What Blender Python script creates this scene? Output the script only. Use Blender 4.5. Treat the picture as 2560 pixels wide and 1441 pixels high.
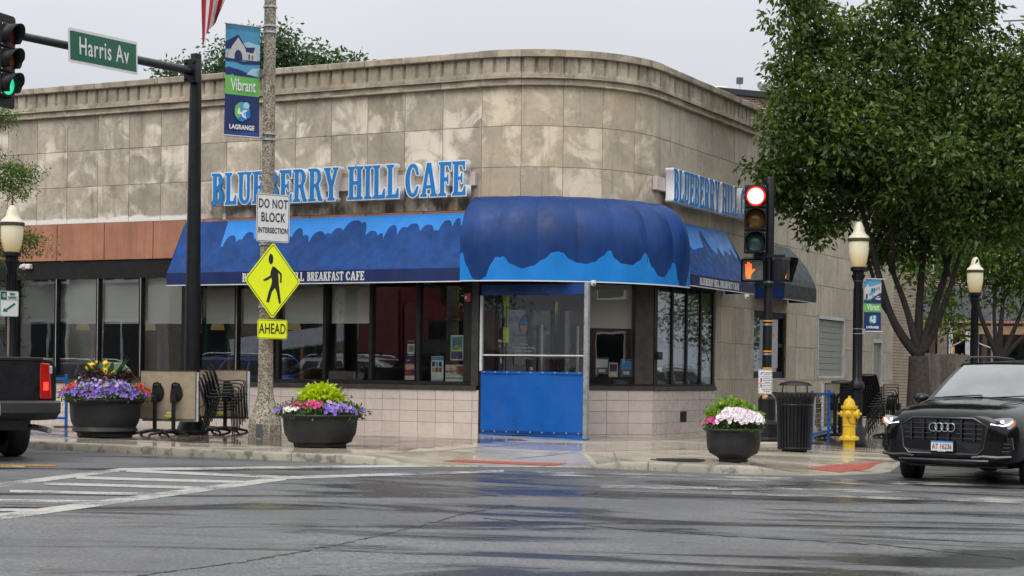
import bpy, bmesh, math, random
import numpy as np
from mathutils import Vector, Matrix

for _o in list(bpy.data.objects):
    bpy.data.objects.remove(_o)
SC = bpy.context.scene
COL = SC.collection
rnd = random.Random(7)

# ------------------------------------------------------------------ camera
F, PX, PY, RHO, HC = 4400.0, 1280.0, 932.0, 0.01275, 1.10
CR, SR = math.cos(RHO), math.sin(RHO)
cam_d = bpy.data.cameras.new('camera')
cam_d.sensor_fit = 'HORIZONTAL'
cam_d.sensor_width = 36.0
cam_d.lens = 36.0 * F / 2560.0
cam_d.shift_y = (PY - 720.5) / 2560.0
cam_d.clip_start, cam_d.clip_end = 0.1, 2000.0
cam = bpy.data.objects.new('camera', cam_d)
COL.objects.link(cam)
cam.matrix_world = Matrix(((CR, -SR, 0, 0), (0, 0, -1, 0), (SR, CR, 0, HC), (0, 0, 0, 1)))
SC.camera = cam

# ------------------------------------------------------------------ sky (overcast dome) and soft sun
SUN_EL, SUN_AZ = math.radians(55), math.radians(205)
world = bpy.data.worlds.new('World')
SC.world = world
world.use_nodes = True
wn, wl = world.node_tree.nodes, world.node_tree.links
wn.clear()
w_out = wn.new('ShaderNodeOutputWorld')
w_bg = wn.new('ShaderNodeBackground')
w_bg.inputs['Strength'].default_value = 0.1
sky = wn.new('ShaderNodeTexSky')
sky.sky_type = 'NISHITA'
sky.sun_disc = False
sky.sun_elevation = SUN_EL
sky.sun_rotation = SUN_AZ
sky.dust_density = 6.0
sky.air_density = 1.0
hsv = wn.new('ShaderNodeHueSaturation')
hsv.inputs['Saturation'].default_value = 0.25
wl.new(sky.outputs[0], hsv.inputs['Color'])
geo = wn.new('ShaderNodeTexCoord')
sep = wn.new('ShaderNodeSeparateXYZ')
wl.new(geo.outputs['Generated'], sep.inputs[0])
ramp = wn.new('ShaderNodeValToRGB')          # cloud layer: brighter towards the zenith, as an overcast sky is
ramp.color_ramp.elements[0].position = 0.0
ramp.color_ramp.elements[0].color = (0.258, 0.273, 0.297, 1)
ramp.color_ramp.elements[1].position = 1.0
ramp.color_ramp.elements[1].color = (0.95, 0.965, 0.99, 1)
wl.new(sep.outputs['Z'], ramp.inputs[0])
cl_n = wn.new('ShaderNodeTexNoise')
cl_n.inputs['Scale'].default_value = 2.2
cl_n.inputs['Detail'].default_value = 4
wl.new(geo.outputs['Generated'], cl_n.inputs['Vector'])
cl_r = wn.new('ShaderNodeMapRange')
cl_r.inputs['From Min'].default_value = 0.3
cl_r.inputs['From Max'].default_value = 0.7
cl_r.inputs['To Min'].default_value = 18.0
cl_r.inputs['To Max'].default_value = 21.0
wl.new(cl_n.outputs['Fac'], cl_r.inputs['Value'])
cl_m = wn.new('ShaderNodeVectorMath')
cl_m.operation = 'SCALE'
wl.new(ramp.outputs[0], cl_m.inputs[0])
wl.new(cl_r.outputs[0], cl_m.inputs['Scale'])
w_mix = wn.new('ShaderNodeMix')
w_mix.data_type = 'RGBA'
w_mix.inputs['Factor'].default_value = 0.93
wl.new(hsv.outputs[0], w_mix.inputs[6])
wl.new(cl_m.outputs[0], w_mix.inputs[7])
wl.new(w_mix.outputs[2], w_bg.inputs['Color'])
wl.new(w_bg.outputs[0], w_out.inputs[0])

sun_d = bpy.data.lights.new('sun', 'SUN')
sun_d.energy = 1.2
sun_d.angle = math.radians(35)
sun_d.color = (1.0, 0.97, 0.92)
sun = bpy.data.objects.new('sun', sun_d)
COL.objects.link(sun)
_sd = Vector((-0.42, -0.72, 0.95)).normalized()
sun.rotation_euler = _sd.to_track_quat('Z', 'Y').to_euler()
sun.location = (-10, -10, 30)

SC.view_settings.view_transform = 'Standard'
SC.view_settings.look = 'None'
SC.view_settings.gamma = 1.0
SC.view_settings.exposure = 0.06
SC.view_settings.use_curve_mapping = False
SC.cycles.use_denoising = True
SC.cycles.max_bounces = 8
SC.cycles.transparent_max_bounces = 12
SC.cycles.caustics_reflective = False
SC.cycles.caustics_refractive = False
SC.cycles.sample_clamp_indirect = 4.0

# ------------------------------------------------------------------ geometry of the place
RAD = math.radians
DL = Vector((-math.cos(RAD(27.5)), math.sin(RAD(27.5)), 0))      # along the left front, going away
NL = Vector((-math.sin(RAD(27.5)), -math.cos(RAD(27.5)), 0))     # its outward normal
DR = Vector((math.sin(RAD(26.8)), math.cos(RAD(26.8)), 0))       # along the right front, going away
NR = Vector((math.cos(RAD(26.8)), -math.sin(RAD(26.8)), 0))
RA = 2.30
TL = Vector((-0.58, 30.62, 0))
TR = TL + RA * (NR - NL)
OC = TL - RA * NL
A0 = math.atan2(NL.y, NL.x)
A1 = math.atan2(NR.y, NR.x)
if A1 < A0:
    A1 += 2 * math.pi
LA = RA * (A1 - A0)
DC = (TR - TL).normalized()                                     # chamfer of the ground floor
NC = Vector((DC.y, -DC.x, 0))
CL = (TR - TL).length
UP = Vector((0, 0, 1))


def ray(px, py):
    dx, dy = px - PX, py - PY
    return Vector(((dx * CR + dy * SR) / F, 1.0, (dx * SR - dy * CR) / F))


def at_depth(px, py, depth):
    return Vector((0, 0, HC)) + ray(px, py) * depth


def on_plane(px, py, p0, n):
    r = ray(px, py)
    c = Vector((0, 0, HC))
    return c + r * ((p0 - c).dot(n) / r.dot(n))


def q_left(px, py, d=0.0):
    p = on_plane(px, py, TL + NL * d, NL)
    return -(p - TL).dot(DL), p.z


def q_right(px, py, d=0.0):
    p = on_plane(px, py, TR + NR * d, NR)
    return LA + (p - TR).dot(DR), p.z


def q_chord(px, py, d=0.0):
    p = on_plane(px, py, TL + NC * d, NC)
    return (p - TL).dot(DC), p.z


def path(q, d=0.0):
    """curved upper front: q<0 left front, 0..LA round corner, >LA right front; d metres proud of the wall"""
    if q <= 0:
        return TL - DL * q + NL * d
    if q >= LA:
        return TR + DR * (q - LA) + NR * d
    a = A0 + q / RA
    n = Vector((math.cos(a), math.sin(a), 0))
    return OC + n * (RA + d)


def chord(q, d=0.0):
    return TL + DC * q + NC * d


def lplane(q, d=0.0):
    return TL - DL * q + NL * d


def smooth(t):
    t = max(0.0, min(1.0, t))
    return t * t * (3 - 2 * t)


def road_z(x, y=0.0):
    return -0.20 - 0.0135 * max(0.0, min(x + 2.5, 12.0))


def base_z(x):
    return 0.03 - 0.08 * smooth((x + 0.6) / 4.3)


def on_road(px, py, dz=0.0):
    r = ray(px, py)
    z = -0.2
    for _ in range(12):
        p = Vector((0, 0, HC)) + r * ((z - HC) / r.z)
        z = road_z(p.x) + dz
    return Vector((p.x, p.y, z))


# ------------------------------------------------------------------ mesh helpers
class MB:
    def __init__(s):
        s.v, s.f, s.m = [], [], []

    def add(s, vs, fs, m=0):
        o = len(s.v)
        s.v += [tuple(x) for x in vs]
        s.f += [tuple(i + o for i in f) for f in fs]
        s.m += [m] * len(fs)
        return s

    def hexa(s, p, m=0):
        """eight corners: bottom ring 0-3, top ring 4-7"""
        return s.add(p, [(3, 2, 1, 0), (4, 5, 6, 7), (0, 1, 5, 4), (1, 2, 6, 5), (2, 3, 7, 6), (3, 0, 4, 7)], m)

    def box(s, a, b, m=0):
        x0, y0, z0 = a
        x1, y1, z1 = b
        return s.hexa([(x0, y0, z0), (x1, y0, z0), (x1, y1, z0), (x0, y1, z0),
                       (x0, y0, z1), (x1, y0, z1), (x1, y1, z1), (x0, y1, z1)], m)

    def obox(s, c, ax, ay, az, m=0):
        """oriented box: centre and three half vectors"""
        c = Vector(c)
        return s.hexa([c - ax - ay - az, c + ax - ay - az, c + ax + ay - az, c - ax + ay - az,
                       c - ax - ay + az, c + ax - ay + az, c + ax + ay + az, c - ax + ay + az], m)

    def bar(s, a, b, w, h=None, m=0, up=UP):
        """rectangular bar from a to b"""
        a, b = Vector(a), Vector(b)
        h = h or w
        d = (b - a).normalized()
        x = d.cross(up)
        if x.length < 1e-4:
            x = d.cross(Vector((1, 0, 0)))
        x.normalize()
        y = x.cross(d).normalized()
        return s.obox((a + b) / 2, (b - a) / 2, x * w / 2, y * h / 2, m)

    def tube(s, pts, r, seg=8, m=0, cap=True, closed=False):
        pts = [Vector(p) for p in pts]
        n = len(pts)
        rs = r if isinstance(r, (list, tuple)) else [r] * n
        vs, fs = [], []
        px = None
        for i, p in enumerate(pts):
            if closed:
                t = pts[(i + 1) % n] - pts[i - 1]
            else:
                t = pts[min(i + 1, n - 1)] - pts[max(i - 1, 0)]
            t.normalize()
            if px is None:
                px = t.cross(UP)
                if px.length < 1e-3:
                    px = t.cross(Vector((1, 0, 0)))
            x = (px - t * px.dot(t)).normalized()
            px = x
            y = t.cross(x)
            for k in range(seg):
                a = 2 * math.pi * k / seg
                vs.append(p + (x * math.cos(a) + y * math.sin(a)) * rs[i])
        rng_ = n if closed else n - 1
        for i in range(rng_):
            j = (i + 1) % n
            for k in range(seg):
                k2 = (k + 1) % seg
                fs.append((i * seg + k, i * seg + k2, j * seg + k2, j * seg + k))
        if cap and not closed:
            fs.append(tuple(range(seg))[::-1])
            fs.append(tuple((n - 1) * seg + k for k in range(seg)))
        return s.add(vs, fs, m)

    def lathe(s, prof, seg=24, c=(0, 0, 0), m=0, cap=True, sx=1.0, sy=1.0):
        vs, fs = [], []
        n = len(prof)
        for r, z in prof:
            for k in range(seg):
                a = 2 * math.pi * k / seg
                vs.append((c[0] + r * sx * math.cos(a), c[1] + r * sy * math.sin(a), c[2] + z))
        for i in range(n - 1):
            for k in range(seg):
                k2 = (k + 1) % seg
                fs.append((i * seg + k, i * seg + k2, (i + 1) * seg + k2, (i + 1) * seg + k))
        if cap:
            if prof[0][0] > 1e-5:
                fs.append(tuple(range(seg))[::-1])
            if prof[-1][0] > 1e-5:
                fs.append(tuple((n - 1) * seg + k for k in range(seg)))
        return s.add(vs, fs, m)

    def prism(s, poly, o, ux, uy, d, m=0, ms=None):
        """polygon (2d list) laid out from o along ux, uy and thickened by vector d"""
        o, ux, uy, d = Vector(o), Vector(ux), Vector(uy), Vector(d)
        n = len(poly)
        a = [o + ux * x + uy * y for x, y in poly]
        b = [p + d for p in a]
        o0 = len(s.v)
        s.v += [tuple(p) for p in a + b]
        s.f.append(tuple(o0 + i for i in range(n))[::-1])
        s.m.append(m)
        s.f.append(tuple(o0 + n + i for i in range(n)))
        s.m.append(m)
        for i in range(n):
            j = (i + 1) % n
            s.f.append((o0 + i, o0 + j, o0 + n + j, o0 + n + i))
            s.m.append(m if ms is None else ms)
        return s

    def grid(s, fn, nu, nv, m=0, mfn=None):
        o = len(s.v)
        for j in range(nv + 1):
            for i in range(nu + 1):
                s.v.append(tuple(fn(i / nu, j / nv)))
        for j in range(nv):
            for i in range(nu):
                a = o + j * (nu + 1) + i
                s.f.append((a, a + 1, a + nu + 2, a + nu + 1))
                s.m.append(m if mfn is None else mfn((i + .5) / nu, (j + .5) / nv))
        return s

    def ball(s, c, r, m=0, seg=12, rings=8, sc=(1, 1, 1)):
        prof = [(max(1e-6, math.sin(math.pi * i / rings)) * r, -math.cos(math.pi * i / rings) * r * sc[2]) for i in range(rings + 1)]
        return s.lathe(prof, seg, c, m, False, sc[0], sc[1])

    def xf(s, mat):
        s.v = [tuple(mat @ Vector(p)) for p in s.v]
        return s

    def mesh(s, name, mats, smooth=False, bevel=0.0, fix=True, bseg=1):
        me = bpy.data.meshes.new(name)
        me.from_pydata(s.v, [], s.f)
        mats = mats if isinstance(mats, (list, tuple)) else [mats]
        for m in mats:
            me.materials.append(MAT[m] if isinstance(m, str) else m)
        for p, mi in zip(me.polygons, s.m):
            p.material_index = mi
        if fix or bevel:
            bm = bmesh.new()
            bm.from_mesh(me)
            if fix:
                bmesh.ops.recalc_face_normals(bm, faces=bm.faces)
            if bevel:
                es = [e for e in bm.edges if len(e.link_faces) == 2 and e.calc_face_angle(0) > 0.5]
                bmesh.ops.bevel(bm, geom=es, offset=bevel, segments=bseg, affect='EDGES', clamp_overlap=True)
            bm.to_mesh(me)
            bm.free()
        if smooth:
            for p in me.polygons:
                p.use_smooth = True
            if smooth != 2:
                try:
                    me.set_sharp_from_angle(angle=RAD(38))
                except Exception:
                    pass
        me.update()
        return me

    def build(s, name, mats, parent=None, world=True, smooth=False, bevel=0.0, fix=True, bseg=1):
        return link(name, s.mesh(name, mats, smooth, bevel, fix, bseg), parent, world)


XF = {}


def link(name, me, parent=None, world=True):
    o = bpy.data.objects.new(name, me)
    COL.objects.link(o)
    if parent is not None:
        o.parent = parent
        if world:
            o.matrix_parent_inverse = XF.get(parent.name, Matrix.Identity(4)).inverted()
    return o


def thing(name, label, cat, loc=(0, 0, 0), rz=0.0, group=None, kind=None):
    o = bpy.data.objects.new(name, None)
    COL.objects.link(o)
    o.location = loc
    o.rotation_euler = (0, 0, rz)
    o.empty_display_size = 0.2
    XF[o.name] = Matrix.Translation(Vector(loc)) @ Matrix.Rotation(rz, 4, 'Z')
    tag(o, label, cat, group, kind)
    return o


def tag(o, label=None, cat=None, group=None, kind=None):
    if label:
        o['label'] = label
    if cat:
        o['category'] = cat
    if group:
        o['group'] = group
    if kind:
        o['kind'] = kind
    return o


def copy_tree(o, parent=None):
    c = o.copy()
    COL.objects.link(c)
    c.parent = parent
    for ch in o.children:
        copy_tree(ch, c)
    return c


def dup(root, loc, rz, label=None, group=None):
    c = copy_tree(root)
    c.location = loc
    c.rotation_euler = (0, 0, rz)
    XF[c.name] = Matrix.Translation(Vector(loc)) @ Matrix.Rotation(rz, 4, 'Z')
    if label:
        c['label'] = label
    if group:
        c['group'] = group
    return c


def fbox(fn, q0, q1, z0, z1, d0, d1, mb=None, n=1, m=0):
    """block in front coordinates: along q, up z, proud d"""
    mb = mb or MB()
    for i in range(n):
        a, b = q0 + (q1 - q0) * i / n, q0 + (q1 - q0) * (i + 1) / n
        p = []
        for z in (z0, z1):
            for q, d in ((a, d1), (b, d1), (b, d0), (a, d0)):
                w = fn(q, d)
                p.append((w.x, w.y, z))
        if n == 1:
            mb.hexa(p, m)
        else:
            fs = [(3, 2, 1, 0), (4, 5, 6, 7), (0, 1, 5, 4), (2, 3, 7, 6)]
            if i == 0:
                fs.append((3, 0, 4, 7))
            if i == n - 1:
                fs.append((1, 2, 6, 5))
            mb.add(p, fs, m)
    return mb


# ------------------------------------------------------------------ materials
MAT = {}


class NT:
    def __init__(s, name):
        m = bpy.data.materials.new(name)
        m.use_nodes = True
        s.mat, s.n, s.l = m, m.node_tree.nodes, m.node_tree.links
        s.p = s.n['Principled BSDF']
        s.out = s.n['Material Output']
        MAT[name] = m

    def new(s, t, **kw):
        nd = s.n.new(t)
        for k, v in kw.items():
            setattr(nd, k, v)
        return nd

    def link(s, a, b):
        s.l.new(a, b)

    def coord(s, kind='Object', scale=(1, 1, 1)):
        c = s.new('ShaderNodeTexCoord')
        mp = s.new('ShaderNodeMapping')
        mp.inputs['Scale'].default_value = scale
        s.link(c.outputs[kind], mp.inputs['Vector'])
        return mp.outputs[0]

    def noise(s, scale, vec=None, detail=5, rough=.6, dist=0.0):
        t = s.new('ShaderNodeTexNoise')
        t.inputs['Scale'].default_value = scale
        t.inputs['Detail'].default_value = detail
        t.inputs['Roughness'].default_value = rough
        t.inputs['Distortion'].default_value = dist
        if vec is not None:
            s.link(vec, t.inputs['Vector'])
        return t.outputs['Fac']

    def rng(s, v, a, b, c=0.0, d=1.0, sm=False):
        r = s.new('ShaderNodeMapRange')
        if sm:
            r.interpolation_type = 'SMOOTHSTEP'
        for k, x in zip(('From Min', 'From Max', 'To Min', 'To Max'), (a, b, c, d)):
            r.inputs[k].default_value = x
        s.link(v, r.inputs['Value'])
        return r.outputs[0]

    def mix(s, f, a, b, mode='MIX'):
        x = s.new('ShaderNodeMix', data_type='RGBA', blend_type=mode)
        for sock, val in ((x.inputs['Factor'], f), (x.inputs[6], a), (x.inputs[7], b)):
            if isinstance(val, (int, float)):
                sock.default_value = val
            elif isinstance(val, tuple):
                sock.default_value = (val + (1,))[:4]
            else:
                s.link(val, sock)
        return x.outputs[2]

    def math(s, op, a, b=None):
        x = s.new('ShaderNodeMath', operation=op)
        for sock, val in zip(x.inputs, (a, b)):
            if val is None:
                continue
            if isinstance(val, (int, float)):
                sock.default_value = val
            else:
                s.link(val, sock)
        return x.outputs[0]

    def bump(s, h, strength=.3, dist=.01):
        b = s.new('ShaderNodeBump')
        b.inputs['Strength'].default_value = strength
        b.inputs['Distance'].default_value = dist
        s.link(h, b.inputs['Height'])
        s.link(b.outputs[0], s.p.inputs['Normal'])
        return b

    def orand(s):
        return s.new('ShaderNodeObjectInfo').outputs['Random']

    def set(s, **kw):
        for k, v in kw.items():
            i = s.p.inputs[k.replace('_', ' ')]
            if isinstance(v, (int, float)):
                i.default_value = v
            elif isinstance(v, tuple):
                i.default_value = (v + (1,))[:4]
            else:
                s.link(v, i)
        return s


def srgb(r, g, b):
    f = lambda c: (c / 255 / 12.92) if c <= 10 else ((c / 255 + .055) / 1.055) ** 2.4
    return (f(r), f(g), f(b))


def mk(name, col, rough=.5, metal=0.0, var=.15, vs=6.0, bump=0.0, bs=60.0, coat=0.0, rand=0.0, streak=0.0, spec=.5, emit=None, es=1.0):
    """plain paint/metal/plastic with grime variation, optional rain streaks, relief and per-object tone"""
    t = NT(name)
    vec = t.coord('Object')
    c = t.mix(t.rng(t.noise(vs, vec), .3, .7), tuple(x * (1 - var) for x in col), tuple(min(1, x * (1 + var)) for x in col))
    if streak:
        sv = t.coord('Object', (14, 14, .8))
        c = t.mix(t.rng(t.noise(1.0, sv), .48, .72, 0, streak), c, tuple(x * .45 for x in col))
    if rand:
        c = t.mix(1.0, c, t.rng(t.orand(), 0, 1, 1 - rand, 1 + rand), 'MULTIPLY')
    t.set(Base_Color=c, Metallic=metal, Coat_Weight=coat, Specular_IOR_Level=spec)
    t.set(Roughness=t.rng(t.noise(vs * 2.3, vec), .3, .7, max(.03, rough - .12), min(1, rough + .12)))
    if bump:
        t.bump(t.noise(bs, vec, 4), bump, .004)
    if emit:
        t.set(Emission_Color=emit, Emission_Strength=es)
    return t


def mk_stone(name, base, dark, light, amount=.5, streaks=True, small=1.0):
    t = NT(name)
    vec = t.coord('Object')
    r = t.orand()
    cmb = t.new('ShaderNodeVectorMath', operation='ADD')
    t.link(vec, cmb.inputs[0])
    sc = t.new('ShaderNodeVectorMath', operation='SCALE')
    sc.inputs[0].default_value = (31.0, 17.0, 23.0)
    t.link(r, sc.inputs['Scale'])
    t.link(sc.outputs[0], cmb.inputs[1])
    v = cmb.outputs[0]
    base_r = t.mix(t.rng(r, 0, 1), base, tuple(x * y for x, y in zip(base, (.80, .80, .83))))
    c = t.mix(t.rng(t.noise(1.7, v, 6, .62, .6), .40, .66, 0, .9), base_r, dark)
    c = t.mix(t.rng(t.noise(9 * small, v, 6, .7), .45, .75, 0, .45), c, tuple(x * .62 for x in dark))
    # pale bloom patches, each with its own torn edge
    blo = t.math('MULTIPLY', t.rng(t.noise(1.3, v, 8, .64, .5), .48, .63, 0, 1, True), amount)
    c = t.mix(blo, c, light)
    wrm = t.rng(t.noise(.9, v, 3, .5), .55, .75, 0, .5)
    c = t.mix(wrm, c, tuple(x * y for x, y in zip(base, (1.08, .93, .76))))
    if streaks:
        sv = t.coord('Object', (5.5, 5.5, .55))
        c = t.mix(t.rng(t.noise(1.0, sv, 6, .65), .54, .76, 0, .55), c, tuple(x * .42 for x in dark))
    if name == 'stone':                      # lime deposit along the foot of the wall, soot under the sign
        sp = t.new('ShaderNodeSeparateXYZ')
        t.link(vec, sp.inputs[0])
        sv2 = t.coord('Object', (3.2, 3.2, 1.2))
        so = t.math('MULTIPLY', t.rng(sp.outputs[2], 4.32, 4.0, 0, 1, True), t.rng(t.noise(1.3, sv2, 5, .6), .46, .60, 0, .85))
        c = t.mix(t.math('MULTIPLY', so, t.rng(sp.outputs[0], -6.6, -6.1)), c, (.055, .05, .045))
        de = t.math('MULTIPLY', t.rng(t.math('ADD', sp.outputs[2], t.math('MULTIPLY', t.noise(2.0, v, 4), -.22)), 3.955, 3.90, 0, 1, True), t.rng(sp.outputs[0], -5.6, -6.4))
        c = t.mix(de, c, (.86, .82, .76))
    t.set(Base_Color=c, Roughness=.85, Specular_IOR_Level=.3)
    sw = t.new('ShaderNodeTexWave', wave_type='BANDS')
    sw.inputs['Scale'].default_value = 6
    sw.inputs['Distortion'].default_value = 9
    sw.inputs['Detail'].default_value = 4
    t.link(v, sw.inputs['Vector'])
    h = t.math('ADD', t.math('MULTIPLY', sw.outputs['Fac'], .5), t.noise(38, v, 6, .7))
    t.bump(h, .35, .006)
    return t


mk_stone('stone', (.56, .485, .375), (.33, .285, .23), (.82, .73, .61), .9)
mk_stone('stone_round', (.62, .525, .385), (.44, .38, .285), (.84, .73, .56), .85)
mk_stone('stone_side', (.57, .50, .395), (.43, .375, .30), (.68, .60, .48), .4)
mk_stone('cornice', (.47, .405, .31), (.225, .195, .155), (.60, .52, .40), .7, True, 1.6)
mk('mortar', (.42, .39, .33), .9, var=.45, vs=9, bump=.3)
mk('tile_pink', (.64, .545, .50), .28, var=.05, vs=3, rand=.05, bump=.04, bs=30, streak=.12)
mk('grout', (.17, .135, .12), .9)
mk('red_panel', (.43, .19, .115), .45, var=.18, vs=2.2, rand=.06, streak=.35)
mk('dark_frame', (.014, .0135, .0135), .5, var=.35, vs=5, streak=.2, spec=.3)
mk('brown_sill', (.045, .040, .036), .45, var=.35, vs=7, streak=.3)
mk('black_metal', (.009, .0095, .012), .38, var=.35, vs=8, bump=.12, bs=120, spec=.35)
mk('black_plastic', (.012, .012, .014), .5, var=.3, vs=10, spec=.35)
mk('planter', (.018, .018, .020), .55, var=.4, vs=5, streak=.25, bump=.15, bs=50)
mk('galv', (.52, .53, .54), .35, metal=.85, var=.2, vs=9)
mk('white_metal', (.62, .63, .63), .4, var=.1)
mk('white', (.80, .80, .79), .45, var=.05, streak=.1)
mk('white_trim', (.78, .775, .75), .4, var=.05)
mk('letter_white', (.84, .85, .85), .35, var=.08, streak=.35)
mk('letter_blue', (.02, .215, .58), .45, spec=.3, var=.06, vs=3)
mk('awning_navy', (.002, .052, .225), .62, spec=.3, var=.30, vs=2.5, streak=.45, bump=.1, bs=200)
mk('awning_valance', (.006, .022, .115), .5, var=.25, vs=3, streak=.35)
mk('awning_dome', (.002, .040, .185), .52, spec=.4, var=.28, vs=2.0, streak=.45)
mk('awning_sky', (.005, .235, .72), .5, var=.10, vs=2.5, streak=.12)
mk('awning_green', (.022, .034, .036), .6, var=.35, vs=3, streak=.4)
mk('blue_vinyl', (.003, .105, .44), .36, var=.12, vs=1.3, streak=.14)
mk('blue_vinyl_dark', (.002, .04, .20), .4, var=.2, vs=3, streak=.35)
mk('blue_rail', (.008, .14, .50), .35, var=.12)
mk('text_white', (.82, .82, .80), .5, var=.04)
mk('text_black', (.012, .012, .014), .5, var=.1)
mk('text_green', (.0, .20, .115), .45, var=.05)
mk('text_red', (.45, .02, .02), .45)
mk('sign_white', (.80, .80, .80), .35, var=.05)
mk('sign_green', (.0, .115, .062), .35, var=.08)
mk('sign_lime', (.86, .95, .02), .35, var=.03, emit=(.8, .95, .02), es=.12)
mk('sign_back', (.50, .51, .53), .35, metal=.6, var=.1)
mk('hydrant', (.72, .47, .025), .42, var=.14, vs=9, streak=.15, bump=.12, bs=40)
mk('rust', (.25, .09, .03), .8, var=.4)
mk('orange_box', (.85, .33, .01), .4)
mk('table_underside', (.40, .315, .22), .75, var=.12, vs=7, streak=.12)
mk('table_edge', (.66, .70, .71), .4, var=.25, vs=25)
mk('chair_black', (.010, .010, .011), .38, var=.3)
mk('lamp_black', (.007, .0075, .011), .4, var=.3, spec=.35)
mk('lamp_brown', (.07, .045, .035), .5)
mk('bark', (.062, .050, .041), .9, var=.45, vs=14, streak=.5, bump=.9, bs=28)
mk('bark_dark', (.028, .023, .019), .9, var=.45, vs=14, bump=.8, bs=28)
mk('wood_fence', (.17, .148, .125), .85, var=.3, vs=6, rand=.3, streak=.4)
mk('wood_booth', (.33, .135, .055), .5, var=.15, vs=4)
mk('brown_dark', (.05, .03, .022), .6, var=.2)
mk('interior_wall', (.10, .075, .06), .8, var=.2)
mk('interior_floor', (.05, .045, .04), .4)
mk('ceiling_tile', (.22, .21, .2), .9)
mk('roof_white', (.66, .65, .62), .6, var=.1)
mk('roof_gravel', (.24, .23, .22), .95, var=.3, bump=.4, bs=30)
mk('slate', (.035, .037, .045), .6, var=.25, vs=5, rand=.2, streak=.3)
mk('roof_trim', (.34, .20, .11), .7, var=.25, streak=.3)
mk('pvc', (.55, .56, .56), .5)
mk('utility_wood', (.22, .18, .145), .9, var=.3, streak=.5, bump=.4)
mk('curtain_grey', (.30, .31, .28), .8, var=.05)
mk('tyre', (.012, .012, .012), .72, var=.3, bump=.15, bs=40)
mk('alloy', (.55, .56, .58), .25, metal=.9)
mk('alloy_dark', (.05, .05, .055), .3, metal=.8)
mk('chrome', (.72, .73, .75), .10, metal=1.0, var=.05)
mk('grille_black', (.006, .006, .007), .28, var=.2)
mk('headlamp', (.55, .58, .62), .08, metal=.3, var=.1)
mk('amber', (.75, .20, .01), .3)
mk('tail_red', (.45, .008, .006), .15, var=.1, coat=.6)
mk('tail_lit', (.9, .03, .02), .3, emit=(1, .05, .03), es=1.5)
mk('drl', (.9, .92, .95), .2, emit=(1, 1, 1), es=1.3)
mk('plate_white', (.70, .72, .74), .4, var=.03)
mk('plate_blue', (.05, .30, .72), .4)
mk('plate_red', (.28, .01, .015), .5)
mk('yellow_tag', (.80, .72, .02), .5)
mk('paper_white', (.72, .72, .70), .6)
mk('paper_teal', (.10, .36, .38), .6, var=.15, vs=20)
mk('paper_purple', (.05, .025, .14), .6, var=.3, vs=20)
mk('paper_red', (.42, .06, .05), .6, var=.5, vs=25)
mk('paper_cream', (.62, .52, .38), .6, var=.3, vs=25)
mk('fire_alarm', (.42, .05, .05), .4)
mk('grey_box', (.10, .10, .105), .5)
mk('lime_flag', (.42, .60, .02), .5)
mk('egg_gold', (.55, .30, .03), .5)
mk('cloth_red', (.34, .012, .025), .75, var=.12)
mk('cloth_white', (.62, .60, .58), .75, var=.08)
mk('banner_sky', (.09, .36, .58), .6, var=.08)
mk('banner_pale', (.42, .66, .80), .6, var=.05)
mk('banner_navy', (.012, .030, .13), .6, var=.1)
mk('banner_green', (.16, .52, .11), .6, var=.06)
mk('banner_hem', (.025, .06, .24), .6, var=.1)
mk('flower_violet', (.25, .13, .62), .6, var=.3, vs=40)
mk('flower_lilac', (.50, .38, .75), .6, var=.2, vs=40)
mk('flower_pink', (.72, .03, .30), .6, var=.25, vs=40)
mk('flower_red', (.70, .07, .04), .6, var=.25, vs=40)
mk('flower_white', (.86, .85, .80), .6, var=.06, vs=40)
mk('flower_blush', (.88, .77, .81), .6, var=.12, vs=40)
mk('flower_yellow', (.85, .62, .06), .6, var=.15, vs=40)
mk('flower_eye', (.10, .02, .16), .6)
mk('soil', (.03, .022, .016), .95)
mk('tactile', (.40, .10, .075), .42, var=.2, vs=10)
mk('manhole', (.045, .043, .042), .4, metal=.4)
mk('frosted', (.55, .63, .62), .5, var=.08)
mk('van_white', (.72, .73, .74), .25, coat=.5)
mk('paint_black', (.004, .0042, .005), .10, var=.1, spec=.42)
mk('paint_truck', (.008, .0085, .0095), .2, var=.2, vs=3, spec=.5)
mk('paint_blue', (.01, .10, .42), .2, coat=1.0)
mk('paint_white', (.66, .67, .68), .22, coat=.8)
mk('paint_red', (.17, .012, .012), .22, coat=.8)
mk('paint_grey', (.05, .052, .055), .2, coat=.8)
mk('grille_gloss', (.05, .05, .055), .2, metal=.6)
mk('bumper_grey', (.035, .035, .037), .5, var=.2)
mk('car_glass', (.012, .016, .018), .05, var=.1)


def mk_leaf(name, cols, trans=.35, rough=.42):
    t = NT(name)
    g = t.new('ShaderNodeNewGeometry')
    rp = t.new('ShaderNodeValToRGB')
    e = rp.color_ramp.elements
    e[0].color = cols[0] + (1,)
    e[1].color = cols[-1] + (1,)
    for i, c in enumerate(cols[1:-1]):
        x = e.new((i + 1) / (len(cols) - 1))
        x.color = c + (1,)
    t.link(g.outputs['Random Per Island'], rp.inputs[0])
    vec = t.coord('Object')
    c = t.mix(t.rng(t.noise(.9, vec, 3), .35, .65, 0, .5), rp.outputs[0], tuple(x * .7 for x in cols[0]))
    t.set(Base_Color=c, Roughness=rough, Specular_IOR_Level=.45)
    tr = t.new('ShaderNodeBsdfTranslucent')
    t.link(t.mix(1.0, c, (1.25, 1.25, .55), 'MULTIPLY'), tr.inputs['Color'])
    mx = t.new('ShaderNodeMixShader')
    mx.inputs[0].default_value = trans
    t.link(t.p.outputs[0], mx.inputs[1])
    t.link(tr.outputs[0], mx.inputs[2])
    t.link(mx.outputs[0], t.out.inputs[0])


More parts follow.
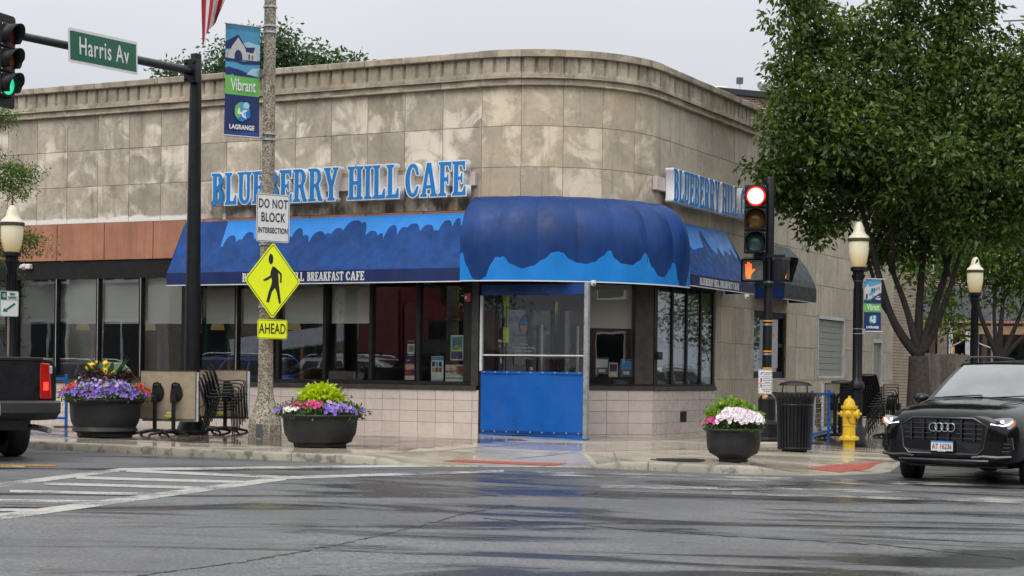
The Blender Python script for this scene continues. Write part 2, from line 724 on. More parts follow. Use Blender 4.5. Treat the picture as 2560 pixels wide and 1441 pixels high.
mk_leaf('leaf', [(.030, .064, .013), (.060, .115, .018), (.105, .175, .028), (.18, .26, .045)])
mk_leaf('leaf_bright', [(.055, .115, .016), (.10, .19, .024), (.16, .26, .035)])
mk_leaf('leaf_far', [(.045, .095, .045), (.075, .14, .06), (.10, .18, .075)])
mk_leaf('leaf_planter', [(.03, .10, .02), (.08, .19, .03), (.16, .28, .05)])
mk_leaf('leaf_canna', [(.045, .13, .05), (.07, .19, .06)], .2)
mk_leaf('leaf_lime', [(.50, .62, .01), (.66, .78, .015), (.42, .55, .02)], .3)
mk_leaf('leaf_dark', [(.055, .012, .02), (.10, .025, .03)], .2)


def mk_glass(name, refl, tint=(.9, .95, .93), rough=.0, fm=1.6):
    t = NT(name)
    tr = t.new('ShaderNodeBsdfTransparent')
    tr.inputs[0].default_value = tint + (1,)
    gl = t.new('ShaderNodeBsdfGlossy')
    gl.inputs['Roughness'].default_value = rough
    gl.inputs['Color'].default_value = (.95, .97, 1, 1)
    lw = t.new('ShaderNodeFresnel')
    lw.inputs['IOR'].default_value = 1.5
    f = t.math('ADD', t.math('MULTIPLY', lw.outputs[0], fm), refl)
    mx = t.new('ShaderNodeMixShader')
    t.link(t.math('MINIMUM', f, 1.0), mx.inputs[0])
    t.link(tr.outputs[0], mx.inputs[1])
    t.link(gl.outputs[0], mx.inputs[2])
    t.link(mx.outputs[0], t.out.inputs[0])
    # slight waviness of the panes
    vec = t.coord('Object')
    b = t.new('ShaderNodeBump')
    b.inputs['Strength'].default_value = .025
    b.inputs['Distance'].default_value = .02
    t.link(t.noise(1.3, vec, 2), b.inputs['Height'])
    t.link(b.outputs[0], gl.inputs['Normal'])


mk_glass('glass', .055, (.985, .992, .988), 0.0, .85)
mk_glass('clear_vinyl', .0, (.93, .94, .94), .02, .8)


def mk_shade():
    t = NT('roller_shade')
    vec = t.coord('Object', (60, 60, 190))
    c = t.mix(t.rng(t.noise(1, vec, 3), .3, .7), (.72, .76, .67), (.80, .84, .76))
    t.set(Base_Color=c, Roughness=.9)


mk_shade()


def mk_lamp_glass():
    t = NT('lamp_globe')
    vec = t.coord('Generated')
    sp = t.new('ShaderNodeSeparateXYZ')
    t.link(vec, sp.inputs[0])
    c = t.mix(t.rng(sp.outputs[2], .05, .6), (.80, .60, .28), (.82, .76, .52))
    t.set(Emission_Color=c, Emission_Strength=.10, Base_Color=c, Roughness=.35, Coat_Weight=.3)  # faint glow put into the unlit globe to brighten it


mk_lamp_glass()
mk('lamp_cap', (.76, .73, .55), .4, var=.12, streak=.2)


def mk_agg():
    t = NT('aggregate')
    vec = t.coord('Object')
    v = t.new('ShaderNodeTexVoronoi')
    v.inputs['Scale'].default_value = 55
    t.link(vec, v.inputs['Vector'])
    rp = t.new('ShaderNodeValToRGB')
    e = rp.color_ramp.elements
    e[0].color = (.10, .085, .065, 1)
    e[1].color = (.50, .42, .30, 1)
    for pos, cc in ((.3, (.16, .13, .10)), (.55, (.36, .31, .235)), (.8, (.46, .41, .33))):
        x = e.new(pos)
        x.color = cc + (1,)
    s2 = t.new('ShaderNodeSeparateColor')
    t.link(v.outputs['Color'], s2.inputs[0])
    t.link(s2.outputs[0], rp.inputs[0])
    c = t.mix(t.rng(t.noise(2.0, vec, 4), .45, .65, 0, .5), rp.outputs[0], (.16, .135, .10))
    sv = t.coord('Object', (10, 10, .7))
    c = t.mix(t.rng(t.noise(1, sv), .62, .72, 0, .5), c, (.62, .60, .55))
    t.set(Base_Color=c, Roughness=.7)
    t.bump(v.outputs['Distance'], .5, .006)


mk_agg()


def mk_brick(name, c1, c2, mort, sx, sy, bs=.5):
    t = NT(name)
    vec = t.coord('UV')
    b = t.new('ShaderNodeTexBrick')
    b.inputs['Scale'].default_value = 1.0
    b.inputs['Brick Width'].default_value = sx
    b.inputs['Row Height'].default_value = sy
    b.inputs['Mortar Size'].default_value = .012
    b.inputs['Color1'].default_value = c1 + (1,)
    b.inputs['Color2'].default_value = c2 + (1,)
    b.inputs['Mortar'].default_value = mort + (1,)
    t.link(vec, b.inputs['Vector'])
    c = t.mix(t.rng(t.noise(1.3, vec, 5), .4, .7, 0, .45), b.outputs['Color'], tuple(x * .55 for x in c1))
    t.set(Base_Color=c, Roughness=.85)
    t.bump(t.math('SUBTRACT', 1.0, b.outputs['Fac']), bs, .01)


mk_brick('brick_red', (.21, .085, .06), (.28, .125, .09), (.52, .47, .40), .235, .08)
mk_brick('brick_dark', (.10, .05, .035), (.15, .07, .05), (.13, .115, .10), .235, .08)
mk_brick('brick_tan', (.40, .315, .225), (.46, .37, .27), (.20, .16, .12), .235, .08)
mk_brick('brick_pale', (.58, .54, .47), (.62, .58, .51), (.50, .47, .42), .235, .08, .2)


def mk_ground():
    # wet asphalt
    t = NT('asphalt')
    vec = t.coord('Object')
    grain = t.noise(120, vec, 3, .75)
    chip = t.noise(34, vec, 5, .8)
    g2 = t.math('ADD', t.math('MULTIPLY', grain, .45), t.math('MULTIPLY', chip, .55))
    c = t.mix(t.rng(g2, .43, .57), (.010, .0105, .012), (.215, .218, .225))
    big = t.noise(.33, t.coord('Object', (1.0, 1.3, 1)), 6, .65)
    c = t.mix(t.rng(big, .42, .64, 0, .55), c, (.040, .040, .042))
    # rain film lying in the wheel tracks and hollows
    mp = t.new('ShaderNodeMapping')
    mp.inputs['Rotation'].default_value = (0, 0, RAD(14))
    mp.inputs['Scale'].default_value = (.30, .95, 1)
    tc = t.new('ShaderNodeTexCoord')
    t.link(tc.outputs['Object'], mp.inputs['Vector'])
    film = t.noise(.75, mp.outputs[0], 8, .66, .9)
    wet = t.rng(film, .455, .585, 0, 1, True)
    c = t.mix(wet, c, t.mix(1.0, c, (.30, .30, .31), 'MULTIPLY'))
    t.set(Base_Color=c)
    t.set(Roughness=t.mix(wet, (.55, .55, .55), (.20, .20, .20)), Specular_IOR_Level=.6)
    h = t.math('MULTIPLY', g2, t.rng(wet, 0, 1, 1.0, .22))
    t.bump(h, .7, .008)
    # road paint, worn
    for nm, col, wr_ in (('road_white', (.62, .61, .57), .0), ('road_worn', (.50, .49, .46), .075), ('road_yellow', (.62, .30, .03), .0)):
        t = NT(nm)
        vec = t.coord('Object')
        t.set(Base_Color=t.mix(t.rng(t.noise(14, vec, 5), .35, .65), col, tuple(x * .62 for x in col)), Roughness=.3)
        t.bump(t.noise(130, vec, 3), .3, .003)
        tr = t.new('ShaderNodeBsdfTransparent')
        mx = t.new('ShaderNodeMixShader')
        wear = t.math('ADD', t.math('MULTIPLY', t.noise(1.1, vec, 6, .65), .65), t.math('MULTIPLY', t.noise(45, vec, 4, .7), .35))
        t.link(t.rng(wear, .40 + wr_, .50 + wr_, 0, 1), mx.inputs[0])
        t.link(tr.outputs[0], mx.inputs[1])
        t.link(t.p.outputs[0], mx.inputs[2])
        t.link(mx.outputs[0], t.out.inputs[0])
    # wet concrete
    for nm, col in (('concrete', (.54, .475, .37)), ('kerb', (.42, .38, .305))):
        t = NT(nm)
        vec = t.coord('Object')
        c = t.mix(t.rng(t.noise(1.1, vec, 6, .65, .4), .35, .68), col, tuple(x * .60 for x in col))
        c = t.mix(t.rng(t.noise(45, vec, 4), .4, .7, 0, .35), c, tuple(x * .55 for x in col))
        if nm == 'kerb':
            c = t.mix(t.rng(t.noise(5, vec, 5), .52, .62, 0, .7), c, (.075, .068, .058))
        t.set(Base_Color=c, Specular_IOR_Level=.5)
        film = t.noise(.55, t.coord('Object', (.45, 1.6, 1)), 5, .6, .6)
        wet = t.rng(film, .40, .60, 0, 1, True)
        if nm == 'kerb':
            t.set(Roughness=.4)
        else:
            t.set(Roughness=t.mix(wet, (.30, .30, .30), (.045, .045, .045)))
        h = t.math('MULTIPLY', t.noise(60, vec, 4), t.rng(wet, 0, 1, 1, .12))
        t.bump(h, .25, .003)
    # wet pavers
    t = NT('pavers')
    mp = t.new('ShaderNodeMapping')
    mp.inputs['Rotation'].default_value = (0, 0, RAD(27.5))
    tc = t.new('ShaderNodeTexCoord')
    t.link(tc.outputs['Object'], mp.inputs['Vector'])
    b = t.new('ShaderNodeTexBrick')
    b.inputs['Scale'].default_value = 1
    b.inputs['Brick Width'].default_value = .21
    b.inputs['Row Height'].default_value = .105
    b.inputs['Mortar Size'].default_value = .006
    b.inputs['Color1'].default_value = (.10, .075, .062, 1)
    b.inputs['Color2'].default_value = (.19, .14, .11, 1)
    b.inputs['Mortar'].default_value = (.03, .025, .022, 1)
    t.link(mp.outputs[0], b.inputs['Vector'])
    t.set(Base_Color=t.mix(t.rng(t.noise(.8, mp.outputs[0], 5), .35, .65, 0, .5), b.outputs['Color'], (.06, .048, .042)))
    film = t.noise(.9, mp.outputs[0], 5, .6, .4)
    wet = t.rng(film, .38, .58, 0, 1, True)
    t.set(Roughness=t.mix(wet, (.22, .22, .22), (.03, .03, .03)))
    t.bump(t.math('MULTIPLY', t.math('SUBTRACT', 1.0, b.outputs['Fac']), t.rng(wet, 0, 1, 1, .25)), .3, .004)


mk_ground()


def text_mesh(s, size, mat, extrude=.0015, align='CENTER', sx=1.0, bold=0.0, spacing=1.0, name='lettering'):
    """flat lettering as a mesh in the local XY plane, thickness along Z"""
    cu = bpy.data.curves.new(name, 'FONT')
    cu.body = s
    cu.size = size
    cu.extrude = extrude
    cu.align_x = align
    cu.align_y = 'CENTER'
    cu.offset = bold
    cu.space_character = spacing
    cu.resolution_u = 4
    ob = bpy.data.objects.new(name, cu)
    COL.objects.link(ob)
    dg = bpy.context.evaluated_depsgraph_get()
    me = bpy.data.meshes.new_from_object(ob.evaluated_get(dg))
    bpy.data.objects.remove(ob)
    me.name = name
    if sx != 1.0:
        me.transform(Matrix.Diagonal((sx, 1, 1, 1)))
    me.materials.clear()
    me.materials.append(MAT[mat])
    return me


def frame(o, ux, uy):
    """matrix with local X along ux, Y along uy, origin o"""
    ux, uy = Vector(ux).normalized(), Vector(uy).normalized()
    n = ux.cross(uy)
    M4 = Matrix.Identity(4)
    for i in range(3):
        M4[i][0], M4[i][1], M4[i][2], M4[i][3] = ux[i], uy[i], n[i], o[i]
    return M4


def put_text(s, size, mat, o, ux, uy, parent, name='lettering', world=True, **kw):
    me = text_mesh(s, size, mat, name=name, **kw)
    me.transform(frame(o, ux, uy))
    return link(name, me, parent, world)


def leaf_mesh(name, centres, per, spread, size, seed, mat, droop=.35, flat=.75, aspect=.5):
    """many leaf blades round given twig centres; each leaf is a small folded diamond"""
    g = np.random.default_rng(seed)
    c = np.asarray(centres, dtype=float)
    n = len(c) * per
    base = np.repeat(c, per, axis=0)
    off = g.normal(0, 1, (n, 3)) * spread * np.array([1, 1, flat])
    p = base + off
    d = off / (np.linalg.norm(off, axis=1, keepdims=True) + 1e-6) + g.normal(0, .6, (n, 3))
    d[:, 2] -= droop
    d /= np.linalg.norm(d, axis=1, keepdims=True)
    u = g.normal(0, 1, (n, 3))
    u[:, 2] += .8
    s = np.cross(d, u)
    s /= np.linalg.norm(s, axis=1, keepdims=True) + 1e-6
    nn = np.cross(s, d)
    L = (size * g.uniform(.65, 1.3, n))[:, None]
    W = L * aspect * .5
    a = p
    b = p + d * L * .45 + s * W + nn * L * .10
    t = p + d * L - nn * L * .08
    e = p + d * L * .45 - s * W + nn * L * .10
    v = np.stack([a, b, t, e], axis=1).reshape(-1, 3)
    me = bpy.data.meshes.new(name)
    me.vertices.add(len(v))
    me.vertices.foreach_set('co', v.ravel())
    idx = np.arange(n) * 4
    tri = np.stack([idx, idx + 1, idx + 2, idx, idx + 2, idx + 3], axis=1).reshape(-1)
    me.loops.add(len(tri))
    me.loops.foreach_set('vertex_index', tri.astype(np.int32))
    me.polygons.add(n * 2)
    me.polygons.foreach_set('loop_start', (np.arange(n * 2) * 3).astype(np.int32))
    me.polygons.foreach_set('loop_total', np.full(n * 2, 3, dtype=np.int32))
    me.materials.append(MAT[mat])
    me.update(calc_edges=True)
    me.validate()
    return me

# ================================================================== ground
def kerb_path():
    pts = [on_road(x, y) for x, y in ((45, 1120), (390, 1137), (770, 1155), (1000, 1165), (1060, 1167), (1245, 1168), (1430, 1169),
                                      (1545, 1173), (1700, 1180), (1850, 1186), (1960, 1189), (2060, 1189), (2210, 1184))]
    a = [pts[0] + DL * k for k in (24, 12, 6, 3)]
    b = [pts[-1] + DR * k for k in (3, 7, 14, 24, 40)]
    P = [Vector((p.x, p.y)) for p in a + pts + b]
    out = []
    for i in range(len(P) - 1):                      # smooth spline through the points
        p0, p1, p2, p3 = P[max(i - 1, 0)], P[i], P[i + 1], P[min(i + 2, len(P) - 1)]
        n = max(2, int((p2 - p1).length / .35))
        n = min(n, 14)
        for k in range(n):
            t = k / n
            m1, m2 = (p2 - p0) * .5, (p3 - p1) * .5
            d = (p2 - p1).length
            m1 = m1.normalized() * min(m1.length, d)
            m2 = m2.normalized() * min(m2.length, d)
            h = (2 * t**3 - 3 * t**2 + 1) * p1 + (t**3 - 2 * t**2 + t) * m1 + (-2 * t**3 + 3 * t**2) * p2 + (t**3 - t**2) * m2
            out.append(h)
    out.append(P[-1])
    return out


KP = kerb_path()
RAMP1 = (on_road(1060, 1167), on_road(1430, 1169))
RAMP2 = (on_road(2010, 1189), on_road(2225, 1184))


def ramp_drop(p):
    d = 0.0
    for a, b in (RAMP1, RAMP2):
        a2, b2 = Vector((a.x, a.y)), Vector((b.x, b.y))
        u = (b2 - a2).normalized()
        s = (p - a2).dot(u)
        L = (b2 - a2).length
        dist = max(-s, s - L, 0.0) if abs((p - a2).dot(Vector((u.y, -u.x)))) < 1.2 else 9
        d = max(d, 1 - smooth(dist / .75))
    return d


def nearest_base(p):
    best = None
    cand = []
    t = max(0.0, (p - TL.xy).dot(DL.xy))
    cand.append(TL.xy + DL.xy * t)
    t = max(0.0, (p - TR.xy).dot(DR.xy))
    cand.append(TR.xy + DR.xy * t)
    t = max(0.0, min(CL, (p - TL.xy).dot(DC.xy)))
    cand.append(TL.xy + DC.xy * t)
    return min(cand, key=lambda c: (c - p).length)


def kerb_top(p, full=False):
    z = road_z(p.x) + .115
    return z if full else z - ramp_drop(p) * .105


def walk_z(x, y):
    p = Vector((x, y))
    i = min(range(len(KP)), key=lambda k: (KP[k] - p).length_squared)
    k = KP[i]
    b = nearest_base(p)
    db, dk = (p - b).length, (p - k).length
    t = db / max(.01, db + dk)
    z = base_z(b.x) + (kerb_top(k, True) - base_z(b.x)) * t
    return z - ramp_drop(k) * .105 * smooth((t - .72) / .28)


def on_walk(px, py):
    r = ray(px, py)
    z = -.05
    for _ in range(14):
        p = Vector((0, 0, HC)) + r * ((z - HC) / r.z)
        z = .5 * z + .5 * walk_z(p.x, p.y)
    return Vector((p.x, p.y, walk_z(p.x, p.y)))


# road: one sheet to the horizon
def road_fn():
    xs = [-900, -300, -120, -60, -30, -15, -8, -5, -2.5, 0, 2.5, 5, 7.5, 9.5, 12, 20, 40, 100, 300, 900]
    ys = [-400, -100, -30, -5, 5, 10, 15, 20, 25, 30, 40, 60, 100, 200, 500, 1500]
    mb = MB()
    for y in ys:
        for x in xs:
            mb.v.append((x, y, road_z(x)))
    for j in range(len(ys) - 1):
        for i in range(len(xs) - 1):
            a = j * len(xs) + i
            mb.f.append((a, a + 1, a + len(xs) + 1, a + len(xs)))
            mb.m.append(0)
    return mb


tag(road_fn().build('road', 'asphalt'), 'wet grey asphalt road crossing with dark rain film', kind='structure')

# sidewalk: swept between the fronts and the kerb
walk = thing('sidewalk', 'wet concrete corner sidewalk with brick paver strip and kerb', None, (0, 28, 0), kind='structure')
KW = .17
inner, outer = [], []
for i, p in enumerate(KP):
    t = (KP[min(i + 1, len(KP) - 1)] - KP[max(i - 1, 0)]).normalized()
    nin = Vector((-t.y, t.x))
    outer.append(p + nin * KW)
    inner.append(nearest_base(p))
ROWS = 16


def walk_pt(i, t):
    b, o = inner[i], outer[i]
    p = b + (o - b) * t
    z = base_z(b.x) + (kerb_top(KP[i], True) - base_z(b.x)) * t - ramp_drop(KP[i]) * .105 * smooth((t - .72) / .28)
    return Vector((p.x, p.y, z))


mb = MB()
nK = len(KP)
for j in range(ROWS + 1):
    for i in range(nK):
        mb.v.append(tuple(walk_pt(i, j / ROWS)))
for j in range(ROWS):
    for i in range(nK - 1):
        a = j * nK + i
        p = walk_pt(i, (j + .5) / ROWS)
        left = (p.xy - TL.xy).dot(DL.xy) > -1.2
        right = (p.xy - TR.xy).dot(DR.xy) > 1.5
        tt = (j + .5) / ROWS
        pav = (left and .22 < tt < .80) or (right and .15 < tt < .74)
        mb.f.append((a, a + 1, a + nK + 1, a + nK))
        mb.m.append(1 if pav else 0)
sw = mb.build('slab', ['concrete', 'pavers'], walk, smooth=2)
bmw = bmesh.new()
bmw.from_mesh(sw.data)
for f in bmw.faces:
    if f.normal.z < 0:
        f.normal_flip()
bmw.to_mesh(sw.data)
bmw.free()
# ground lookup from the built sidewalk
from mathutils.bvhtree import BVHTree
_bv = BVHTree.FromPolygons([v.co.copy() for v in sw.data.vertices], [tuple(p.vertices) for p in sw.data.polygons])


def walk_z(x, y):
    h = _bv.ray_cast(Vector((x, y, 3)), Vector((0, 0, -1)))
    return h[0].z if h[0] is not None else road_z(x)


# kerb stones
seg, acc, start = [], 0.0, 0
for i in range(1, nK):
    acc += (KP[i] - KP[i - 1]).length
    if acc > 2.4 or i == nK - 1:
        seg.append((start, i))
        start, acc = i, 0.0
for a, b in seg:
    mb = MB()
    prof_n = 6
    o0 = 0
    for i in range(a, b + 1):
        p = KP[i].copy()
        t = (KP[min(i + 1, nK - 1)] - KP[max(i - 1, 0)]).normalized()
        if i == a:
            p = p + t * .006
        if i == b:
            p = p - t * .006
        nin = Vector((-t.y, t.x))
        zt, zr = kerb_top(KP[i]) + .002, road_z(p.x) - .05
        for w, z in ((-.012, zr), (0, max(zr, zt - .035)), (.012, max(zr, zt - .010)), (.035, zt), (KW + .004, zt), (KW + .004, zr)):
            w2 = p + nin * w
            mb.v.append((w2.x, w2.y, z))
    for i in range(b - a):
        for k in range(prof_n):
            k2 = (k + 1) % prof_n
            mb.f.append((i * prof_n + k, i * prof_n + k2, (i + 1) * prof_n + k2, (i + 1) * prof_n + k))
            mb.m.append(0)
    e = (b - a) * prof_n
    mb.f += [tuple(range(prof_n)), tuple(e + k for k in range(prof_n))[::-1]]
    mb.m += [0, 0]
    mb.build('kerb_stone', 'kerb', walk, smooth=True)
# tactile plates on the ramps: truncated domes on a plate
for quad in (((1144, 1150), (1420, 1158.5), (1385, 1165), (1105, 1154)), ((2010, 1171), (2110, 1161), (2212, 1168), (2100, 1182))):
    c = [on_walk(*q) for q in quad]
    mb = MB()

    def drape(u, v, dz):
        p = (c[0] * (1 - u) + c[1] * u) * (1 - v) + (c[3] * (1 - u) + c[2] * u) * v
        return Vector((p.x, p.y, walk_z(p.x, p.y) + dz))
    mb.grid(lambda u, v: drape(u, v, .005), 16, 8)
    nu, nv = 26, 9
    for i in range(nu):
        for j in range(nv):
            mb.lathe([(.013, .0), (.011, .005), (.006, .007)], 6, drape((i + .5) / nu, (j + .5) / nv, .005))
    tag(mb.build('tactile_paving', 'tactile', walk, fix=True), 'red tactile plate set in the kerb ramp')
p = on_walk(1694, 1150)
mb = MB()
mb.lathe([(.40, .001), (.40, .006), (.37, .007), (.37, .004), (0.0001, .004)], 28, p)
for k in range(-3, 4):
    mb.box((p.x - .3, p.y + k * .09 - .02, p.z + .004), (p.x + .3, p.y + k * .09 + .02, p.z + .009))
mb.build('manhole_cover', 'manhole', walk)
# sawn joints of the concrete, real slots bridged by thin dark strips
for (a, b) in (((880, 1079), (1200, 1090)), ((1200, 1090), (1470, 1103)), ((1470, 1103), (1640, 1101)), ((1535, 1133), (1541, 1169)), ((1100, 1128), (1330, 1108)),
               ((1290, 1146), (1470, 1130)), ((1480, 1130), (1940, 1122)), ((1640, 1101), (1800, 1093))):
    pa, pb = on_walk(*a), on_walk(*b)
    mb = MB()
    u = (pb - pa)
    s = u.cross(UP).normalized() * .012
    n = 10
    for k in range(n + 1):
        q = pa + u * (k / n)
        z = walk_z(q.x, q.y) + .004
        mb.v += [(q.x - s.x, q.y - s.y, z), (q.x + s.x, q.y + s.y, z)]
    for k in range(n):
        mb.f.append((2 * k, 2 * k + 1, 2 * k + 3, 2 * k + 2))
        mb.m.append(0)
    mb.build('joint', 'grout', walk)


# ---- road paint
paint = thing('road_marking', 'worn white crosswalk lines with bars and a short yellow line', None, (0, 20, -.2), kind='structure')


def stripe(a, b, ta, tb, mat='road_white', lift=.004, n=12):
    """painted stripe between two picture points, with half heights in picture pixels"""
    mb = MB()
    for k in range(n + 1):
        t = k / n
        x, y, h = a[0] + (b[0] - a[0]) * t, a[1] + (b[1] - a[1]) * t, ta + (tb - ta) * t
        mb.v += [tuple(on_road(x, y + h, lift)), tuple(on_road(x, y - h, lift))]
    for k in range(n):
        mb.f.append((2 * k, 2 * k + 2, 2 * k + 3, 2 * k + 1))
        mb.m.append(0)
    return mb.build('stripe', mat, paint)


stripe((-260, 1246), (300, 1175), 7, 4)
stripe((300, 1174), (1190, 1163), 3.2, 2.5, lift=.0045)
stripe((-260, 1328), (715, 1195), 9, 5.5)
stripe((715, 1194.5), (1260, 1178), 3.6, 2.6, lift=.0045)
for a, b in (((315, 1177), (700, 1193)), ((190, 1194), (612, 1206)), ((110, 1209), (500, 1220)), ((25, 1228), (380, 1236)), ((-120, 1249), (255, 1255)), ((-260, 1272), (130, 1276))):
    stripe(a, b, 3.2, 3.4, lift=.0055)
stripe((-200, 1160), (140, 1164), 2.0, 1.6, 'road_yellow')
stripe((-200, 1168), (62, 1166.5), 2.5, 2.0)
stripe((1240, 1181), (1980, 1200), 5, 6, 'road_worn', lift=.0055)
stripe((2035, 1204), (2470, 1207), 6, 8, 'road_worn')
stripe((1830, 1232), (2900, 1262), 5, 7, 'road_worn')
stripe((1500, 1216), (2250, 1229), 3.5, 4.5, 'road_worn')

# cracks and sealed seams in the asphalt
_rc = random.Random(21)
lerp_ = lambda p, q, t: p + (q - p) * t
mk('tar', (.012, .012, .013), .35)
for pts in ([(330, 1441), (600, 1405), (760, 1378), (900, 1350), (1060, 1312), (1180, 1280), (1290, 1262)], [(1210, 1296), (1420, 1310), (1650, 1330), (1900, 1345), (2200, 1362), (2560, 1400)], [(1380, 1225), (1450, 1238), (1500, 1232)]):
    mb = MB()
    P = []
    for (x0, y0), (x1, y1) in zip(pts[:-1], pts[1:]):
        for k in range(14):
            P.append(on_road(lerp_(x0, x1, k / 14) + _rc.gauss(0, 4), lerp_(y0, y1, k / 14) + _rc.gauss(0, .8), .0035))
    for i, p in enumerate(P):
        w = .004 + .010 * abs(_rc.gauss(0, 1))
        mb.v += [(p.x, p.y - w * 2.2, p.z), (p.x, p.y + w * 2.2, p.z)]
    for i in range(len(P) - 1):
        mb.f.append((2 * i, 2 * i + 2, 2 * i + 3, 2 * i + 1))
        mb.m.append(0)
    mb.build('crack', 'tar', paint)

# ================================================================== the cafe
cafe = thing('cafe_building', 'pale weathered stone corner cafe with a rounded front and fluted parapet', 'building', (TL.x, TL.y, 0))
Z = [6.66, 6.565, 6.27, 6.19, 6.06, 5.365, 4.655, 3.93]
QL0, QR1 = -14.2, q_right(2232, 900)[0]
PL = .78
# backing
mb = MB()
fbox(path, QL0, 0, 3.3, 6.5, -.30, -.014, mb)
fbox(path, 0, LA, 3.3, 6.5, -.30, -.014, mb, n=14)
fbox(path, LA, QR1, 3.3, 6.5, -.30, -.014, mb)
mb.build('wall', 'mortar', cafe)


def cols():
    out = [('stone', -PL * (i + 1), -PL * i, 1) for i in range(18)]
    n = 5
    out += [('stone_round', LA * i / n, LA * (i + 1) / n, 8) for i in range(n)]
    pr = (q_right(1832, 300)[0] - q_right(1671, 300)[0]) / 5
    k = int((QR1 - LA) / pr)
    pr = (QR1 - LA) / k
    out += [('stone_side', LA + pr * i, LA + pr * (i + 1), 1) for i in range(k)]
    return out


COLS = cols()
G = .0045
for mat, a, b, n in COLS:
    for z1, z0 in zip(Z[4:-1], Z[5:]):
        pr = rnd.uniform(-.003, .003)
        fbox(path, a + G, b - G, z0 + G, z1 - G, -.02, pr, n=n).build('stone_panel', mat, cafe, bevel=.004 if n == 1 else 0)
    # fluted cornice block
    nb = 3

    def flute(u, v, a=a, b=b):
        k = u * nb
        w = k - math.floor(k) if u < 1 else 1.0
        z = Z[3] + (Z[1] - Z[3]) * v
        t = max(0.0, min(1.0, (z - 6.245) / .05))
        rib = .045
        if w < .13 or w > .97:
            d = .075 - .055 * t
        else:
            d = .075 - .018 * t * math.sin(math.pi * (w - .13) / .84)
        p = path(a + G * .6 + (b - a - G * 1.2) * u, d)
        return (p.x, p.y, z)
    mb = MB()
    us = []
    nu = 30
    mb.grid(lambda u, v: flute(u, [0, .10, .16, .23, .30, .97, 1][int(round(v * 6))]), nu, 6)
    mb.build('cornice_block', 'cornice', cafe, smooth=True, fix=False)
    # mouldings under it
    fbox(path, a + G * .6, b - G * .6, 6.175, 6.192, -.02, .105, n=n).build('moulding', 'cornice', cafe, bevel=.004)
    fbox(path, a + G * .6, b - G * .6, 6.085, 6.176, -.02, .058, n=n).build('band', 'cornice', cafe)
    fbox(path, a + G * .6, b - G * .6, 6.055, 6.086, -.02, .088, n=n).build('moulding', 'cornice', cafe, bevel=.006)
    # coping
    mb = MB()
    fbox(path, a + .002, b - .002, 6.545, 6.662, -.36, .135, mb, n=n)
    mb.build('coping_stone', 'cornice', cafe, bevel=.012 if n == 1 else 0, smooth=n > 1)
# roof and the rear of the house
back_l, back_r = path(QL0, -.3), path(QR1, -.3)
deep = lambda p, d: Vector((p.x, p.y, 0)) + d
pa, pb, pc = path(QL0, -.25), OC, path(QR1, -.25)
pd = pa + (pc - pb) + Vector((0, 0, 0))
mb = MB()
ring = [pa, path(-.01, -.25)] + [path(LA * k / 8, -.25) for k in range(1, 8)] + [path(LA, -.25), pc, pd]
for z in (6.2, 6.3):
    mb.v += [(p.x, p.y, z) for p in ring]
n = len(ring)
mb.f = [tuple(range(n)), tuple(range(n, 2 * n))[::-1]] + [(i, (i + 1) % n, n + (i + 1) % n, n + i) for i in range(n)]
mb.m = [0] * len(mb.f)
mb.build('roof', 'roof_gravel', cafe)
mb = MB()
for a, b in ((pa, pd), (pd, pc)):
    d = (b - a).normalized()
    s = d.cross(UP) * .12
    mb.hexa([a - s, b - s, b + s, a + s] + [p + UP * 6.6 for p in (a - s, b - s, b + s, a + s)])
mb.build('rear_wall', 'brick_tan', cafe)
# white flashing on the roof edge behind the coping
qa, qb = q_left(787, 160)[0], q_left(1028, 145)[0]
fbox(path, qa, qb, 6.66, 6.75, -.52, -.40).build('roof_curb', 'roof_white', cafe)
fbox(path, qa, qb, 6.28, 6.66, -.52, -.42).build('roof_curb', 'roof_white', cafe)

# ---------------- ground floor, left front
ZS = q_left(1100, 974.5)[1]            # underside of the sill
ZW0 = q_left(1000, 952)[1]             # glass bottom
ZH = q_left(240, 697)[1]               # glass top
ZR0, ZR1 = q_left(265, 651)[1], Z[-1]  # red band
ZSH = q_left(600, 806)[1]              # foot of the shades
Q_END = q_left(1197, 900)[0]


def tiles(fn, joints, zrows, d1, parent=cafe):
    for a, b in zip(joints[:-1], joints[1:]):
        for z1, z0 in zip(zrows[:-1], zrows[1:]):
            fbox(fn, a + .003, b - .003, z0 + .003, z1 - .003, -.02, d1 + rnd.uniform(-.001, .001)).build('tile', 'tile_pink', parent, bevel=.002)


tz = [ZS, q_left(1100, 1000)[1], q_left(1100, 1028.2)[1], q_left(1100, 1056.5)[1], -.06]
pit = (q_left(1180.5, 1020)[0] - q_left(1089.3, 1020)[0]) / 2
qj = q_left(1180.5, 1020)[0]
jl = [qj - pit * k for k in range(38)][::-1] + [0.005]
tiles(lplane, jl, tz, .012)
fbox(lplane, QL0, 0.0, -.08, ZS, -.25, 0.006).build('plinth', 'grout', cafe)
